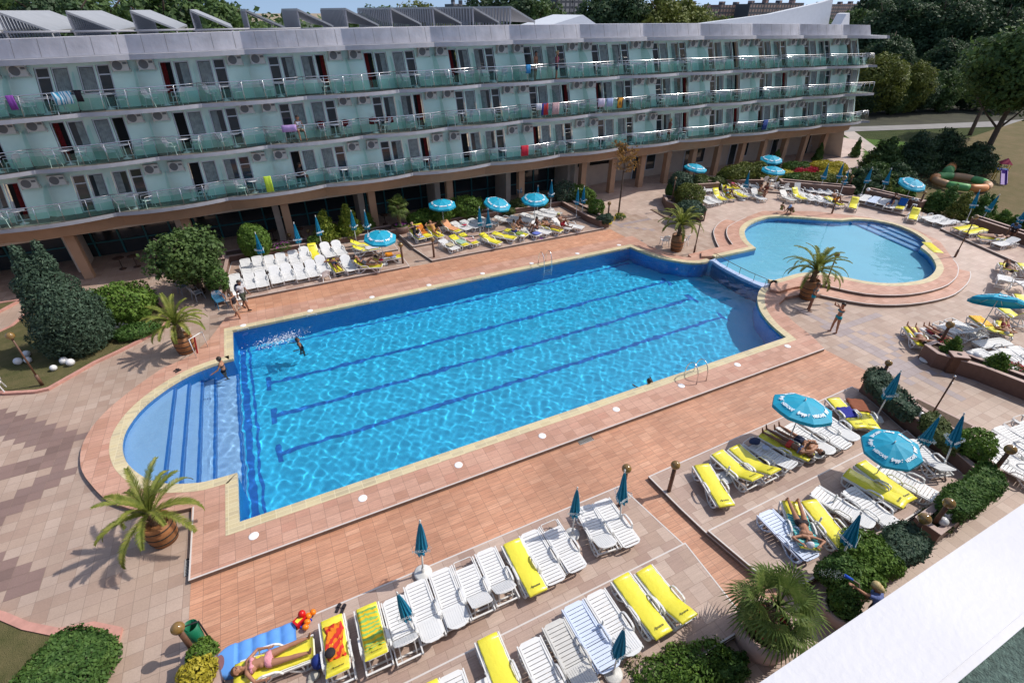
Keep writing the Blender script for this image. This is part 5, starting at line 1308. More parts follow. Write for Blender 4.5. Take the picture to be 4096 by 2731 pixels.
woman_l = lounger('p', 1600, 720, 520, 1120, 'ribbed', 0, True, 'yellow cushioned lounger under the woman in the striped bikini', T)
l1 = lounger('13', 690, 960, 800, 1430, 'hoop', 38, True, 'yellow lounger with orange and red towel at left end of near row', T, rz=R(-91))
l2 = lounger('13', 1010, 850, 1085, 1330, 'hoop', 42, True, 'yellow lounger with the patterned yellow towel, raised back', T, rz=R(-91))
l3 = lounger('13', 1255, 775, 1350, 1250, 'ribbed', 48, False, 'white lounger with raised back beside the yellow patterned towel', T, rz=R(-90))
l4 = lounger('13', 1455, 630, 1650, 1130, 'ribbed', 10, False, 'white flat lounger below the first closed umbrella of the near row', T, rz=R(-90))
l5 = lounger('13', 1680, 520, 1895, 1010, 'ribbed', 8, False, 'white lounger with ribbed head end, sixth in the near row', T, rz=R(-91))
l6 = lounger('13', 1890, 430, 2120, 900, 'hoop', 35, False, 'white lounger with open foot hoop and half raised back', T, rz=R(-91))
l7 = lounger('13', 2100, 335, 2340, 800, 'ribbed', 38, False, 'white lounger just left of the lone yellow one, back raised', T, rz=R(-91))
l8 = lounger('23', -10, 260, 215, 690, 'slat', 4, True, 'single yellow lounger among the white ones of the near front row', T, rz=R(-91))
l9 = lounger('23', 150, 170, 400, 590, 'slat', 0, False, 'white flat slatted lounger right of the lone yellow one', T, rz=R(-91))
l10 = lounger('23', 330, 85, 600, 480, 'hoop', 4, False, 'white lounger with open foot hoop and flat split slats', T, rz=R(-90))
l11 = lounger('D', 1340, 1160, 1362, 1262, 'ribbed', 24, False, 'white lounger with raised back beside the closed umbrella pole', T, rz=R(-97))
l12 = lounger('D', 1379, 1147, 1407, 1250, 'slat', 0, False, 'white lounger at the right end of the near front row', T, rz=R(-92))
# second row of the near terrace
m0 = lounger('13', 1560, 1560, 1700, 1900, 'slat', 0, True, 'yellow lounger tip at the bottom edge of the photo', TU, rz=R(-91))
m1 = lounger('13', 1780, 1470, 1900, 1800, 'ribbed', 10, False, 'white lounger cut by the bottom edge, further left', TU, rz=R(-91))
m2 = lounger('13', 2100, 1510, 2250, 1850, 'ribbed', 10, False, 'white lounger cut by the bottom edge, left of the big yellow one', TU, rz=R(-91))
m3 = lounger('13', 2115, 1130, 2320, 1568, 'slat', 8, True, 'yellow lounger at the left of the second near row', TU, rz=R(-91))
m4 = lounger('23', 150, 1165, 430, 1600, 'ribbed', 10, False, 'white lounger next to the leftmost big yellow one', TU, rz=R(-91))
m5 = lounger('23', 375, 995, 680, 1500, 'ribbed', 12, False, 'cream white lounger right before the bluish one', TU, rz=R(-91), m='oldwhite')
m6 = lounger('23', 550, 830, 880, 1400, 'slat', 4, False, 'bluish white slatted lounger in the second near row', TU, m='bluewhite', rz=R(-90))
m7 = lounger('23', 755, 725, 1110, 1270, 'ribbed', 10, False, 'white lounger behind the half open umbrella', TU, rz=R(-90))
m8 = lounger('23', 990, 580, 1280, 1060, 'slat', 4, True, 'yellow lounger with dark printed script, left of a yellow pair', TU, rz=R(-89))
m9 = lounger('23', 1200, 510, 1510, 970, 'ribbed', 22, True, 'rightmost yellow lounger of the second near row', TU, rz=R(-88))
# ---- right-hand terrace
r1 = lounger('22', 1735, 1125, 1695, 1490, 'slat', 0, True, 'lone yellow lounger beside the brown globe post', T, rz=R(-107))
r2 = lounger('n', 745, 700, 1270, 1160, 'hoop', 30, True, 'yellow lounger with raised head end beside the square umbrella base', T)
r3 = lounger('n', 1050, 600, 1600, 1060, 'hoop', 30, True, 'yellow lounger half in umbrella shade', T)
r4 = lounger('n', 1290, 480, 1980, 920, 'hoop', 14, False, 'white slatted lounger carrying a dark bag', T)
r5 = lounger('k', 200, 760, 960, 1180, 'ribbed', 8, True, 'yellow lounger under the woman in the red bikini', T)
r6 = lounger('k', 440, 690, 1180, 1120, 'ribbed', 4, False, 'white lounger under the man in dark trunks', T)
r7 = lounger('k', 680, 610, 1420, 1090, 'ribbed', 6, False, 'white lounger right of the man in dark trunks', T)
r8 = lounger('k', 950, 500, 1640, 930, 'slat', 0, False, 'white slatted lounger half under the open umbrella', T)
r9 = lounger('k', 1180, 370, 1840, 850, 'ribbed', 6, False, 'white ribbed lounger at the right edge of the open umbrella', T)
r10 = lounger('k', 1480, 140, 1860, 540, 'ribbed', 2, True, 'yellow lounger with the dark blue towel', T)
r11 = lounger('k', 1850, 160, 2140, 600, 'slat', 2, True, 'yellow lounger with the rust brown towel', T)
r12 = lounger('32', 1290, 890, 1600, 1190, 'slat', 22, False, 'white lounger standing against the planter wall', TU)
r13 = lounger('32', 1010, 1130, 1400, 1340, 'slat', 0, False, 'white slatted lounger mostly under the large open umbrella', TU)
r14 = lounger('32', 840, 1105, 1290, 1440, 'slat', 0, True, 'yellow lounger under the large open umbrella', TU)
r15 = lounger('32', 710, 1190, 1200, 1470, 'slat', 4, True, 'yellow lounger left of the large umbrella pole', TU)
r16 = lounger('o', 1330, 20, 2080, 480, 'ribbed', 4, False, 'white ribbed lounger with open side hoops in the rear right row', TU)
r17 = lounger('32', 730, 1345, 1150, 1670, 'ribbed', 4, False, 'white lounger nearest the clipped hedge corner', TU)
r18 = lounger('o', 980, 200, 1240, 900, 'ribbed', 8, True, 'yellow lounger under the woman in the white cap', TU)
r19 = lounger('o', 1240, 180, 1760, 830, 'hoop', 2, True, 'yellow lounger right of the woman in the white cap', TU)
r20 = lounger('o', 590, 345, 860, 1010, 'slat', 4, False, 'bright white slatted lounger with a crumpled towel', TU, rz=R(-93), m='bluewhite')
# ---- right edge, on the plaza
ES = 'row of white loungers beyond the planter at the right edge'
for i, (x, y, x2, y2, st_) in enumerate([(2290, 680, 2560, 830, 'hoop'), (2210, 730, 2480, 890, 'hoop'), (2110, 775, 2420, 960, 'ribbed'), (2010, 830, 2330, 1010, 'hoop'), (1950, 870, 2260, 1090, 'ribbed')]):
    lounger('32', x, y, x2, y2, st_, 0, False, ['farthest', 'second farthest', 'middle', 'second nearest', 'nearest but one'][i] + ' white lounger in the right edge row beyond the hedge', 0)
lounger('32', 2010, 1040, 2330, 1200, 'slat', 0, False, 'white lounger right behind the globe lamp in the hedge', 0)
# ---- right middle cluster behind the long planter
lounger('j', 170, 400, 360, 660, 'ribbed', 2, True, 'yellow lounger under the man lying at the plaza corner', 0)
lounger('j', 440, 400, 860, 660, 'ribbed', 4, False, 'white lounger under the sunbather on the dark red towel', 0)
lounger('j', 650, 300, 1050, 480, 'hoop', 36, False, 'white lounger with half raised slatted back in the right cluster', 0)
lounger('j', 870, 240, 1290, 440, 'hoop', 36, False, 'white lounger behind the half raised one in the right cluster', 0)
lounger('j', 1330, 200, 1640, 430, 'ribbed', 10, True, 'yellow lounger with orange striped towel under the side umbrella', 0)
lounger('j', 1850, 300, 1880, 480, 'ribbed', 10, True, 'yellow lounger under the reclining person in white and red', 0)
lounger('j', 1960, 640, 1440, 700, 'slat', 0, False, 'white slatted lounger standing crosswise behind the planter', 0, zf=None)
lounger('j', 1360, 780, 1640, 930, 'slat', 0, False, 'white lounger nearest the white ball lamps', 0)
lounger('j', 1580, 770, 2000, 1000, 'hoop', 0, False, 'white lounger behind the conical planter bush', 0)
lounger('j', 1880, 770, 2240, 1030, 'slat', 0, False, 'white lounger right of the conical planter bush', 0)
lounger('j', 2040, 730, 2420, 960, 'ribbed', 0, False, 'white lounger at the right end behind the planter', 0)
lounger('i', 1800, 300, 1900, 480, 'slat', 20, True, 'yellow lounger under the person with raised knees by the plaza', .28)
lounger('i', 1820, 560, 1800, 740, 'slat', 24, False, 'white lounger with raised back alone on the right plaza', .28)
lounger('i', 2110, 640, 2300, 760, 'hoop', 0, False, 'white lounger cut by the right edge on the plaza', .28)
lounger('i', 2200, 300, 2330, 440, 'slat', 30, True, 'yellow lounger cut by the right edge, upper one', .28)
lounger('i', 2150, 1000, 2290, 1230, 'slat', 24, True, 'yellow lounger cut by the right edge, lower one', .14)
lounger('i', 1760, 1290, 2060, 1500, 'slat', 50, True, 'yellow lounger with steep raised back behind the side umbrella', .07)
# ---- upper right terrace (beyond the small pool)
lounger('h', 700, 870, 1200, 810, 'slat', 4, True, 'first yellow lounger on the terrace beyond the small pool', .42)
lounger('h', 920, 950, 1440, 880, 'slat', 4, True, 'second yellow lounger on the terrace beyond the small pool', .42)
lounger('h', 1220, 1050, 1690, 1090, 'slat', 0, True, 'yellow lounger under the person being massaged', .42)
lounger('h', 1620, 1210, 2130, 1130, 'slat', 22, False, 'white lounger with raised back at the right edge terrace', .42)
for i, (a, b) in enumerate([((-30, 620), (330, 590)), ((110, 690), (520, 640)), ((330, 740), (740, 690))]):
    lounger('h', a[0], a[1], b[0], b[1], 'slat', 4, False, ['rear', 'middle', 'front'][i] + ' white lounger of three beside the dark conifers', .285)
lounger('g', 1400, 1330, 1440, 1200, 'slat', 40, True, 'yellow lounger seen from its raised back by the far pool rim', .285)
for i, (a, b, ang, cu) in enumerate([((250, 900), (430, 780), 6, False), ((470, 940), (600, 850), 6, False), ((680, 990), (800, 900), 6, False), ((850, 1060), (960, 960), 20, False), ((1090, 1095), (1200, 960), 45, True)]):
    lounger('g', a[0], a[1], b[0], b[1], 'slat', ang, cu, ['leftmost white lounger on the low terrace by the conifers', 'bluish white lounger on the low terrace by the conifers', 'third lounger on the low terrace left of the seated woman', 'white lounger under the woman in the black top', 'yellow lounger with the blue towel on its raised back'][i], .42, m='bluewhite' if i == 1 else 'white')
# ---- far row behind the small pool
for i, (x, y, y2, ang, cu) in enumerate([(540, 660, 590, 10, 0), (735, 680, 600, 10, 0), (915, 770, 690, 70, 0), (1110, 710, 640, 10, 0), (1300, 740, 670, 10, 0), (1500, 770, 690, 20, 0), (1700, 790, 720, 10, 0)]):
    lounger('f', x, y, x + 20, y2, 'slat', ang, bool(cu), ['white lounger at the left end of the back row', 'second white lounger of the back row', 'grey-white lounger standing steeply upright in the back row', 'white lounger left of the folded umbrella in the back row', 'white lounger under the folded umbrella of the back row', 'white lounger with raised head end in the back row', 'white lounger at the right end of the back row'][i] + ' beyond the small pool', .285, rz=R(75))
for i, (x, y, y2, ang, cu) in enumerate([(660, 900, 800, 35, 0), (905, 880, 700, 50, 1), (1110, 900, 790, 10, 0), (1310, 930, 810, 10, 0), (1510, 970, 830, 10, 0), (1740, 1010, 880, 10, 1)]):
    lounger('f', x, y, x - 10, y2, 'ribbed' if i == 1 else 'slat', ang, bool(cu), ['greyish lounger turned away at the left of the front row', 'lounger with yellow cushion and upright back in the front row', 'third lounger of the front row', 'fourth lounger of the front row', 'lounger with a dark bag in the front row', 'yellow lounger under the seated bather in the front row'][i] + ' beyond the small pool', .285, rz=R(78), m='oldwhite' if i == 0 else 'white')
lounger('f', 1960, 1080, 1990, 960, 'slat', 40, True, 'grey lounger with yellow cushion turned away from the small pool', .285, m='oldwhite')
# ---- left group behind the small pool
for i, q in enumerate([(620, 715, 330, 600, 0, 1), (720, 700, 420, 585, 0, 0), (880, 690, 540, 565, 0, 0), (980, 660, 670, 520, 0, 1), (1230, 645, 1040, 530, 6, 1), (1410, 650, 1220, 540, 6, 1), (1620, 640, 1440, 530, 0, 0), (1900, 640, 1700, 540, 20, 0),
        (830, 980, 600, 860, 0, 0), (1000, 950, 680, 800, 0, 0), (1120, 900, 870, 770, 45, 1), (1290, 870, 1130, 760, 40, 1), (1590, 830, 1280, 700, 0, 1), (1680, 800, 1430, 690, 0, 0), (2010, 880, 1810, 790, 45, 0)]):
    lounger('e', q[0], q[1], q[2], q[3], 'slat', q[4], bool(q[5]), ['yellow lounger beside the dark round bushes', 'white lounger next to the bush-side yellow one', 'white lounger in the middle of the upper left row', 'yellow lounger at the planter opening', 'yellow lounger by the planter wall', 'yellow lounger under the bather in pink', 'white lounger behind the closed umbrella', 'white lounger left of the white chair',
        'white lounger at the lower left by the olive bushes', 'white lounger with crumpled clothes', 'white draped lounger with yellow foot and raised back', 'lounger under the woman with one raised knee', 'yellow lounger left of the closed umbrella foot', 'white lounger under the bags', 'white lounger in shade under the two seated bathers'][i] + ', far group', .0 if i < 0 else .27, zf=None)
# ---- far terraces in front of the restaurant
fd = R(92)
for i, (x, y, y2) in enumerate([(510, 1085, 790), (780, 1020, 760), (1060, 1000, 700), (1320, 940, 650), (1610, 880, 640), (1860, 820, 590), (2060, 760, 530)]):
    lounger('a', x, y, x - 20, y2, 'slat' if i < 5 else 'ribbed', 24 if i < 5 else 38, i == 6, ['white lounger at the left end', 'white lounger behind the first closed umbrella', 'white lounger right of the first closed umbrella', 'fourth white lounger', 'white lounger behind the second closed umbrella', 'ribbed white lounger beside the yellow one', 'single yellow lounger'][i] + ' of the upper left terrace row', TU, rz=fd)
for i, (x, y) in enumerate([(210, 815), (470, 770)]):
    lounger('b', x + 50, y, x, y - 200, 'ribbed', 38, False, ['white ribbed lounger right of the yellow one', 'last white ribbed lounger'][i] + ' in the upper left terrace row', TU, rz=R(97))
for i, (x, y) in enumerate([(270, 1460), (590, 1415), (860, 1370), (1180, 1290), (1450, 1230), (1740, 1200), (2010, 1145)]):
    lounger('a', x, y, x - 20, y - 250, 'slat' if i in (0, 1, 2, 5) else 'ribbed', 26 if i in (0, 1, 2, 5) else 40, False, ['white lounger behind the walking man', 'second white lounger', 'third white lounger, slatted', 'fourth lounger, ribbed back', 'fifth lounger, ribbed back', 'sixth lounger, slatted', 'seventh lounger, ribbed back'][i] + ' in the lower left terrace row', T, rz=fd)
lb1 = lounger('b', 130, 1160, 60, 950, 'ribbed', 50, False, 'white lounger with upright back next to the sunbather on his front', T, rz=R(94))
lb2 = lounger('b', 450, 1160, 380, 900, 'ribbed', 12, True, 'yellow lounger under the man lying on his front in dark trunks', T, rz=R(98))
lb3 = lounger('b', 740, 1125, 660, 900, 'ribbed', 38, False, 'white ribbed lounger right of the sunbather in dark trunks', T, rz=R(97))
lb4 = lounger('b', 1400, 1010, 930, 880, 'ribbed', 40, True, 'yellow lounger under the woman reading, red bag beneath', T, rz=R(160))
lb5 = lounger('b', 1830, 790, 1280, 800, 'ribbed', 4, True, 'yellow lounger under the man in orange shorts', T, rz=R(176))
lb6 = lounger('b', 1340, 600, 800, 570, 'ribbed', 28, True, 'yellow lounger with white towel behind the open umbrella', TU, rz=R(178))
lb7 = lounger('b', 1290, 520, 880, 400, 'slat', 28, True, 'yellow lounger furthest back behind the open umbrella', TU, rz=R(168))
LC = []
for i, (x, y, ang, cu, z, rz_) in enumerate([(500, 1095, 45, 1, TU, 100), (680, 1050, 40, 1, TU, 103), (930, 1045, 35, 1, TU, 101), (1330, 925, 38, 1, TU, 113), (1560, 870, 10, 0, TU, 113), (1770, 830, 8, 0, TU, 113), (1950, 790, 8, 0, TU, 113), (2150, 755, 8, 0, TU, 112),
        (1270, 1315, 12, 0, T, 106), (1500, 1240, 14, 1, T, 105), (1720, 1195, 14, 1, T, 105), (2240, 1190, 20, 1, T, 113)]):
    LC.append(lounger('c', x, y, x - 60, y - 150, 'slat', ang, bool(cu), ['yellow lounger under the person in black clothes', 'yellow lounger with the orange towel over its back', 'yellow lounger under the woman in the tan swimsuit', 'lounger covered with the orange striped towel', 'white lounger with the red and blue bag', 'white lounger left of the folded umbrella', 'white lounger behind the folded umbrella', 'white lounger beside the second folded umbrella',
        'white lounger with beige towel at the terrace front', 'yellow lounger with the green towel', 'yellow lounger with the pink towel', 'yellow lounger half in umbrella shade'][i] + ', middle terrace', z, rz=R(rz_)))
LD = []
for i, (x, y, ang, cu, z, rz_) in enumerate([(470, 1190, 8, 1, T, 128), (720, 1130, 5, 1, T, 122), (1010, 1120, 5, 0, T, 110), (1230, 1070, 55, 0, T, 116), (1500, 1030, 12, 1, T, 118), (1730, 965, 40, 0, T, 118), (1980, 950, 6, 0, T, 123),
        (500, 800, 12, 0, TU, 135), (820, 790, 6, 0, TU, 128), (1060, 740, 6, 0, TU, 124), (1330, 700, 6, 0, TU, 122), (1480, 640, 4, 0, TU, 122)]):
    LD.append(lounger('d', x, y, x - 60, y - 150, 'slat' if i != 3 else 'ribbed', ang, bool(cu), ['yellow lounger under the man sitting with his back turned', 'yellow lounger with the green towel beside the stool', 'lounger under the seated dark-haired woman', 'white lounger with upright ribbed back', 'yellow lounger under the man lying with a pale cap', 'lounger under the man in red shorts', 'white lounger with shoes at the right end',
        'white lounger under the left open umbrella', 'white lounger under the right open umbrella', 'white lounger right of the umbrella pole', 'white lounger with the shadowed head end', 'white lounger at the planter wall'][i] + ', right part of the middle terrace', z, rz=R(rz_)))
# ---- open umbrellas
def OU(t, gx, gy, label, z, lean, rz=0, base='round', sc=.90, zf=None): return open_umbrella(t, gx, gy, label, z, base, lean, rz, zf, sc)
OU('k', 660, 975, 'open turquoise parasol over the sunbathing pair on the right terrace', T, (R(-4), R(6)), R(12))
OU('32', 960, 1275, 'large open turquoise parasol nearest the camera on the right terrace', TU, (R(2), R(-10)), R(22), sc=.76)
OU('b', 1440, 1000, 'open turquoise parasol over the reading woman on the upper left terrace', T, (R(8), R(2)), R(5))
OU('c', 985, 870, 'open turquoise parasol in front of the wide juniper hedge', TU, (R(4), R(0)), R(10))
OU('d', 70, 960, 'left one of the two open turquoise parasols by the seated bathers', T, (R(14), R(8)), R(30))
OU('d', 880, 850, 'right one of the two open turquoise parasols by the seated bathers', TU, (R(9), R(-3)), R(15))
OU('e', 370, 640, 'open turquoise parasol beside the dark conifer bush of the far group', .27, (R(6), R(4)), R(8))
OU('f', 20, 430, 'open turquoise parasol over the white chairs, the one further back', .27, (R(6), R(-4)), R(20))
OU('f', 60, 700, 'open turquoise parasol over the shaded bathers, the nearer one', .27, (R(4), R(0)), R(14))
OU('g', 1180, 1040, 'open turquoise parasol over the seated woman on the low terrace', .42, (R(15), R(-4)), R(10))
OU('j', 1370, 560, 'steeply tilted open turquoise parasol at the right edge', 0, (R(-22), R(24)), R(12), 'square', 1.0)
# ---- closed umbrellas
def CU(t, x, y, label, z=0, **k): return closed_umbrella(t, x, y, label, z, **k)
CU('13', 1535, 565, 'closed turquoise umbrella on its round base at the pool side of the near row', T, lean=(R(2), R(-3)))
CU('13', 1460, 1120, 'closed turquoise umbrella standing between two near white loungers', T, sc=.86, lean=(R(-4), R(4)))
CU('23', 553, 210, 'closed turquoise umbrella between loungers at the right part of the near row', T, sc=.9)
CU('23', 985, 110, 'closed turquoise umbrella at the right end of the near row, by the globe post', T, lean=(R(0), R(3)))
CU('23', 925, 1490, 'half folded turquoise umbrella at the bottom of the photo', TU, sc=.9)
CU('32', 980, 720, 'closed turquoise umbrella beside the brown towel lounger', T, base='square')
CU('32', 1300, 1130, 'dark closed turquoise umbrella behind the large open one', TU, sc=.95)
CU('32', 1600, 1180, 'closed turquoise umbrella leaning over the hedge on a round base', TU, lean=(R(2), R(8)))
CU('33', 640, 500, 'closed turquoise umbrella rising behind the bushes by the fan palm', TU, lean=(R(0), R(6)))
CU('a', 920, 1010, 'leftmost closed umbrella of the upper left terrace', TU); CU('a', 1740, 760, 'second closed umbrella of the upper left terrace', TU)
CU('b', 70, 700, 'closed umbrella beside the yellow lounger on the upper left terrace', TU); CU('b', 830, 570, 'closed umbrella in front of the golden thuja bushes', TU); CU('b', 1120, 560, 'closed umbrella behind the open parasol, upper left terrace', TU)
CU('c', 1800, 1140, 'closed umbrella on a round base in the middle terrace, left of two', T); CU('c', 1990, 1180, 'closed umbrella on a white square base in the middle terrace', T, base='square')
CU('d', 560, 470, 'closed umbrella standing behind the clipped shrubs by a column', TU, sc=.95); CU('d', 945, 640, 'closed umbrella half hidden by the right open parasol', TU, sc=.9); CU('d', 1240, 580, 'closed umbrella above the white loungers near the planter corner', TU)
CU('d', 1815, 740, 'front one of the two closed umbrellas by the planter corner', T, sc=.95); CU('d', 1945, 720, 'rear one of the two closed umbrellas by the planter corner', T)
CU('e', 1500, 910, 'closed umbrella on a white base among the far group loungers', .27)
CU('f', 1210, 720, 'leftmost closed umbrella of the back row beyond the small pool', .285); CU('f', 1540, 700, 'tallest closed umbrella of the back row beyond the small pool', .285); CU('f', 1660, 830, 'closed umbrella partly behind the street lamp globe', .285, sc=.95)
CU('g', 240, 800, 'closed umbrella at the left end of the low terrace', .42, lean=(R(0), R(6))); CU('g', 665, 850, 'closed umbrella between loungers of the low terrace', .42)
CU('h', 930, 740, 'closed umbrella on a blue base by the dark conifers', .285, lean=(0, R(4))); CU('h', 1190, 800, 'crumpled closed umbrella behind the yellow loungers', .42, lean=(0, R(8))); CU('h', 1900, 1060, 'closed umbrella near the bending man in blue', .42, lean=(0, R(6)))
# umbrella feet without an umbrella
def foot(t, x, y, label, z=0, k='round', zf=None):
    o = empty('umbrella_base', G(t, x, y, z), 0, label, 'umbrella base'); link('base', BASE[k], None, o); mb = MB(); mb.tube([(0, 0, .1), (0, 0, .62)], .028, 7); mb.build('tube', PM['pole'], o)
foot('n', 900, 1190, 'square white umbrella base with empty tube beside the yellow lounger', T, 'square')
foot('j', 455, 1010, 'round white umbrella base with empty tube in front of the long planter'); foot('o', 1570, 300, 'round white umbrella base with empty tube between loungers', TU); foot('o', 1340, 640, 'white umbrella base with empty tube beside the yellow lounger, right terrace', TU, 'square')
foot('23', 815, 1110, 'umbrella base with empty tube beside the bluish lounger', TU); foot('g', 1570, 1360, 'low white umbrella base beside the three white loungers', .285, 'square')
# ---- globe posts and street lamps
def GP(*a, **k): return globe_post(*a, **k)
GP('22', 1440, 1370, 1498, 1132, 'short brown globe post on the corner of the right terrace', T)
GP('D', 1424, 1160, 1440, 1076, 'short brown globe post behind the closed umbrella of the near row', T)
GP('03', 1800, 1300, 1727, 1215, 'brown globe post in the square planter at bottom left', .0, h=1.25)
GP('11', 1350, 850, 1330, 682, 'short brown globe post at the end of the upper left terrace', T); GP('11', 1635, 795, 1620, 630, 'short brown globe post at the front of the middle terrace', T)
GP('11', 500, 640, 486, 552, 'small globe post in front of the golden thujas', .3, r_=.13); GP('11', 325, 665, 308, 590, 'small globe post in the flower planter', .3, r_=.13)
GP('11', 2110, 370, 2108, 292, 'small globe post behind the middle hedge', .4, r_=.13); GP('11', 2250, 345, 2250, 270, 'small globe post right of the middle hedge', .4, r_=.13)
GP('02', 390, 400, 120, -5, 'thin leaning-looking lamp post with bronze globe on the left lawn', .05, h=2.5)
GP('21', 1670, 760, 1735, 430, 'tall street lamp with bronze globe beside the barrel palm'); GP('31', 510, 1090, 622, 768, 'tall street lamp with bronze globe at the palm by the small pool')
GP('31', 585, 395, 680, 110, 'tall street lamp behind the small pool', .285, h=2.75); GP('31', 1712, 800, 1880, 475, 'tall street lamp on the right plaza', .2, h=2.7)
GP('21', 1450, 370, 1487, 95, 'slim lamp post with white-bronze globe in the square pit', .0, r_=.1, h=2.6); GP('21', 1425, 60, 1435, 38, 'small globe post at the garden steps', .3, h=1.3, r_=.12)
GP('21', 875, 480, 877, 348, 'globe post in the planter at the middle terrace end', .0, h=1.5, r_=.14)
GP('32', 1040, 330, 1088, 252, 'globe lamp at the top of the diagonal planter hedge', .55, h=.75, r_=.14); GP('m', 1690, 390, 1810, 240, 'globe lamp rising from the hedge at the right edge', .5, h=1.05, r_=.17)
GP('m', 640, 1300, 830, 1030, 'globe lamp in the grass-filled planter with white balls', .55, h=.9, r_=.16); GP('m', 250, 1520, 390, 1330, 'globe lamp between clipped hedge and grass planter', .55, h=.75, r_=.17)
GP('j', 700, 720, 830, 450, 'globe lamp at the corner of the long planter, by the sunbathers', .5, h=1.1, r_=.17); GP('f', 1890, 560, 1945, 410, 'small globe post at the right end of the back planter', 1.0, h=.7, r_=.13); GP('g', 1580, 950, 1660, 760, 'small globe post on the low terrace planter', 1.0, h=.75, r_=.13)
# white ball lamps
for i, (t, x, y, z, r_, w_) in enumerate([('02', 180, 205, .05, .17, 'left-hand ball of the shaded group on the left lawn'), ('02', 258, 135, .05, .16, 'rear ball of the shaded group on the left lawn'), ('02', 270, 190, .05, .15, 'ball behind the lamp post on the left lawn'), ('02', 600, 200, .05, .17, 'bright ball of the pair on the left lawn'), ('02', 660, 215, .05, .17, 'right ball of the bright pair on the left lawn'), ('02', 503, 262, .05, .14, 'single small ball on the left lawn near the kerb'),
        ('01', 1080, 1450, .05, .15, 'left ball of three below the round bush'), ('01', 1130, 1435, .05, .15, 'middle ball of three below the round bush'), ('01', 1165, 1440, .05, .12, 'smallest ball of three below the round bush'), ('a', 1135, 530, .3, .14, 'ball in the planter beside the bright round bush'), ('a', 1360, 480, .3, .12, 'ball behind the pale flowers of the terrace planter'),
        ('j', 1215, 940, .5, .17, 'left ball lamp on the long brown planter'), ('j', 1350, 980, .5, .2, 'largest ball lamp on the long brown planter'), ('j', 1480, 1030, .45, .15, 'half sunk ball lamp on the long brown planter'), ('l', 1235, 500, .6, .15, 'left one of the touching balls in the diagonal planter'), ('l', 1270, 540, .6, .14, 'right one of the touching balls in the diagonal planter'),
        ('m', 860, 1210, .55, .15, 'middle ball in the grass planter'), ('m', 970, 1150, .55, .15, 'shaded ball in the grass planter'), ('m', 760, 1320, .55, .14, 'front ball in the grass planter'), ('g', 400, 700, 1.0, .14, 'ball on the low terrace planter, left'), ('g', 1400, 910, 1.0, .13, 'ball on the low terrace planter beside the blue towel'), ('g', 1480, 930, 1.0, .13, 'ball next to the small globe post on the low terrace')]):
    ball_lamp(t, x, y, 'white ' + w_, z, r_)
# ---- planters
planter('planter', [(-3.6, 33.65), (7.4, 33.65), (7.4, 34.75), (-3.6, 34.75)], .6, 'long brown planter wall behind the upper left terrace')
planter('planter', [(-4.15, 28.4), (-3.7, 28.35), (-3.25, 33.6), (-4.3, 33.6)], .6, 'narrow brown planter at the left end of the terrace, under the tree')
planter('planter', [(8.6, 33.95), (20.9, 33.95), (20.95, 30.2), (21.2, 28.9), (22.0, 28.9), (22.1, 31.5), (21.9, 34.9), (8.6, 34.9)], .6, 'brown planter around the corner of the middle terrace')
planter('planter', [(28.2, 27.6), (29.2, 26.7), (30.3, 28.2), (30.0, 30.2), (29.0, 31.4), (28.2, 30.0)], .7, 'dark brown planter holding the olive bushes', .1)
planter('planter', [(31.5, 32.4), (35.2, 31.4), (35.6, 32.3), (32.0, 33.4)], .7, 'brown planter behind the far group, left of the opening', .27)
planter('planter', [(36.0, 32.0), (39.4, 30.4), (40.0, 31.2), (36.5, 33.0)], .7, 'brown planter below the green hedge, far group', .27)
planter('planter', [(40.3, 29.3), (44.3, 25.3), (44.9, 25.9), (40.9, 30.1)], .75, 'brown planter along the back row beyond the small pool', .27)
planter('planter', [(44.6, 24.6), (45.3, 20.6), (46.1, 20.7), (45.4, 24.9)], .75, 'brown planter behind the low terrace with the blue towel', .3)
planter('planter', [(45.0, 17.0), (44.3, 13.2), (43.6, 10.4), (44.3, 10.2), (45.1, 13.0), (45.8, 17.0)], .75, 'brown planter behind the yellow loungers at right', .3)
LP_ = G('j', 460, 720, .72); planter('planter', [(25.25, 8.85), (25.0, 8.15), (25.7, 6.7), (26.0, 5.2), (26.4, 3.4), (27.2, 3.5), (26.75, 5.4), (26.3, 7.3), (26.05, 8.85)], .7, 'long dark brown planter in front of the right cluster')
planter('planter', [(20.2, 8.35), (19.6, 5.7), (18.85, 3.55), (19.6, 3.2), (20.4, 5.2), (20.9, 8.5)], .72, 'diagonal brown planter wall beside the right terrace', .0)
planter('planter', [tuple(G('m', x, y, .62)[:2]) for x, y in ((770, 880), (1230, 510), (1340, 385), (1560, 200), (1890, 600), (1230, 1155))], .6, 'low brown planter carrying the dark clipped hedge', .0)
planter('planter', G_ := [tuple(G('m', x, y, .55)[:2]) for x, y in ((290, 1205), (745, 1520), (1200, 1170), (760, 870))], .55, 'brown planter filled with grass and white balls')
planter('planter', [tuple(G('03', x, y, .55)[:2]) for x, y in ((1665, 1295), (1945, 1178), (2060, 1700), (1680, 1750))], .55, 'brown square planter at the bottom left with golden shrub')
planter('planter', [tuple(G('33', x, y, .57)[:2]) for x, y in ((1500, 320), (1130, 140), (860, 240), (590, 500), (660, 760), (830, 800), (1080, 590))], .55, 'low planter carrying the juniper mounds near the parapet')
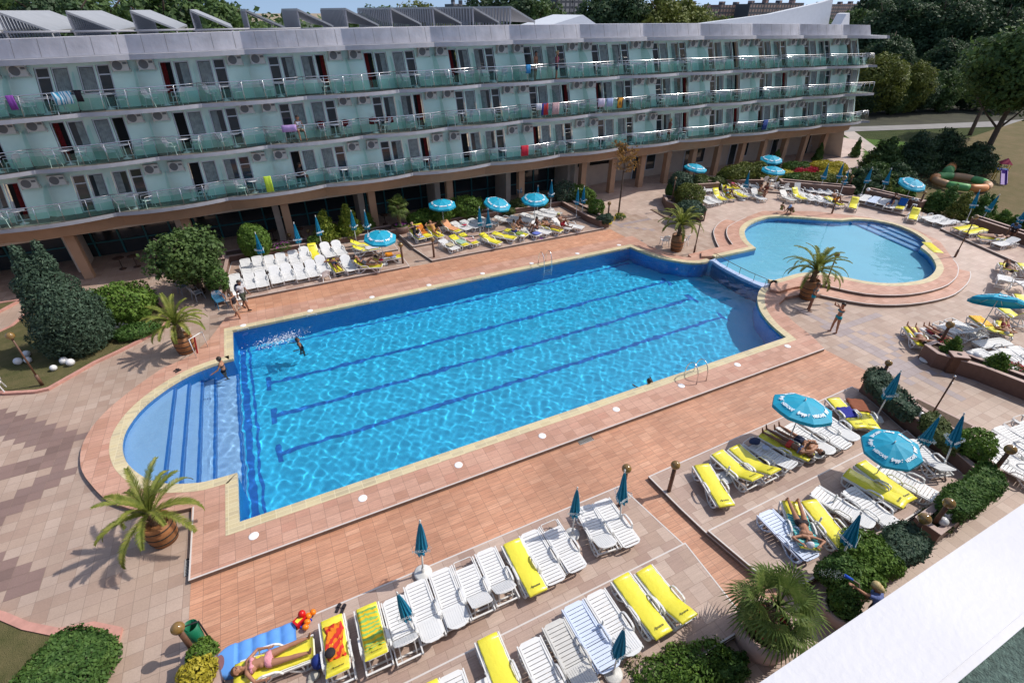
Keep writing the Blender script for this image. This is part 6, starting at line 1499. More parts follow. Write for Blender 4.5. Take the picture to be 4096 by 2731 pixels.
# square pits in the paving
for t, pts, lb in (('32', [(1350, 550), (1200, 480), (1600, 640), (1830, 800), (1750, 850)], ''),): pass
pit = [(21.95, 7.0), (22.2, 5.1), (21.5, 5.0), (21.2, 6.9)]
mb = MB(); mb.prism(offset(V2(pit), .12), -.02, .10); o = mb.build('stone_pit', PM['cap']); tag(o, 'stone framed square pit around the bare pole beyond the hedge', 'stone pit')
mb = MB(); mb.prism(V2(pit), .0, .103); o2 = mb.build('earth', PM['soil'], o)
pit = [tuple(G('21', x, y, .05)[:2]) for x, y in ((1285, 360), (1420, 330), (1530, 350), (1420, 430))]
o = slab('stone_pit', offset(V2(pit), .12), [], -.02, .07, PM['planter']); tag(o, 'dark framed earth pit around the slim lamp post by the bushes', 'stone pit'); mb = MB(); mb.prism(V2(pit), .0, .075); mb.build('earth', MM['soil'], o)
p = G('32', 1515, 650, .1); o = empty('bare_pole', p, 0, 'bare leaning metal pole rising from the stone pit beyond the hedge', 'pole'); h = height_over('32', 1720, 322, p) - .1
mb = MB(); mb.tube([(0, 0, -.1), (0, 0, h)], .03, 7); mb.build('tube', PM['brown'], o); mb = MB(); mb.ball((0, 0, h), .05, 8, 6); mb.box((.04, 0, h - .35), (.08, .07, .12)); mb.build('fitting', HM['steel'], o)
# ---- potted and planted greenery
date_palm('03', 1520, 240, 'date palm in a wooden barrel at bottom left with long shadow', 0, 1.72, .45, 1, 20)
date_palm('02', 1720, 85, 'date palm in a wooden barrel beside the left lawn kerb', 0, 1.55, .75, 2, 24)
date_palm('21', 1505, 730, 'date palm in a barrel beside the tall street lamp, by the two pools', 0, 1.7, .8, 3, 28, bh=1.1)
date_palm('31', 350, 1165, 'large date palm in a barrel at the small pool steps', 0, 1.95, .75, 4, 30, bh=1.1)
def round_pot(t, x, y, r_, h, label, z=0, m='planter'):
    p = G(t, x, y, z); o = empty('round_planter', p, 0, label, 'planter'); mb = MB(); mb.lathe([(r_ * .86, 0), (r_, h * .5), (r_ * 1.02, h), (r_ * .86, h), (r_ * .85, h - .12)], n=32, cap=False); mb.build('wall', PM[m], o)
    mb = MB(); mb.lathe([(r_ * .87, h - .12), (.01, h - .1)], n=24, cap=False); mb.build('soil', PM['soil'], o); return p, h
p, h = round_pot('33', -90, 1180, .68, .8, 'big round brown planter under the near fan palm', 0, 'cap')
o = empty('fan_palm', p + Vector((0, 0, h - .15)), 0, 'near fan palm with shaggy fronds rising from the big round planter', 'palm tree')
link('trunk', palm_trunk(.95, .14, 9), None, o); link('crown', fan_palm_leaves(24, 1.15, 5), None, o, (0, 0, 1.0))
def flowers(name, p, r_, h, n, m, label, cat='flowers', size=.05, flat=.35, grp=None):
    rs = np.random.RandomState(int(abs(p.x) * 100) % 9999); me = bush_mesh(n, [(0, 0, h * .3, r_, r_, h * .8)], size, VM['box'], 3, .15, .4, .6); o = empty(name, p, 0, label, cat, grp); link('foliage', me, None, o)
    if m:
        k = max(12, n // 10); a = rs.uniform(0, 6.28, k); q = r_ * np.sqrt(rs.uniform(0, 1, k)) * .9; C = np.stack([q * np.cos(a), q * np.sin(a), h * (1.05 - .4 * (q / r_) ** 2) + rs.normal(size=k) * .02], 1); link('blossoms', quads('blossoms', C, rs.normal(size=(k, 3)) * .4 + [0, 0, 1], .045, VM[m], .9), None, o)
    return o
flowers('geraniums', p + Vector((.0, 0, h - .12)), .5, .28, 1400, 'redfl', 'red geraniums filling the big round planter under the fan palm')
p, h = round_pot('11', 1335, 590, .62, .75, 'round brown planter of the small fan palm'); o = empty('fan_palm', p + Vector((0, 0, h - .1)), 0, 'small fan palm with a shaggy trunk in front of the restaurant', 'palm tree')
link('trunk', palm_trunk(1.45, .13, 11), None, o); link('crown', fan_palm_leaves(24, .85, 7), None, o, (0, 0, 1.5)); flowers('petunias', p + Vector((0, 0, h - .1)), .5, .22, 700, 'pinkfl', 'pink flowers around the small fan palm trunk')
p, h = round_pot('11', 1060, 590, .5, .55, 'round planter with a small conical conifer by the column')
def cone_bush(name, p, hh, r_, m, label, seed=1, n=2600, size=.07, cat='conifer', kind='cone', grp=None, jag=.15):
    nb = 9; bl = []
    for i in range(nb):
        t = i / nb; q = r_ * ((1 - t) ** .8 * .95 + .08) * (1 if kind == 'cone' else 1); bl.append((math.sin(i * 2.4) * r_ * .12, math.cos(i * 2.4) * r_ * .12, hh * (t * .88 + .10), q, q, hh / nb * 1.25))
    o = empty(name, p, seed, label, cat, grp); link('foliage', bush_mesh(n, bl, size, VM[m], seed, jag), None, o); st_ = stems(3, hh * .9, r_ * .1, seed); link('stem', st_, None, o); return o
def round_bush(name, p, r_, h, m, label, seed=1, n=3000, size=.07, sx=1, sy=1, cat='bush', lump=.12, grp=None, rz=0):
    o = empty(name, p, rz, label, cat, grp); link('foliage', bush_mesh(n, [(0, 0, h * .45, r_ * sx, r_ * sy, h * .55)], size, VM[m], seed, lump), None, o); link('stem', stems(5, h * .8, r_ * .5, seed), None, o); return o
cone_bush('conifer', p + Vector((0, 0, h - .1)), 1.25, .42, 'juniper', 'small dark conical conifer in the round planter by the column', 3, 1800, .06)
# big blue-green conifer and neighbours on the left lawn
pc = G('02', 560, 60, .05); pc = Vector((-9.75, 26.5, .05))
bl = [(0, 0, .6, 1.5, 1.35, .9), (0, 0, 1.2, 1.6, 1.45, 1.1), (.05, 0, 2.0, 1.45, 1.35, 1.0), (-.1, .1, 2.8, 1.15, 1.1, .9), (-.15, .15, 3.5, .85, .85, .75), (-.35, .2, 4.1, .55, .55, .6), (.25, .2, 4.2, .42, .42, .6), (-.45, .25, 4.7, .25, .25, .5), (.3, .2, 4.8, .2, .2, .5), (-.8, .1, 3.4, .45, .45, .45)]
o = empty('conifer', pc, 0, 'big blue-green cypress with ragged top on the left lawn', 'conifer'); link('foliage', bush_mesh(26000, bl, .085, VM['spruce'], 21, .09, .3, .38), None, o); link('trunk', stems(4, 4.4, .5, 2), None, o)
round_bush('juniper_bush', Vector((-8.3, 28.6, .05)), 1.35, 1.95, 'juniper', 'round bright green juniper bush behind the big cypress', 5, 6500, .09, 1.25, 1.0, lump=.14)
round_bush('low_bush', Vector((-7.5, 26.7, .05)), .9, .5, 'box', 'low dark ground-cover bush at the kerb of the left lawn', 6, 2600, .07, 1.2, .8)
# clipped hedge bottom left
hedge('clipped_hedge', [tuple(G('03', x, y, .55)[:2]) for x, y in ((510, 1130), (640, 1055), (860, 1080), (1000, 1130), (1025, 1190), (960, 1330), (850, 1490), (780, 1700), (-20, 1750), (180, 1480), (420, 1240))], .05, .6, 900, .05, VM['box'], 4, 'dense clipped hedge on the lawn corner at bottom left', bulge=.05)
p = G('03', 1850, 1290, .5); round_bush('grassy_shrub', Vector((p.x + .05, p.y - .1, .45)), .34, .45, 'juniper', 'feathery green plant in the bottom left square planter', 8, 1500, .05)
p = G('03', 1840, 1540, .5); round_bush('golden_shrub', Vector((p.x, p.y, .45)), .42, .6, 'yelfl', 'golden yellow shrub at the bottom edge in the square planter', 9, 1900, .05)
# mulberry-like tree beside the upper left terrace
tp = tree_proto(4.0, 2.0, 7500, .11, VM['tree'], 31, .28, 18); plant('broadleaf_tree', [('crown', tp[0]), ('trunk', tp[1])], Vector((-4.9, 30.4, 0)), 1, (1.05, 1.0, 1.0), 'spreading green tree with hanging branches at the left end of the terrace', 'tree')
round_bush('shrub', Vector((-3.8, 29.4, .4)), .6, 1.5, 'box', 'dense shrub under the spreading tree, in the narrow planter', 10, 2200, .08)
round_bush('round_bush', G('a', 700, 520, .9) * Vector((1, 1, 0)) + Vector((0, 0, .4)), .95, 2.1, 'juniper', 'bright green egg-shaped bush right of the spreading tree', 11, 6000, .07, 1, 1, lump=.06)
flowers('flower_bed', G('a', 1280, 520, .55), .6, .3, 600, 'pinkfl', 'pale flowers in the planter behind the upper left loungers')
cone_bush('golden_thuja', Vector((2.75, 34.2, .5)), 2.0, .85, 'thuja', 'left one of the two golden green thuja bushes', 12, 5200, .08, jag=.2); cone_bush('golden_thuja', Vector((4.3, 34.3, .5)), 2.15, .85, 'thuja', 'right one of the two golden green thuja bushes', 13, 5200, .08, jag=.2)
round_bush('low_juniper', Vector((1.9, 33.9, .5)), .5, .5, 'juniper', 'small low juniper left of the golden thujas', 14, 900, .06)
for i, (x, r_, h, lb) in enumerate([(9.4, .95, 1.0, 'left lower part'), (11.0, 1.1, 1.25, 'middle part'), (12.9, 1.15, 1.6, 'taller right part')]):
    round_bush('juniper_hedge', Vector((x, 34.35, .45)), r_, h, 'juniper', lb + ' of the wide spreading juniper behind the open parasol', 20 + i, 4200, .08, 1.15, .7, 'bush', .2)
for i, (t, x, y, r_, h, m, lb) in enumerate([('d', 540, 400, .8, .75, 'shrub', 'pale green shrub behind the left open parasol'), ('d', 990, 360, .85, .85, 'shrub', 'pale green shrub behind the closed umbrella, middle planter'), ('d', 300, 520, .5, .45, 'shrub', 'small low shrub behind the left open parasol'), ('d', 1560, 260, 1.05, 1.7, 'spruce', 'blue-green feathery juniper at the planter corner'), ('d', 1830, 250, .7, 1.4, 'juniper', 'dark green round bush at the planter corner, first'), ('d', 2060, 300, .7, 1.3, 'juniper', 'second dark green round bush at the planter corner'), ('21', 775, 350, .68, 1.2, 'juniper', 'third dark green round bush, nearest the tree pit'), ('21', 860, 420, .62, .6, 'spruce', 'low spreading juniper at the end of the middle planter')]):
    p = G(t, x, y, .8); round_bush('shrub', Vector((p.x, p.y, .35)), r_, h, m, lb, 30 + i, 2600, .07, 1.0, .85, 'bush', .15)
flowers('flower_bed', G('21', 990, 430, .1), .45, .3, 700, 'yelfl', 'low flower patch around the foot of the thin brown tree')
# thin brown-leaved tree
p = G('21', 975, 415, 0); o = empty('thin_tree', p, 0, 'thin tree with sparse brown leaves between hotel columns and pool', 'tree'); h = height_over('20', 1040, 1310, p)
mb = MB(); mb.tube([(0, 0, 0), (.02, .02, h * .4), (0, 0, h * .7), (.03, 0, h)], [.07, .06, .04, .01], 7)
rs_ = random.Random(5); C = []
for i in range(16):
    z0 = h * rs_.uniform(.55, .92); a = rs_.uniform(0, 6.28); L_ = rs_.uniform(.5, 1.25) * (1.2 - (z0 / h - .5)); e = Vector((math.cos(a) * L_, math.sin(a) * L_, z0 + L_ * .55)); mb.tube([(0, 0, z0), e * .5 + Vector((0, 0, z0 * .5 + .02)), e], [.025, .015, .005], 5)
    for j in range(46): q = Vector((0, 0, z0)).lerp(e, rs_.uniform(.3, 1.1)); C.append(tuple(q + Vector((rs_.gauss(0, .11), rs_.gauss(0, .11), rs_.gauss(0, .11)))))
mb.build('trunk', VM['bark'], o); C = np.array(C); link('crown', quads('crown', C, np.random.RandomState(3).normal(size=C.shape), .085, VM['autumn'], .6), None, o)
# olive bushes by the pit
for i, (t, x, y, z, r_, h, m, lb) in enumerate([('21', 1620, 270, .9, 1.15, 1.7, 'olive', 'big olive green bush of the group of three'), ('21', 1640, 370, .9, 1.05, 1.15, 'spruce', 'grey-green dome bush in front of the olive bush'), ('21', 1530, 190, 1.0, 1.0, 2.1, 'spruce', 'dark tall juniper behind the olive bush'), ('21', 1470, 230, .7, .6, 1.3, 'box', 'dark round bush at the left of the olive group')]):
    p = G(t, x, y, z); round_bush('round_bush', Vector((p.x, p.y, .5)), r_, h, m, lb, 50 + i, 5200, .08, 1, 1, 'bush', .1)
# diagonal planter hedge, dark clipped hedge, juniper mounds near the parapet
hedge('low_hedge', [tuple(G('32', x, y, 1.0)[:2]) for x, y in ((905, 300), (960, 240), (1060, 260), (1200, 420), (1330, 540), (1390, 620), (1300, 660), (1150, 560), (980, 420))], .6, 1.05, 700, .055, VM['spruce'], 6, 'low creeping hedge at the top of the diagonal planter', bulge=.09)
hedge('low_hedge', [tuple(G('32', x, y, .95)[:2]) for x, y in ((1450, 670), (1530, 660), (1720, 830), (1830, 900), (1760, 980), (1640, 930), (1500, 800), (1440, 720))], .6, 1.0, 700, .06, VM['shrub'], 7, 'pale green creeping shrub in the middle of the diagonal planter', bulge=.1)
p = G('32', 1900, 950, 1.0); round_bush('round_bush', Vector((p.x, p.y, .6)), .62, 1.0, 'juniper', 'green round bush behind the leaning closed umbrella', 61, 3000, .06, 1, 1, 'bush', .08)
hedge('dark_hedge', [tuple(G('m', x, y, 1.0)[:2]) for x, y in ((780, 860), (860, 690), (960, 620), (1200, 560), (1350, 380), (1560, 200), (1700, 280), (1900, 560), (1880, 640), (1560, 930), (1220, 1140), (1000, 1080))], .6, 1.05, 800, .055, VM['box'], 8, 'dark clipped hedge block between terrace and parapet', bulge=.06)
hedge('clipped_hedge', [tuple(G('33', x, y, .95)[:2]) for x, y in ((1060, 190), (1130, 130), (1250, 85), (1370, 140), (1510, 290), (1430, 370), (1280, 440), (1180, 470), (1110, 350))], .55, 1.0, 900, .05, VM['spruce'], 9, 'grey-green clipped hedge square beside the grass planter', bulge=.05)
for i, (x, y, z, r_, h, m, lb) in enumerate([(880, 340, .9, .62, .75, 'juniper', 'bright green juniper mound by the leaning closed umbrella'), (1010, 420, .9, .6, .7, 'juniper', 'bright green juniper mound nearest the clipped hedge square'), (860, 560, .9, .6, .7, 'juniper', 'juniper mound being watered by the gardener'), (650, 560, .9, .5, .95, 'box', 'dark upright shrub left of the juniper mounds'), (700, 760, .8, .35, .5, 'juniper', 'small juniper tuft behind the second round pot')]):
    p = G('33', x, y, z); round_bush('juniper_mound', Vector((p.x, p.y, .5)), r_, h, m, lb, 70 + i, 3600, .055, 1.1, .95, 'bush', .16)
p, h = round_pot('33', 620, 960, .42, .5, 'smaller round brown planter right of the fan palm', 0, 'cap'); cone_bush('shrub', p + Vector((0, 0, h - .1)), 1.2, .42, 'box', 'dark conical shrub in the smaller round planter', 81, 2400, .05)
for i, (t, x, y, r_, h, lb) in enumerate([('23', 1420, 1480, .85, .55, 'left sprawling juniper along the near terrace edge'), ('23', 1700, 1400, .8, .65, 'right sprawling juniper along the near terrace edge'), ('23', 1980, 1400, .5, .4, 'darker shrub between the near terrace and the round planter')]):
    p = G(t, x, y, .4); round_bush('sprawling_juniper', Vector((p.x, p.y, 0)), r_, h, 'juniper' if i < 2 else 'box', lb, 90 + i, 4200, .05, 1.25, .7, 'bush', .22)
me = bush_mesh(1500, [(0, 0, .0, .55, .4, .14)], .05, VM['shrub'], 77, .2); p = G('m', 700, 1200, .5); o = link('grass_tufts', me, None, None, Vector((p.x + .05, p.y, .42))); tag(o, 'grass growing in the planter with the white balls', 'grass', kind='stuff')
for i, (x, y, r_, h, lb) in enumerate([(980, 740, .38, .85, 'small conical bush at the left part of the long planter'), (1800, 1010, .5, .8, 'larger conical bush at the right part of the long planter')]):
    p = G('j', x, y, .9); cone_bush('planter_conifer', Vector((p.x, p.y, .55)), h, r_, 'juniper', lb, 95 + i, 2400, .05, jag=.06)
flowers('geraniums', G('j', 800, 700, .6), .35, .2, 500, 'redfl', 'small flowers behind the long planter corner'); flowers('geraniums', G('j', 2050, 1150, .6), .4, .2, 500, 'redfl', 'red flowers at the right end of the long planter'); flowers('geraniums', G('l', 1110, 430, .6), .22, .2, 400, 'redfl', 'red geraniums beside the touching white balls')
# hedges and flower beds behind the far groups
for i, (x, y, r_, h, m, lb) in enumerate([(1290, 330, 1.25, 1.5, 'olive', 'left part of the bright hedge in front of the garden rooms'), (1560, 300, 1.2, 1.6, 'olive', 'middle part of the bright hedge in front of the garden rooms'), (1790, 280, 1.2, 1.6, 'olive', 'right part of the bright hedge in front of the garden rooms'), (980, 380, .8, .7, 'shrub', 'low grey-green shrub at the planter opening'), (500, 380, 1.3, .8, 'shrub', 'low shrubs behind the far open parasol')]):
    p = G('e', x, y, 1.2); round_bush('hedge_bush', Vector((p.x, p.y, .5)), r_, h, m, lb, 100 + i, 3600, .11, 1.15, .8, 'bush', .12)
for i, (x, y, r_, h, m, lb) in enumerate([(640, 400, .95, 1.1, 'box', 'dark bush at the left end of the back hedge'), (930, 410, 1.2, 1.15, 'olive', 'first part of the back hedge beyond the small pool'), (1190, 430, 1.2, 1.2, 'olive', 'second part of the back hedge beyond the small pool'), (1430, 460, 1.15, 1.2, 'olive', 'third part of the back hedge beyond the small pool'), (1700, 480, 1.25, 1.3, 'olive', 'right end of the back hedge beyond the small pool'),
        (400, 280, 1.2, .9, 'yelfl', 'yellow-red foliage bed left of the red flowers'), (640, 90, .9, .9, 'box', 'left round bush behind the red flowers'), (840, 80, .9, .8, 'box', 'right round bush behind the red flowers'), (1480, 250, 1.0, .8, 'yelfl', 'yellowish shrub right of the red flowers'), (1300, 60, 1.3, .8, 'yelfl', 'yellow flower bank by the terrace railing'), (1580, 100, 1.3, .9, 'yelfl', 'yellow and red shrub bank at the lawn edge')]):
    p = G('f', x, y, .9); round_bush('hedge_bush', Vector((p.x, p.y, .2)), r_, h, m, lb, 120 + i, 3000, .11, 1.2, .85, 'bush', .12)
p = G('f', 800, 200, .4); me = bush_mesh(2600, [(0, 0, .1, 1.7, 1.0, .35)], .1, VM['redfl'], 140); o = link('red_flower_bed', me, None, None, p); tag(o, 'bright red flower bed beyond the back hedge', 'flower bed', kind='stuff')
p = G('f', 1150, 220, .3); me = bush_mesh(1800, [(0, 0, .1, 1.7, .9, .3)], .09, VM['redfl'], 141); o = link('pink_flower_bed', me, None, None, p); tag(o, 'pinkish red flower strip right of the bright red bed', 'flower bed', kind='stuff')
for i, (t, x, y, hh, r_, m, lb) in enumerate([('30', 55, 1535, 1.7, .5, 'box', 'narrow dark cypress by the garden rooms, left'), ('30', 450, 1475, 1.8, .5, 'box', 'narrow dark cypress by the garden rooms, middle'), ('30', 790, 1440, 2.0, .5, 'box', 'narrow dark cypress at the hotel corner'),
        ('g', 1800, 1100, 1.6, .85, 'box', 'dark conical thuja behind the yellow lounger, left'), ('g', 2080, 1150, 2.2, .8, 'box', 'tall dark thuja behind the three white loungers'), ('h', 740, 600, 2.0, .85, 'olive', 'loose olive thuja behind the three white loungers'), ('h', 1150, 620, 1.9, .8, 'box', 'dark thuja behind the closed umbrellas at right'), ('h', 1360, 560, 1.6, .6, 'box', 'small thuja beside the crumpled umbrella'), ('h', 1680, 820, 1.3, .75, 'juniper', 'small green thuja behind the bending man'), ('h', 1940, 880, 1.1, .6, 'juniper', 'small thuja right of the bending man'), ('h', 2200, 960, 1.6, .8, 'box', 'dark thuja at the right photo edge'),
        ('g', 700, 760, 1.5, .75, 'olive', 'olive bush behind the low terrace planter'), ('g', 1030, 880, 1.1, .6, 'juniper', 'small bush beside the seated woman'), ('g', 1300, 900, 1.1, .55, 'juniper', 'small bush behind the blue towel lounger')]):
    p = G(t, x, y, .3); cone_bush('thuja', Vector((p.x, p.y, .25)), hh, r_, m, lb, 150 + i, 2600, .09, jag=.12)
# ================================================================ lawns and trees far off
def sheet(name, pts, z, m): return st(slab(name, pts, [], z, z, m))
sheet('dry_lawn', [(46.2, 24.9), (46.6, 16.9), (45.1, 9.6), (44, 2), (70, -10), (110, -10), (110, 40), (75, 34), (62, 30), (52, 30)], .06, MM['drylawn'])
sheet('park_grass', [(46, 32), (62, 20), (160, -30), (160, 70), (46, 70), (52, 46)], .01, grass_mat('park_grass', (.03, .05, .015), (.07, .08, .03), .4))
sheet('green_lawn', [(60, 33), (80, 33), (108, 31), (108, 36), (88, 33.6), (74, 35), (68, 40), (63.2, 42.5), (57.5, 38), (55, 33)], .05, MM['greenlawn'])
sheet('green_lawn', [(62.5, 36.5), (58, 38.2), (63.5, 44), (68, 42), (70, 38.7)], .052, MM['greenlawn'])
sheet('garden_path', [(60, 33), (61.5, 32.4), (72, 44), (70.5, 45.2)], .056, mat('path_concrete', (.42, .36, .31), .85, var=.12, vscale=1))
sheet('park_road', [(62, 45.5), (72.2, 43.9), (86.5, 39.6), (97, 36.2), (140, 28), (140, 32), (97, 40), (84, 43.4), (72, 47), (62, 48.5)], .058, mat('road_asphalt', (.24, .23, .22), .9, var=.15, vscale=.8))
sheet('woodland_floor', [(56, 47), (140, 32), (300, 120), (300, 300), (40, 300), (40, 56), (56, 56)], .03, mat('forest_floor', (.035, .035, .018), .95, var=.4, vscale=.5))
protos = [tree_proto(15, 5.5, 24000, .24, VM['dark'], 201, .12, 22, 'round', .35), tree_proto(13, 4.8, 20000, .22, VM['tree'], 202, .12, 20, 'round', .3), tree_proto(16, 4.2, 20000, .23, VM['dark'], 203, .08, 20, 'oval', .35), tree_proto(12, 4.6, 20000, .2, VM['olive'], 204, .12, 18, 'round', .3), tree_proto(12, 4.6, 15000, .2, VM['tree'], 205, .5, 14, 'round', .28)]
LBL = ['dark broad-crowned tree', 'mid green full-crowned tree', 'tall narrow dark tree', 'yellowish green loose tree']
def top_tree(t, x, ytop, Y, i, label, sx=1.0, xw=None):   # a tree whose top shows at this spot and which stands on the line y = Y
    p = GY(t, x, ytop, Y); h0 = (15, 13, 16, 12, 12)[i] * 1.0; s = max(.35, p.z * 1.12 / h0); o = plant('tree', [('crown', protos[i][0]), ('trunk', protos[i][1])], Vector((p.x, Y, 0)), random.Random(int(x + Y)).uniform(0, 6), (s * sx, s * sx, s), label, 'tree', 'trees around the hotel grounds'); return o
rows = [(2010, -10, 95, 2, 1.2), (2065, -30, 100, 0, 1.0), (2130, -40, 98, 0, 1.1), (2200, -50, 92, 2, 1.3), (2265, -60, 88, 0, 1.1), (2330, -30, 84, 1, 1.1), (2390, -60, 80, 0, 1.1), (1975, 20, 84, 1, 1.0),
        (2040, 15, 78, 0, 1.1), (2110, 0, 74, 2, 1.3), (2180, 0, 70, 0, 1.1), (2250, 5, 66, 2, 1.3), (2320, 20, 62, 0, 1.1), (2390, 30, 60, 1, 1.1), (2060, 80, 64, 0, 1.2), (2200, 90, 58, 0, 1.2), (2290, 80, 55, 2, 1.3), (2130, 130, 62, 0, 1.2), (2230, 140, 60, 1, 1.3), (2340, 120, 56, 0, 1.3)]
for k, (x, y, Y, i, sx) in enumerate(rows):
    top_tree('D', x, y, Y, i, LBL[i] + ' in the wood at top right, ' + ['back', 'middle', 'front'][min(2, k // 7)] + ' rank ' + ['one', 'two', 'three', 'four', 'five', 'six', 'seven', 'eight'][k % 8].replace('one', 'at its left').replace('two', 'left of centre').replace('three', 'centre').replace('four', 'right of centre').replace('five', 'towards the right').replace('six', 'near the frame edge').replace('seven', 'at the frame edge').replace('eight', 'filling a gap'), sx)
for k, (x, y, Y, i) in enumerate([(2010, 175, 52, 0), (2075, 165, 51, 1), (2135, 170, 50, 0), (2190, 160, 49, 1), (2245, 165, 48, 0), (2300, 160, 46, 1), (2350, 165, 44, 0)]):
    top_tree('D', x, y, Y, i, 'low dark tree at the road edge of the wood, ' + ['nearest the hotel', 'second from the hotel', 'third from the hotel', 'middle of the road', 'behind the bush clumps', 'left of the forked tree', 'at the photo edge'][k], 1.3)
top_tree('D', 2040, 122, 52, 3, 'lighter olive green tree standing in front of the wood beside the hotel end', 1.15)
top_tree('D', 2120, 140, 50, 3, 'second lighter tree in front of the wood, right of the hotel end', .9)
top_tree('D', 2330, 95, 36, 4, 'forked leaning tree with twin trunks at the right edge', .9)
top_tree('D', 2410, 60, 26, 4, 'dark tree cut by the right edge above the play area', 1.0)
for k, (x, y, Y, i, sx, lb) in enumerate([(30, -25, 75, 1, 1.2, 'left-hand tree behind the roof panels at top left'), (110, -15, 72, 0, 1.1, 'full tree behind the second roof panel'), (190, -20, 78, 1, 1.2, 'tree behind the roof panels ending at the sky gap'), (250, 22, 80, 3, 1.0, 'low tree top at the right of the first tree group'),
        (350, -18, 74, 1, 1.1, 'left tree of the second group behind the roof panels'), (420, -30, 76, 0, 1.1, 'tallest tree of the second group behind the roof panels'), (485, -5, 72, 1, 1.0, 'right tree of the second group behind the roof panels'), (525, 32, 78, 3, .8, 'small tree ending the second group'),
        (830, 38, 100, 1, 1.0, 'small tree top peeking over the middle roof panels'), (880, 12, 110, 1, 1.2, 'tree behind the middle of the panel row'), (960, 5, 120, 3, 1.2, 'yellowish tree right of the middle of the panel row'), (1190, -25, 95, 0, 1.1, 'dark tree left of the roof hut'), (1120, -10, 100, 0, 1.2, 'dark tree above the last roof panels'), (1245, -5, 92, 1, 1.0, 'tree directly behind the roof hut'), (1390, -20, 90, 0, 1.1, 'dark tree right of the roof hut'), (1445, -15, 86, 2, 1.2, 'tall dark tree between hut and bright tree'),
        (1520, -12, 84, 3, 1.0, 'bright green tree behind the parapet, left of the wedge screen'), (1580, -5, 86, 3, 1.0, 'bright green tree next to the wedge screen'), (1345, 25, 130, 3, 1.0, 'pale tree in front of the far flats'), (1660, 38, 170, 3, 1.2, 'low green tree top before the far flats'), (1930, 45, 110, 1, 1.0, 'tree between the wedge screen and the wood')]):
    top_tree('D', x, y, Y, i, lb, sx)
bush_p = [('30', 1020, 1250, 1568, 1.9, 'tree', 'tall bush in front of the garden path'), ('30', 1290, 1200, 1568, 2.2, 'dark', 'big dark conifer clump, left of the road bushes'), ('30', 1560, 1170, 1500, 2.4, 'dark', 'big dark conifer clump in the middle below the road'), ('30', 1850, 1290, 1560, 2.2, 'dark', 'dark conifer clump right, by the leaning trunks'), ('g', 900, 60, 560, 2.2, 'dark', 'large dark conifer behind the low terrace umbrellas'), ('g', 450, 30, 560, 2.2, 'tree', 'large green conifer behind the low terrace, left'), ('f', 2150, 200, 700, 2.0, 'dark', 'dark tall bush at the end of the back hedge')]
for k, (t, x, y0, y1, r_, m, lb) in enumerate(bush_p):
    b = GH(t, x, y1, 0); hh = height_over(t, x, y0, b) - b.z; cone_bush('tall_bush', b, max(2, hh), r_, m, lb, 300 + k, 9000, .13, cat='bush', jag=.25)
# flats on the horizon
def flat_mat(nm, a, b):
    m = tiles(nm, [a, b], 3.2, 3.0, (.08, .08, .09), gap=.75, stain=.2, bump=0); mp = [x for x in m.node_tree.nodes if x.type == 'MAPPING'][0]; mp.inputs['Rotation'].default_value = (PI / 2, 0, 0); return m
fm_ = [flat_mat('flats_concrete', (.40, .37, .35), (.32, .30, .30)), flat_mat('flats_red', (.42, .27, .21), (.33, .22, .19))]
def flats(t, x0, x1, ytop, Y, k, label):
    a = GY(t, x0, ytop, Y); b = GY(t, x1, ytop, Y); h = max(a.z, 15); w_ = b.x - a.x; o = empty('apartment_block', (a.x, Y, 0), 0, label, 'building'); mb = MB(); rs = random.Random(k); n = max(2, int(w_ / 14)); ww = w_ / n
    for i in range(n):
        x = i * ww; hh = h * rs.uniform(.86, 1.0); mb.b2(x, x + ww - .5, 0, 14 + (i % 2) * 2, 0, hh); mb.b2(x + ww * .3, x + ww * .5, 3, 7, hh, hh + 2.2)
    mb.build('wall', fm_[k % 2], o)
flats('D', 1280, 1352, -8, 330, 0, 'pale apartment block above the roof hut on the horizon'); flats('D', 1540, 1600, 2, 380, 2, 'grey apartment block behind the bright green trees'); flats('D', 1622, 1720, 10, 360, 1, 'reddish grey apartment block left of the wedge screen'); flats('D', 1725, 1850, 2, 340, 3, 'long reddish apartment block behind the wedge screen'); flats('D', 1040, 1075, 0, 320, 4, 'small pale block behind the last roof panels'); flats('D', 1880, 2000, 8, 420, 5, 'far reddish roofs right of the wedge screen')
sheet('far_woodland', [(-400, 140), (500, 140), (900, 900), (-700, 900)], .02, mat('far_green', (.05, .07, .03), .95, var=.5, vscale=.02))
C, N = crown_pts(26000, [(x, 150 + 40 * math.sin(x * .7) + 60 * ((i * 37) % 5) / 5, 3.5 + 3 * math.sin(i * 1.7), 12, 10, 7) for i, x in enumerate(range(-160, 330, 9))], 9); tag(link('far_wood', quads('far_wood', C, N, 1.1, VM['tree']), None), 'wooded belt reading as one mass between hotel and far flats', 'woods', kind='stuff')
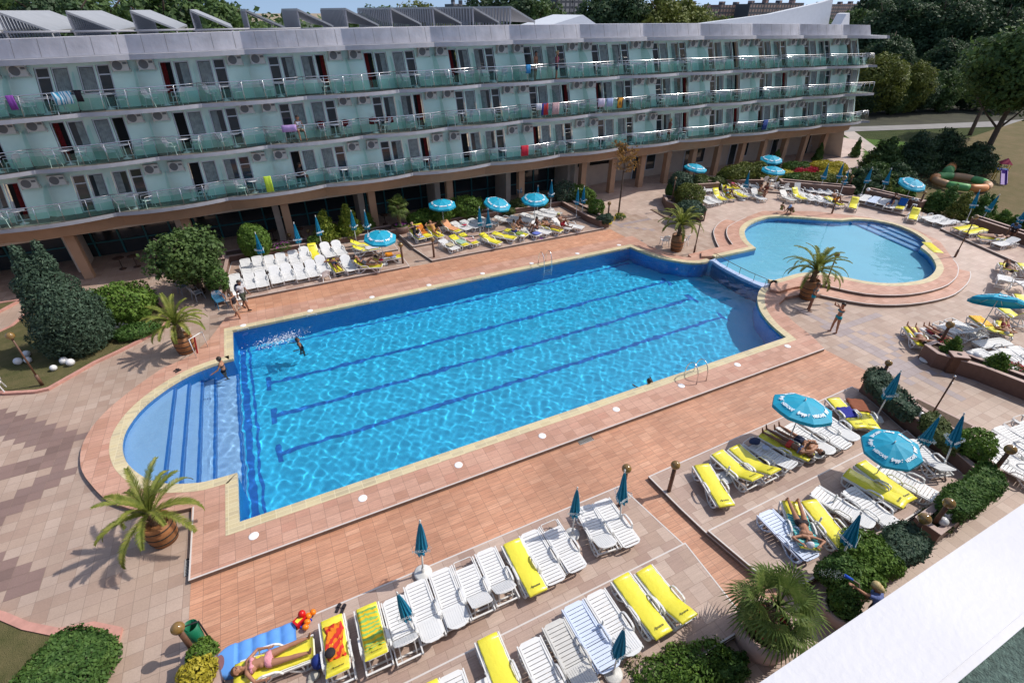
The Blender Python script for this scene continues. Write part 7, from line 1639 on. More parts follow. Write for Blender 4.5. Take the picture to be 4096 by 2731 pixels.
# inflatable ring and play slide on the dry lawn
gc = GH('g', 2240, 480, .3); c1 = G('31', 1765, 110, .45); im = [mat('inflatable_tan', (.50, .30, .16), .45), mat('inflatable_green', (.13, .38, .12), .45), mat('inflatable_orange', (.62, .25, .08), .45)]
o = empty('inflatable_ring', (c1.x, c1.y, .1), 0, 'tan, green and orange inflatable ring lying on the dry lawn', 'inflatable'); Rr = 1.95
for i in range(8):
    mb = MB(); pts = [(Rr * math.cos(R(45 * i + 45 * j / 6)) * 1.0, Rr * math.sin(R(45 * i + 45 * j / 6)), .42) for j in range(7)]; mb.tube(pts, [.3, .33, .34, .34, .34, .33, .3], 12); mb.build('segment', im[(0, 1, 2, 0, 1, 2, 0, 1)[i]], o)
c2 = G('31', 1830, 50, .5); o = empty('inflatable_tunnel', (c2.x + 2, c2.y + 2.4, .1), R(20), 'green and orange inflatable tube behind the ring', 'inflatable')
for i in range(4):
    mb = MB(); mb.tube([(-3 + 1.5 * i, 0, .45), (-1.55 + 1.5 * i, 0, .45)], .45, 12); mb.build('segment', im[(1, 2, 0, 1)[i]], o)
ps = G('31', 2150, 70, .5); o = empty('play_slide', (ps.x, ps.y, .05), R(35), 'purple play slide with a small yellow and red climbing frame', 'play equipment'); o.scale = (.7, .7, .7)
pu, ye, re_, bl_ = mat('purple_plastic', (.16, .06, .35), .4), mat('yellow_plastic', (.6, .4, .03), .4), mat('red_plastic', (.35, .02, .06), .4), mat('blue_plastic', (.02, .12, .4), .4)
mb = MB(); mb.bar((-1.6, 0, .2), (1.0, 0, 1.5), .6, .06); mb.bar((-1.6, -.32, .3), (1.0, -.32, 1.62), .05, .25); mb.bar((-1.6, .32, .3), (1.0, .32, 1.62), .05, .25); mb.build('slide', pu, o)
mb = MB()
for x, y in ((1.05, -.5), (1.05, .5), (2.1, -.5), (2.1, .5)): mb.tube([(x, y, 0), (x, y, 2.2)], .05, 7)
mb.build('posts', ye, o); mb = MB(); mb.b2(1, 2.15, -.55, .55, 1.4, 1.48); mb.build('platform', bl_, o); mb = MB(); mb.add([(.9, -.65, 2.2), (2.3, -.65, 2.2), (2.3, .65, 2.2), (.9, .65, 2.2), (1.6, 0, 2.9)], [(0, 1, 4), (1, 2, 4), (2, 3, 4), (3, 0, 4), (3, 2, 1, 0)]); mb.build('roof', re_, o)
# ================================================================ pool fittings
steel = HM['steel']
def ladder(t, x, y, out, label):
    p = G(t, x, y, .156); o = empty('pool_ladder', p, 0, label, 'pool ladder')
    for s in (-.27, .27):
        mb = MB(); pts = [(s, -.55 * out, 0)] + [(s, -.55 * out + (.75) * (1 - math.cos(a)) / 2 * out * 1.0, .72 * math.sin(a) + (.15 if 0 < a < PI else 0)) for a in [PI * i / 8 for i in range(1, 8)]] + [(s, .22 * out, -.1), (s, .22 * out, -1.3)]; mb.tube(pts, .022, 8); mb.build('handrail', steel, o)
    for z in (-.35, -.65, -.95): mb = MB(); mb.box((0, .22 * out, z), (.54, .09, .03)); mb.build('rung', steel, o)
ladder('21', 315, 870, -1, 'steel pool ladder on the far side of the main pool'); ladder('D', 1590, 862, 1, 'steel pool ladder on the near side of the main pool')
lid = MB(); lid.lathe([(.145, 0), (.145, .006), (.13, .009), (.02, .009)], n=20); lidm = lid.mesh('skimmer_lid'); lidm.materials.append(HM['plastic'])
lids = [('03', 2330, 215), ('12', 980, 1438), ('12', 1860, 1132), ('22', 278, 865), ('22', 957, 622), ('22', 1555, 405), ('22', 2070, 212), ('32', 180, 42), ('11', 497, 1285), ('11', 1064, 1160), ('11', 1588, 1050), ('11', 2080, 943), ('21', 180, 850), ('21', 600, 760), ('21', 982, 682), ('01', 2232, 1420)]
for i, (t, x, y) in enumerate(lids):
    o = link('round_cover', lidm, None, None, G(t, x, y, .152)); tag(o, 'round white lid flush in the paving along the %s side of the pool' % ('near' if i < 8 else 'far'), 'cover', 'round white lids along the %s pool side' % ('near' if i < 8 else 'far'))
for i, (t, x, y) in enumerate([('01', 2245, 1495), ('11', 517, 1345), ('11', 1088, 1220), ('11', 1619, 1102), ('11', 2115, 995), ('21', 216, 897), ('21', 638, 806), ('21', 1023, 724)]):
    p = GY(t, x, y, Y1 - .02); mb = MB()
    for a, b in (((-.24, 0, .05), (.24, 0, .05)), ((-.24, 0, -.05), (.24, 0, -.05)), ((-.24, 0, .05), (-.24, 0, -.05)), ((.24, 0, .05), (.24, 0, -.05))): mb.bar(a, b, .025, .02)
    mb.box((0, .008, 0), (.46, .006, .09)); o = mb.build('skimmer_mouth', HM['plastic'], None, Vector((p.x, Y1 - .015, .06))); tag(o, 'white framed skimmer opening in the far pool wall', 'skimmer', 'skimmer openings in the far pool wall')
def grate(t, x, y, L, wd, rz, label, z=0):
    p = G(t, x, y, z); mb = MB(); n = int(L / .05)
    for i in range(n): mb.box((-L / 2 + .05 * i + .025, 0, .004), (.02, wd, .008))
    mb.box((0, -wd / 2, .004), (L, .025, .01)); mb.box((0, wd / 2, .004), (L, .025, .01)); o = empty('drain_grate', p, rz, label, 'drain'); mb.build('bars', mat('grate_grey', (.4, .38, .36), .5), o); mb = MB(); mb.box((0, 0, .0), (L, wd, .003)); mb.build('channel', HM['void'], o)
grate('22', 675, 905, .62, .24, 0, 'slotted drain grate at the foot of the near pool step'); grate('03', 1735, 495, .6, .2, PI / 2, 'slotted drain grate left of the raised pool corner'); grate('21', 1185, 645, .3, .2, .3, 'small drain grate near the far right pool corner')
a = [p for p in wl]; o = empty('weir_railing', (24.25, 19, .2), 0, 'thin dark curved railing on the wall between the two pools', 'railing'); mb = MB(); pts = [(p.x - 24.25 + .25, p.y - 19, .42) for p in a]; mb.tube(pts, .016, 6); mb.build('rail', PM['brown'], o)
for i in range(0, len(pts), 4): mb = MB(); mb.tube([(pts[i][0], pts[i][1], 0), pts[i]], .014, 6); mb.build('post', PM['brown'], o)
# ================================================================ balcony furniture and drying towels
rb = random.Random(12); nch = 0; seen_lb = set()
ROW = ['first-floor', 'second-floor', 'top-floor']
for f, (zb, zt, ph) in enumerate(FL):
    for j in range(-5, 20):
        u = j / 2 + .25
        if not (U0 + .4 < u < U1 - .2) or rb.random() < .10: continue
        c0 = u + rb.uniform(-.09, .09); ye = edge(u, ph, .45, 33.9); y = (ye + .25 + WALL) / 2 - .05
        lab = 'by the hotel windows of the ' + ROW[f] + ' balcony'; grp = ' on the ' + ROW[f] + ' balconies'
        put('balcony_table', TABLE, HP(c0, y + rb.uniform(-.1, .1), zt + .003), 0, 'small round white plastic table standing on a ' + ROW[f] + ' balcony', 'table', 'white tables' + grp)
        for s in (-1, 1):
            if rb.random() < .85: put('balcony_chair', CHAIR, HP(c0 + s * .115, y + rb.uniform(-.15, .15), zt + .003), s * PI / 2 * -1 + rb.uniform(-.6, .6), 'white plastic armchair standing on a ' + ROW[f] + ' balcony', 'chair', 'white plastic chairs' + grp)
def drape(name, m, pts_w, label, cat='towel', grp=None, loc=None):
    mb = MB(); mb.smooth = True; n = len(pts_w[0]); vs = [p for row in pts_w for p in row]; mb.add(vs, [(i * n + j, i * n + j + 1, (i + 1) * n + j + 1, (i + 1) * n + j) for i in range(len(pts_w) - 1) for j in range(n - 1)]); o = mb.build(name, m, None, loc)
    md = o.modifiers.new('thickness', 'SOLIDIFY'); md.thickness = .012; return tag(o, label, cat, grp)
def rail_towel(t, x, y, f, w_, h_, m, label):
    zt, ph = FL[f][1], FL[f][2]; q = GY(t, x, y, 33.5); U = min((abs(FX(u / 100, zt + .9) - q.x), u / 100) for u in range(-280, 1000))[1]; rows = []
    for k in range(7):
        u = U + (k / 6 - .5) * w_ / 5.5; e = edge(u, ph, .45, 33.9) + .045 + .012 * math.sin(k * 2); X, _, zz = HP(u, 0, zt + 1.0); rows.append([(X, e + .04, zz - h_ * .3), (X, e + .035, zz), (X, e, zz + .022), (X, e - .04, zz), (X, e - .05 - .01 * (k % 2), zz - h_ * .5), (X, e - .045, zz - h_)])
    drape('towel', m, rows, label)
tw = [('00', 560, 910, 2, .75, .55, cloth('aqua_print', (.03, .28, .45), ((.6, .7, .75), 9)), 'blue and white patterned cloth over the top-floor railing at left'), ('00', 95, 920, 2, .3, .6, cloth('violet', (.2, .05, .3)), 'violet towel on the top-floor railing at the far left'), ('00', 700, 880, 2, .3, .5, cloth('blackc', (.02, .015, .02)), 'black garment on the top-floor railing'),
      ('10', 300, 1165, 1, .8, .35, cloth('lilac', (.42, .28, .55)), 'lilac towel over the second-floor railing'), ('20', 835, 920, 1, .5, .55, cloth('palepink', (.62, .55, .68)), 'pale lilac towel, left of the pair on the second-floor railing'), ('20', 905, 915, 1, .5, .55, cloth('paleblue', (.35, .42, .62)), 'pale blue towel, right of the pair on the second-floor railing'), ('20', 1000, 905, 1, .5, .7, cloth('sunset', (.06, .03, .02), ((.6, .28, .02), 7)), 'black and orange beach towel on the second-floor railing'),
      ('20', 255, 980, 1, .4, .4, cloth('whitec', (.62, .62, .66)), 'white cloth on the second-floor railing'), ('20', 305, 960, 1, .5, .75, cloth('navyred', (.02, .04, .22), ((.35, .02, .02), 4)), 'navy and dark red towel on the second-floor railing'), ('20', 400, 970, 1, .55, .75, cloth('whitedot', (.6, .52, .48), ((.35, .1, .15), 30, 'X', 8)), 'white dotted towel on the second-floor railing'),
      ('20', 118, 1330, 0, .55, .7, cloth('redt', (.5, .015, .04)), 'bright red towel over the first-floor railing'), ('01', 0, 0, 0, .1, .1, cloth('x', (0, 0, 0)), '')][:11]
for q in tw: rail_towel(*q)
rail_towel('20', 155, 620, 2, .35, .5, cloth('blue', (.02, .2, .45)), 'small blue towel on the top-floor railing by the shirtless man'); rail_towel('20', 2330, 1130, 0, .6, .8, cloth('darkblue', (.01, .04, .2)), 'dark blue towel on the first-floor railing at right'); rail_towel('11', 105, 60, 0, .4, .9, cloth('lime', (.45, .62, .05)), 'lime green towel hanging on the first-floor balcony')
red = cloth('darkred', (.18, .008, .012))
for i, (t, x, y, f) in enumerate([('10', 610, 1200, 1), ('10', 835, 1170, 1), ('10', 1085, 1140, 1), ('10', 1240, 1120, 1)]):
    p = GY(t, x, y, 34.1); zt = FL[f][1]; drape('towel', red, [[(-.24, .3, .5), (-.22, .31, .86), (-.22, .22, .6)], [(0, .34, .45), (0, .34, .9), (0, .22, .55)], [(.24, .3, .5), (.22, .31, .86), (.22, .22, .6)]], 'dark red towel draped over a second-floor balcony chair, %s of four' % ('first', 'second', 'third', 'last')[i], loc=Vector((p.x, p.y, zt + bow(2))))
# ================================================================ towels and things on the loungers
def lay(l, m, x0, x1, w_, label, ang=0, z=.06, yo=0, cat='towel', wav=.02, fold=0):
    ca, sa = math.cos(R(ang)), math.sin(R(ang)); rows = []; rs = random.Random(label)
    for i in range(11):
        x = x0 + (x1 - x0) * i / 10; row = []
        for j in range(9):
            y = (j / 8 - .5) * w_ + yo + rs.uniform(-.015, .015) + fold * math.sin(i * .7); dz = z + wav * (math.sin(i * 2.3 + j * 1.7) + math.sin(j * 3.1 - i)) * .5 + .012
            if abs(y) > .335: dz -= (abs(y) - .335) * 1.2 + .03
            if x <= HINGE: row.append((x, y, LZ + dz))
            else: d = x - HINGE; row.append((HINGE + d * ca - sa * dz, y, LZ + d * sa + ca * dz))
        rows.append(row)
    o = drape('towel', m, rows, label, cat); o.matrix_basis = l.matrix_basis; return o
lay(l1, cloth('orange_red', (.75, .22, .01), ((.62, .03, .02), 2.2, 'DIAGONAL', 5)), .25, 1.25, .44, 'crumpled orange and red beach towel on the near lounger', 38, fold=.04, wav=.05)
lay(l2, cloth('yellow_print', (.78, .50, .015), ((.25, .5, .12), 2.5, 'X', 6)), .15, 1.45, .5, 'yellow patterned beach towel with blue border on the near lounger', 42, wav=.04)
lay(r10, cloth('navy', (.012, .02, .26)), .65, 1.3, .62, 'dark blue towel over a yellow lounger', 2, wav=.03); lay(r11, cloth('rust', (.24, .07, .03)), .05, .85, .68, 'rust brown towel over a yellow lounger', 2, wav=.03)
lay(r18, cloth('aqua', (.02, .34, .42), ((.25, .62, .52), 3, 'X', 4)), .6, 1.85, .62, 'aqua and green towel under the woman in the white cap', 8, wav=.02); lay(r20, cloth('greytowel', (.55, .55, .55)), .95, 1.2, .34, 'crumpled pale grey towel on the bright white lounger', 4, .02, .1, wav=.08); lay(LC[3], cloth('orange_stripe', (.62, .22, .08), ((.7, .42, .25), 9)), .3, 1.85, .6, 'orange striped towel covering a lounger', 38); lay(LC[1], cloth('orange_dark', (.55, .16, .01)), .7, 1.8, .55, 'dark orange towel on a raised backrest', 40)
lay(LC[9], cloth('green_stripe', (.12, .38, .26), ((.55, .62, .5), 8)), .35, 1.2, .55, 'green striped towel on a yellow lounger', 14); lay(LC[10], cloth('pink_stripe', (.6, .3, .38), ((.7, .45, .3), 6)), .35, 1.3, .55, 'pink patterned towel on a yellow lounger', 14); lay(LC[8], cloth('beige', (.5, .44, .27)), .5, 1.1, .5, 'beige towel on a white lounger', 12)
lay(LC[0], cloth('bluefloral', (.2, .28, .55), ((.6, .65, .75), 8, 'X', 6)), .1, .9, .5, 'blue patterned towel under the person in black', 20); lay(LD[1], cloth('green', (.04, .26, .04), ((.35, .3, .05), 4, 'X', 6)), .4, 1.5, .55, 'green and brown towel beside the stool', 5); lay(LD[2], cloth('bluetw', (.12, .16, .5)), .1, .6, .55, 'blue towel under the seated woman', 5)
lay(lb5, cloth('bluepurple', (.2, .2, .5), ((.6, .65, .75), 6, 'X', 5)), .4, 1.5, .62, 'blue printed towel under the man in orange shorts', 4); lay(lb6, cloth('whitec', (.6, .6, .6)), .1, 1.0, .55, 'white towel on the side-facing yellow lounger', 10)
lh = next(o for o in S.objects if o.get('label', '').startswith('yellow lounger with the blue towel on')); lay(lh, cloth('bright_blue', (.01, .12, .42)), .95, 1.85, .55, 'bright blue towel on the raised back of a yellow lounger', 45)
lj = next(o for o in S.objects if o.get('label', '').startswith('yellow lounger with orange striped towel under')); lay(lj, cloth('orange_stripe2', (.75, .3, .02), ((.8, .6, .1), 3)), .05, 1.1, .6, 'orange and yellow striped towel under the side umbrella', 10)
lr = next(o for o in S.objects if o.get('label', '').startswith('white lounger under the sunbather on the dark red')); lay(lr, cloth('maroon', (.22, .01, .02)), .3, 1.8, .6, 'dark red towel under the sunbather near the globe lamp', 4)
# inflatable mattress, toys, bags, shoes, bins
p = G('p', 760, 790, .23); im2 = mat('blue_inflatable', (.12, .33, .78), .25, coat=.4); a0 = G('p', 240, 960, .2); a1 = G('p', 1260, 560, .2); d = a1 - a0; o = empty('air_mattress', (a0.x, a0.y, T), math.atan2(d.y, d.x), 'big blue inflatable air mattress lying at the left end of the near row', 'air mattress'); L_ = d.length
mb = MB(); mb.smooth = True; nx, ny = 57, 27; vs = []
for i in range(nx):
    for j in range(ny):
        x = -.30 + (L_ + .38) * i / (nx - 1); y = -.42 + .84 * j / (ny - 1); e = 1 - max(0, (abs(y) - .33) / .09) ** 2; r0 = max(0, (.1 - x) / .40); w_ = .42 * math.sqrt(max(0, 1 - r0 ** 2)) if x < .1 else .42; yy = y / .42 * w_
        h_ = .06 + .055 * abs(math.sin((x - .2) * 9.5)) * (.55 + .45 * abs(math.cos(y * 11))) if x > .2 else .13; h_ *= max(0, e) ** .5; vs.append((x, yy, max(.01, h_)))
mb.add(vs, [(i * ny + j, (i + 1) * ny + j, (i + 1) * ny + j + 1, i * ny + j + 1) for i in range(nx - 1) for j in range(ny - 1)]); mb.build('body', im2, o); mb = MB(); mb.add([(-.16 + .13 * math.cos(a) * (1 if math.cos(a) < 0 else .8), .2 * math.sin(a), .142) for a in [2 * PI * i / 20 for i in range(20)]], [tuple(range(20))]); mb.build('window', mat('clear_window', (.25, .13, .15), .08, coat=.6), o)
def blob(name, t, x, y, z, dims, m, label, cat, n=2, rz=0, zf=None):
    p = (GH if zf else G)(t, x, y, z); mb = MB(); rs = random.Random(label)
    for i in range(n): q = 1 if i == 0 else .6; mb.ball((rs.uniform(-.4, .4) * dims[0] * (i > 0), rs.uniform(-.4, .4) * dims[1] * (i > 0), dims[2] * .45), .5, 10, 7, (dims[0] * q, dims[1] * q, dims[2] * q))
    return tag(mb.build(name, m, None, p, rz), label, cat)
def shoes(t, x, y, z, m, label, rz=0):
    p = G(t, x, y, z); o = empty('sandals', p, rz, label, 'sandals')
    for s in (-.07, .07): mb = MB(); mb.prism([(-.12, s - .035), (.12, s - .045), (.14, s), (.12, s + .045), (-.12, s + .035)], 0, .03); mb.box((.03, s, .045), (.05, .09, .03)); mb.build('sandal', m, o)
blk = cloth('blackc', (.02, .015, .02)); blob('beach_bag', 'p', 1670, 1010, T + .1, (.3, .35, .35), cloth('navybag', (.01, .03, .2)), 'navy blue bag on the ground beside the orange towel lounger', 'bag'); blob('plastic_bag', 'p', 1600, 1200, T, (.3, .25, .12), cloth('palebag', (.5, .47, .4)), 'pale crumpled bag beside the navy bag', 'bag')
blob('sun_hat', 'p', 1850, 840, T + .5, (.26, .26, .12), blk, 'black hat lying on the orange towel', 'hat', 1); shoes('p', 2010, 130, T, blk, 'black sandals at the head of the near row', 1); shoes('02', 1628, 268, .152, blk, 'black sandals on the rim of the semicircular pool bay', .6); shoes('b', 425, 1265, T, blk, 'black sandals below the sunbather in dark trunks', .3); shoes('d', 1030, 1200, T, cloth('violet', (.2, .05, .3)), 'purple sandals at the middle terrace edge', .5)
org = mat('orange_vinyl', (.85, .22, .01), .3); rdp = mat('red_toy_plastic', (.6, .01, .01), .3)
for i, (x, y) in enumerate(((1550, 235), (1480, 400))):
    p = G('p', x, y, T + .05); o = empty('arm_float', p, .7 * i + .4, 'orange inflatable arm float, %s one beside the toy box' % ('upper', 'lower')[i], 'arm float')
    for s in (-.065, .065): mb = MB(); mb.ball((s, 0, .07), .075, 10, 8, (1, 1.2, 1)); mb.build('chamber', org, o)
p = G('p', 1390, 340, T); o = empty('toy_box', p, .5, 'red toy box with a yellow label beside the blue mattress', 'toy'); mb = MB(); mb.b2(-.16, .16, -.1, .1, 0, .16); mb.build('box', rdp, o); mb = MB(); mb.b2(-.11, .06, -.05, .05, .161, .166); mb.build('label_patch', PM['yellow'], o); mb = MB(); mb.ball((.1, .04, .2), .1, 10, 7); mb.build('lid', rdp, o); mb = MB(); mb.b2(-.1, .2, -.2, -.11, 0, .05); mb.build('tray', cloth('toyblue', (.02, .06, .5)), o)
p = G('p', 1050, 455, T); mb = MB(); mb.bar((-.14, 0, .03), (.1, 0, .03), .04, .02); mb.b2(-.2, -.1, -.05, .05, .01, .05); tag(mb.build('toy_shovel', org, None, p, .3), 'small orange toy shovel on the pool side of the mattress', 'toy')
p = G('03', 1845, 1190, 0); o = empty('litter_bin', p, 0, 'green and black litter bin beside the bottom left planter', 'bin'); mb = MB(); mb.lathe([(.15, .25), (.17, .8), (.16, .8), (.14, .3)], n=18, cap=False); mb.build('bucket', mat('green_bin', (.01, .16, .08), .4), o); mb = MB(); mb.tube([(-.2, 0, 0), (-.2, 0, .85), (.2, 0, .85), (.2, 0, 0)], .02, 6); mb.build('stand', blk, o)
p = G('j', 900, 1180, 0); o = empty('loudspeaker_box', p, R(-38), 'dark box with a pale top and round opening leaning on the long planter', 'box'); mb = MB(); mb.b2(-.3, .3, -.25, .2, 0, .85); mb.build('cabinet', PM['brown'], o); mb = MB(); mb.b2(-.32, .32, -.27, .22, .85, .89); mb.build('top', PM['cap'], o); mb = MB(); mb.lathe([(.1, .895), (.08, .9)], n=14); mb.build('opening', blk, o)
blob('bag', 'n', 1420, 530, T + .42, (.5, .3, .14), cloth('navybag2', (.02, .035, .09)), 'dark blue bag lying on the white slatted lounger', 'bag', 3); blob('sun_hat', 'n', 1620, 650, T + .4, (.3, .28, .12), cloth('palehat', (.45, .5, .62)), 'pale blue hat beside the dark bag', 'hat', 1); blob('beach_bag', 'b', 990, 1060, T, (.5, .25, .35), cloth('redbag', (.5, .01, .05)), 'red beach bag under the reading woman', 'bag', 1); blob('backpack', 'd', 840, 1170, T, (.32, .28, .5), blk, 'black backpack standing on the middle terrace edge', 'backpack', 2); blob('sun_hat', 'b', 1370, 910, T + .45, (.3, .26, .12), cloth('redbag', (.5, .01, .05)), 'red hat between the two side-facing loungers', 'hat', 1); blob('clothes', 'c', 1450, 790, TU + .4, (.35, .22, .08), cloth('redbag', (.5, .01, .05)), 'red and blue folded clothes on a white lounger', 'clothes', 2); blob('shoes', 'd', 1720, 810, T + .45, (.35, .25, .1), blk, 'dark shoes and cap on the white lounger at the terrace end', 'shoes', 3); blob('bag', 'f', 1540, 930, .285 + .4, (.3, .25, .12), blk, 'black bag on a lounger beyond the small pool', 'bag', 2); blob('bag', 'f', 440, 830, .285, (.4, .3, .2), cloth('greybag', (.4, .4, .42)), 'pale grey bag on the plaza left of the front row', 'bag', 2); blob('clothes', 'e', 1000, 690, .6, (.3, .3, .35), blk, 'dark clothes hanging on the lounger under the sunbathing woman', 'clothes', 2); blob('toys', 'e', 1730, 1005, .2, (.5, .25, .08), cloth('redbag', (.5, .01, .05)), 'red and blue beach toys on the plaza', 'toys', 3); blob('bucket', 'd', 2030, 730, T, (.4, .4, .3), cloth('navybag2', (.02, .035, .09)), 'dark blue bucket beside the two umbrella feet', 'bucket', 1)
p = G('h', 190, 1290, .305); d = G('h', 340, 1410, .305) - G('h', 60, 1180, .305); mb = MB(); mb.smooth = True; vs = []
for i in range(15):
    for j in range(7): vs.append((-.9 + 1.8 * i / 14, -.29 + .58 * j / 6, (.07 + .015 * math.cos(i * 2.2)) * (0.2 if j in (0, 6) or i in (0, 14) else 1)))
mb.add(vs, [(i * 7 + j, (i + 1) * 7 + j, (i + 1) * 7 + j + 1, i * 7 + j + 1) for i in range(14) for j in range(6)]); o = mb.build('yellow_mat', PM['yellow'], None, p, math.atan2(d.y, d.x)); tag(o, 'yellow mat left lying on the rim of the small pool', 'mat')
for nm, t, x, y in (('yellow_sign', '21', 900, 470), ('yellow_sign', '21', 935, 440)):
    p = G(t, x, y, .45); mb = MB(); mb.box((0, -.02, .0), (.25, .02, .32)); tag(mb.build(nm, PM['yellow'], None, p + Vector((0, -.06, 0)), R(75) if x > 920 else 0), 'small yellow sign on the end of the middle terrace planter, ' + ('left one' if x < 920 else 'right one'), 'sign')
# plastic armchairs, stools, tables on the ground
put('lattice_chair', CHAIR, G('b', 130, 1380, 0), R(200), 'white lattice armchair standing alone on the orange deck', 'chair'); put('plastic_chair', CHAIR, G('21', 1395, 690, 0), R(160), 'white slatted armchair left of the barrel palm', 'chair'); put('plastic_chair', CHAIR, G('21', 1570, 690, 0), R(200), 'white armchair half hidden right of the barrel palm', 'chair'); put('plastic_chair', CHAIR, G('02', -10, 470, 0), R(190), 'white armchair cut by the left photo edge', 'chair')
gm = mat('grey_resin', (.38, .40, .44), .5)
for i, (x, y, r_) in enumerate([(1700, 1120, 30), (1830, 1180, 120), (1850, 1000, 200), (1770, 1060, 250)]): put('plastic_chair', CHAIR, G('01', x, y, 0), R(r_), 'grey plastic armchair in the shade of the spreading tree, ' + ['leftmost', 'nearest', 'rear', 'middle'][i], 'chair', m=gm)
put('plastic_table', TABLE, G('01', 2190, 1230, 0), 0, 'white round table behind the walking couple', 'table'); put('plastic_chair', CHAIR, G('01', 2230, 1230, 0), R(90), 'white lattice chair behind the walking couple', 'chair'); put('plastic_chair', CHAIR, G('01', 2040, 1250, 0), R(20), 'small blue chair beside the green bucket', 'chair', m=cloth('chairblue', (.03, .14, .25)))
for i, (t, x, y, z, r_) in enumerate([('e', 1960, 560, .28, 170), ('e', 2160, 560, .28, 190), ('f', 390, 720, .285, 175), ('f', 160, 690, .285, 185)]): put('plastic_chair', CHAIR, G(t, x, y, z), R(r_), 'white plastic armchair near the two far parasols, ' + ['by the planter', 'with a green cloth', 'with a lattice back', 'under the parasol'][i], 'chair')
def stool(t, x, y, z, label, m=None):
    p = G(t, x, y, z); mb = MB(); mb.lathe([(.16, .42), (.18, .44), (.16, .46)], n=14); a = mb.mesh('seat'); a.materials.append(m or HM['plastic']); o = empty('stool', p, 0, label, 'stool'); link('seat', a, None, o)
    for k in range(4): mb = MB(); c, s = math.cos(PI / 2 * k + .4), math.sin(PI / 2 * k + .4); mb.bar((c * .12, s * .12, .43), (c * .19, s * .19, 0), .03); mb.build('leg', m or HM['plastic'], o)
stool('d', 610, 1270, T, 'white plastic stool at the middle terrace edge'); stool('g', 1400, 1120, .42, 'white plastic stool beside the low terrace planter'); stool('c', 1040, 900, TU, 'small brown table with drinks under the parasol', cloth('brownwood', (.25, .15, .09)))
p = G('01', 1970, 1180, .0); o = blob('bucket', '01', 1975, 1190, 0, (.3, .3, .35), mat('green_bucket', (.01, .25, .12), .4), 'green bucket beside the planter corner', 'bucket', 1)
p = G('02', 1990, 130, .15); o = empty('goal_frame', p + Vector((-.6, .6, 0)), R(60), 'small white framed stand with a red net beside the pool bay', 'frame'); mb = MB(); mb.tube([(-.45, 0, 0), (-.45, 0, 1.0), (.45, 0, .85), (.45, 0, 0)], .022, 6); mb.build('frame', HM['plastic'], o); mb = MB(); mb.bar((-.3, 0, .15), (-.1, 0, .9), .08, .01); mb.build('net', rdp, o)
# dark tables in the restaurant shade
dk = cloth('darkwood', (.06, .03, .02))
for i, (t, x, y) in enumerate([('01', 1130, 900), ('01', 1260, 880), ('11', 1190, 490), ('11', 860, 560), ('11', 420, 620), ('11', 170, 640)]): put('restaurant_table', TABLE, G(t, x, y, 0), 0, 'dark table standing in the shade before the restaurant glass, ' + ['leftmost', 'second from left', 'beside the small fan palm', 'behind the golden thujas', 'behind the second closed umbrella', 'behind the flower planter'][i], 'table', m=dk)
# ================================================================ the people of the photograph
wb = cloth('redwhite', (.75, .55, .58), ((.62, .02, .08), 22, 'X', 0)); turq = cloth('turquoise', (.01, .30, .38)); blkc = cloth('blackc', (0, 0, 0)); dnv = cloth('navyc', (.012, .018, .05))
def on(l, pose, **k): return person(l, pose, **k)
W = lying(.98, True, (((-.75, -.75, -.15), (-.95, .25, .1)), ((-.6, .85, -.15), (-.9, .2, .25))), spread=.12, zsurf=LZ + .06); on(woman_l, W, skin='tan', hair='brown', clothes=(('briefs', wb), ('bra', wb)), fine=True, fem=True, hairlen=.1, label='woman in a red and white striped bikini lying on her back on a yellow lounger')
P_, i_ = on(r18, lying(.95, False, 'head', spread=.07, zsurf=LZ + .07, lift=2), skin='tan', hair='dark', clothes=(('briefs', blkc),), fine=True, fem=True, label='woman in black bikini bottoms and a white cap lying on her front'); cap_on(P_, i_, cloth('whitecap', (.65, .65, .7)))
on(r5, lying(.98, True, (((.2, -.6, .7), (.7, .6, .2)), ((.1, .5, .75), (.6, -.3, .5))), spread=.07, zsurf=LZ + .07), skin='brown', hair='brown', clothes=(('briefs', cloth('coral', (.55, .05, .04))), ('bra', cloth('bluegrey', (.15, .18, .3)))), fine=True, fem=True, label='tanned woman in coral bikini bottoms lying with raised arms by the open parasol')
on(r6, lying(.95, True, 'hips', spread=.11, zsurf=LZ + .02), skin='tan', hair='dark', clothes=(('trunks', dnv),), fine=True, label='man in dark trunks lying on his back with hands on his hips')
def near(s): return next(o for o in S.objects if o.get('label', '').startswith(s))
on(near('yellow lounger under the man lying at'), lying(.98, True, (((-.2, -.9, 0), (.5, .2, .1)), ((-.2, .9, 0), (.5, -.2, .1))), spread=.14, zsurf=LZ + .06), skin='tan', hair='dark', clothes=(('briefs', cloth('whitec', (.6, .6, .6))),), label='sunbather with legs apart lying at the plaza corner, head towards the planter')
on(near('white lounger under the sunbather on the dark red'), lying(.95, True, 'side', spread=.08, zsurf=LZ + .04), skin='tan', hair='blond', clothes=(('briefs', blkc),), fem=True, label='sunbather in black bottoms on a dark red towel behind the globe lamp')
on(near('yellow lounger under the reclining person in white'), lying(.95, True, 'hips', spread=.1, zsurf=LZ + .06, knee=30), skin='tan', hair='grey', clothes=(('trunks', red),), label='sunbather in dark red lying under the tilted side parasol')
on(near('yellow lounger under the person with raised knees by'), lying(.95, True, 'side', knee=50, zsurf=LZ + .06), skin='brown', hair='dark', clothes=(('trunks', blkc),), label='sunbather with raised knees on a lounger by the right plaza edge')
on(lb2, lying(.92, False, 'head', spread=.1, zsurf=LZ + .08), skin='brown', hair='dark', clothes=(('trunks', dnv),), label='man in dark trunks lying on his front on the upper left terrace')
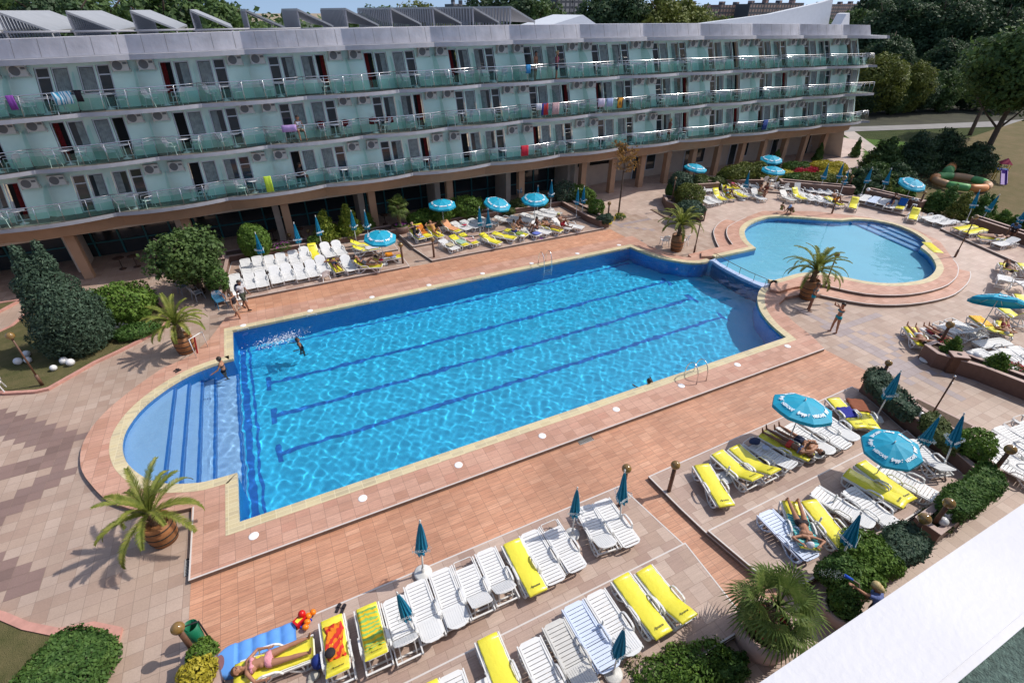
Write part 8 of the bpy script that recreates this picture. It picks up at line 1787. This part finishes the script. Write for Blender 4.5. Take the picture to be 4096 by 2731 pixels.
on(lb5, lying(.9, False, 'head', spread=.06, zsurf=LZ + .08), skin='fair', hair='dark', clothes=(('shorts', cloth('orangeshorts', (.7, .25, .01))),), label='man in orange shorts lying on his front on the upper left terrace')
def recl(x0=.95, lift=42, knee=45, arms='side', zs=LZ + .06): return lying(x0, True, arms, knee=knee, lift=lift, zsurf=zs)
on(lb4, recl(.98, 38, 40, 'hips'), skin='tan', hair='dark', clothes=(('swimsuit', cloth('printsuit', (.06, .05, .07), ((.4, .4, .42), 20, 'X', 8))),), fem=True, label='woman in a dark patterned swimsuit reading on a lounger with a red bag beneath')
on(LC[0], recl(.95, 42, 45, 'hips'), skin='fair', hair='dark', clothes=(('dress', blkc),), fem=True, label='person in loose black clothes reclining in the middle terrace')
on(LC[2], recl(.95, 38, 40, 'head'), skin='tan', hair='brown', clothes=(('swimsuit', cloth('tansuit', (.5, .25, .08))),), fem=True, label='woman in a tan swimsuit with knees up beside the parasol pole')
on(LD[4], lying(.95, True, 'head', spread=.15, zsurf=LZ + .06, lift=10), skin='tan', hair='grey', clothes=(('briefs', blkc),), label='man in black briefs lying face up with arms behind his head')
P_, i_ = on(LD[5], recl(.85, 60, 62, 'side', LZ + .02), skin='brown', hair='dark', clothes=(('shorts', cloth('redshorts', (.35, .01, .02))),), label='man in red shorts and a pale cap sitting with knees drawn up'); cap_on(P_, i_, cloth('lemoncap', (.6, .6, .2)))
def sit_at(t, x, y, z, rz, label, z0=None, zf=None, **k):
    ps = sitting(k.pop('lean', 10), k.pop('arms', 'knees'), k.pop('zs', .44), 0, k.pop('knees', 'down')); p = G(t, x, y, z); ps['at'] = p; ps['rz'] = rz; return person(None, ps, label=label, **k)
sit_at('d', 420, 1190, T, R(35), 'man in blue trunks sitting on a yellow lounger with his back to the pool', skin='fair', hair='dark', clothes=(('trunks', cloth('royal', (.01, .03, .2))),))
sit_at('d', 480, 1060, T, R(-60), 'dark-haired tanned youth sitting on the far lounger edge', skin='brown', hair='dark', clothes=(('trunks', blkc),), lean=-15)
sit_at('d', 930, 1120, T, R(185), 'dark-haired woman in a black bikini sitting towards the left', skin='brown', hair='dark', clothes=(('briefs', blkc), ('bra', blkc)), fem=True, arms='hold', knees='up')
on(near('lounger under the woman with one raised knee'), recl(.9, 30, 50, 'side'), skin='brown', hair='dark', clothes=(('briefs', turq), ('bra', turq)), fem=True, label='woman in a blue bikini with one knee raised in the far group')
on(near('yellow lounger under the bather in pink'), lying(.95, True, 'side', spread=.1, zsurf=LZ + .06), skin='tan', hair='brown', clothes=(('briefs', cloth('hotpink', (.6, .05, .2))),), fem=True, label='sunbather in pink lying in the upper far row')
sit_at('e', 1850, 880, .27, R(-70), 'dark-skinned man sitting on the shaded lounger, his back turned', skin='brown', hair='dark', clothes=(('shorts', cloth('khaki', (.35, .3, .2))),)); sit_at('e', 1990, 860, .27, R(200), 'seated bather facing the dark-skinned man under the parasol', skin='brown', hair='brown', clothes=(('briefs', red), ('bra', red)), fem=True)
on(near('yellow lounger under the seated bather in the front row'), recl(.85, 55, 60, 'side'), skin='brown', hair='dark', clothes=(('shorts', cloth('orangeshorts', (.7, .25, .01))),), label='bather in orange shorts with knees up in the front row beyond the small pool')
sit_at('f', 340, 1190, .3, R(10), 'small child in olive swimwear squatting on the rim of the small pool', skin='tan', hair='dark', clothes=(('swimsuit', cloth('olivesuit', (.2, .18, .05))),), sc=.68, zs=.22, knees='up')
P_, i_ = sit_at('f', 590, 1200, .3, R(190), 'tanned crouching person in a pale cap on the rim of the small pool', skin='brown', hair='dark', clothes=(('shorts', cloth('olives', (.12, .14, .05))),), zs=.12, lean=-35, knees='up'); cap_on(P_, i_, cloth('paleblue', (.35, .42, .62)))
on(near('white lounger under the woman in the black top'), recl(.9, 55, 40, 'hips'), skin='brown', hair='dark', clothes=(('top', blkc), ('shorts', cloth('denim', (.06, .08, .2)))), fem=True, label='woman in a black top and blue shorts reclining on the low terrace')
on(near('yellow lounger under the person being massaged'), lying(.9, True, 'side', spread=.05, zsurf=LZ + .06), skin='fair', hair='dark', clothes=(('briefs', blkc),), fem=True, label='sunbather lying on the lounger the man in blue bends over')
def stand_at(t, x, y, z, rz, label, pose, **k):
    p = G(t, x, y, max(z, WATER)); p.z = z; pose['at'] = p; pose['rz'] = rz; return person(None, pose, label=label, **k)
pb = standing(1); pb.update(up=(.85, 0, .55), pel=(0, 0, .9), armL=((.3, .1, -.95), (.3, 0, -.9)), armR=((.3, -.1, -.95), (.3, 0, -.9)), face=(.6, 0, -.8)); stand_at('h', 1900, 1130, .42, R(190), 'man in a blue shirt bending over a sunbather beyond the small pool', pb, skin='brown', hair='dark', clothes=(('shirt', cloth('blueshirt', (.05, .12, .28))), ('shorts', blkc)))
ph_ = standing(.96, .25, 'photo'); stand_at('31', 595, 1478, 0, R(155), 'woman in a turquoise bikini standing on the plaza and taking a picture', ph_, skin='tan', hair='dark', clothes=(('briefs', turq), ('bra', turq)), fem=True, sc=.96, fine=True)
ps_ = standing(.96, .12, 'hips'); stand_at('31', 372, 1278, 0, R(-60), 'woman in a turquoise bikini posing in the palm shade', ps_, skin='brown', hair='brown', clothes=(('briefs', turq), ('bra', turq)), fem=True, sc=.96)
mp = standing(1, .9, 'swing'); P_, i_ = stand_at('01', 2270, 1270, 0, R(-40), 'walking man in a grey T-shirt and dark shorts with a backpack', mp, skin='brown', hair='dark', clothes=(('shirt', cloth('greyt', (.45, .45, .47))), ('shorts', cloth('camo', (.05, .06, .04))), ('shoes', blkc)), fine=True)
mb = MB(); mb.ball((-.19, 0, 1.25), .2, 12, 8, (.7, .9, 1.3)); o = mb.build('backpack', dnv, None, P_.location, R(-40)); tag(o, 'dark backpack on the back of the walking man', 'backpack')
wp = standing(.95, .8, 'down'); stand_at('01', 2200, 1365, 0, R(-35), 'walking woman in a black top and patterned shorts beside the man with a backpack', wp, skin='tan', hair='brown', clothes=(('top', blkc), ('shorts', cloth('beigeshort', (.5, .38, .28), ((.25, .12, .08), 14, 'X', 8)))), fem=True, sc=.95, fine=True)
# bathers in the water
w3 = standing(.95, .2, 'down'); w3.update(armL=((.5, .3, -.7), (.8, .2, -.4))); stand_at('02', 2050, 255, -.95, R(170), 'woman in a black bikini wading on the pool steps', w3, skin='tan', hair='dark', clothes=(('briefs', blkc), ('bra', blkc)), fem=True, sc=.95, fine=True)
b4 = standing(.95, .2, 'down'); b4.update(armL=((-.2, .5, -.6), (-.9, .2, .1)), armR=((-.1, -.6, -.4), (-.95, -.1, .1)), up=(-.15, 0, 1)); stand_at('12', 405, 15, -1.28, R(10), 'boy standing in the pool and splashing water behind him', b4, skin='brown', hair='dark', clothes=(('trunks', dnv),), sc=.95)
b5 = standing(1, .1, 'down'); b5.update(armL=((.4, .8, -.5), (.5, .2, .2)), armR=((.4, -.8, -.5), (.5, -.3, .1))); stand_at('22', 1255, 400, -1.38, R(100), 'bather with only head and shoulders above water at the near pool edge', b5, skin='tan', hair='dark', clothes=(('bra', blkc),), fem=True)
rs = np.random.RandomState(8); p = G('11', 210, 1568, .1); n = 900; a = rs.normal(size=(n, 3)) * [.55, .22, .10]; a[:, 2] = abs(a[:, 2]); C = a + [0, 0, .02]; o = link('water_splash', quads('water_splash', C, rs.normal(size=(n, 3)), .022, mat('white_foam', (.75, .8, .85), .3), .9), None, None, p); o.rotation_euler = (0, 0, R(10)); tag(o, 'white splash of water behind the boy', 'splash', kind='stuff')
# people on the balconies
def balc(t, x, y, f, rz, label, pose=None, **k):
    zt = FL[f][1]; q = GY(t, x, y, 34.1); pose = pose or standing(1, .1, 'down'); pose['at'] = Vector((q.x, 34.05, zt + .25)); pose['rz'] = rz; return person(None, pose, label=label, **k)
balc('20', 215, 540, 2, R(-60), 'shirtless man standing in a dark doorway on the top floor', skin='brown', hair='dark', clothes=(('trunks', dnv),)); balc('20', 410, 550, 2, R(-30), 'woman in a pink top standing at the top-floor railing', skin='tan', hair='blond', clothes=(('top', cloth('pinktop', (.5, .08, .2))), ('shorts', dnv)), fem=True)
balc('20', 1445, 1170, 0, R(-20), 'blond woman in a patterned robe standing on a first-floor balcony', skin='tan', hair='blond', clothes=(('dress', cloth('robe', (.28, .1, .07))),), fem=True); balc('10', 395, 1180, 1, R(-80), 'person with dark hair sitting on a second-floor balcony behind a lilac towel', sitting(5, 'hold', .42, 0, 'down'), skin='tan', hair='dark', clothes=(('top', cloth('whitec', (.6, .6, .6))), ('shorts', cloth('khaki', (.3, .3, .2)))), fem=True)
balc('11', 400, 30, 0, R(-10), 'person in black sitting reading on a first-floor balcony', sitting(5, 'hold', .42, 0, 'down'), skin='brown', hair='dark', clothes=(('dress', blkc),))
# gardener with the hose
gp = standing(1, .3, 'down'); gp.update(up=(.35, 0, .94), armL=((.75, .2, .1), (.9, .1, .35))); p = G('33', 880, 960, .55); gp['at'] = Vector((p.x + .25, p.y - .05, 0)); gp['rz'] = R(118)
P_, i_ = person(None, gp, skin='tan', hair='blond', clothes=(('shirt', cloth('gardenshirt', (.12, .16, .36))), ('shorts', cloth('gardentr', (.03, .035, .08)))), fem=True, fine=True, hairlen=.05, label='blond gardener in a blue shirt watering the junipers with a hose')
hnd = P_.matrix_basis @ Vector((.62, .22, 1.62)); mb = MB(); mb.tube([hnd + Vector((-.12, .12, .08)), hnd, hnd + Vector((.05, -.1, -.3)), hnd + Vector((.1, -.2, -.8)), Vector((hnd.x + .3, hnd.y - .5, .05)), Vector((hnd.x + 1.6, hnd.y - .7, .03))], .016, 7); o = mb.build('garden_hose', cloth('hosegrey', (.3, .22, .18))); tag(o, 'grey-brown hose held up by the gardener', 'hose'); mb = MB(); mb.tube([hnd + Vector((-.12, .12, .08)), hnd + Vector((-.26, .26, .16))], [.03, .045], 8); mb.build('nozzle', cloth('nozzleblue', (.01, .08, .5)), o)
n = 260; C = np.array(hnd + Vector((-.28, .3, .15))) + np.outer(rs.uniform(0, .5, n), [-.8, .6, -.15]) + rs.normal(size=(n, 3)) * .06; o = link('water_spray', quads('water_spray', C, rs.normal(size=(n, 3)), .007, mat('white_spray', (.75, .8, .85), .3), .5), None); tag(o, 'white spray leaving the hose nozzle', 'spray', kind='stuff')
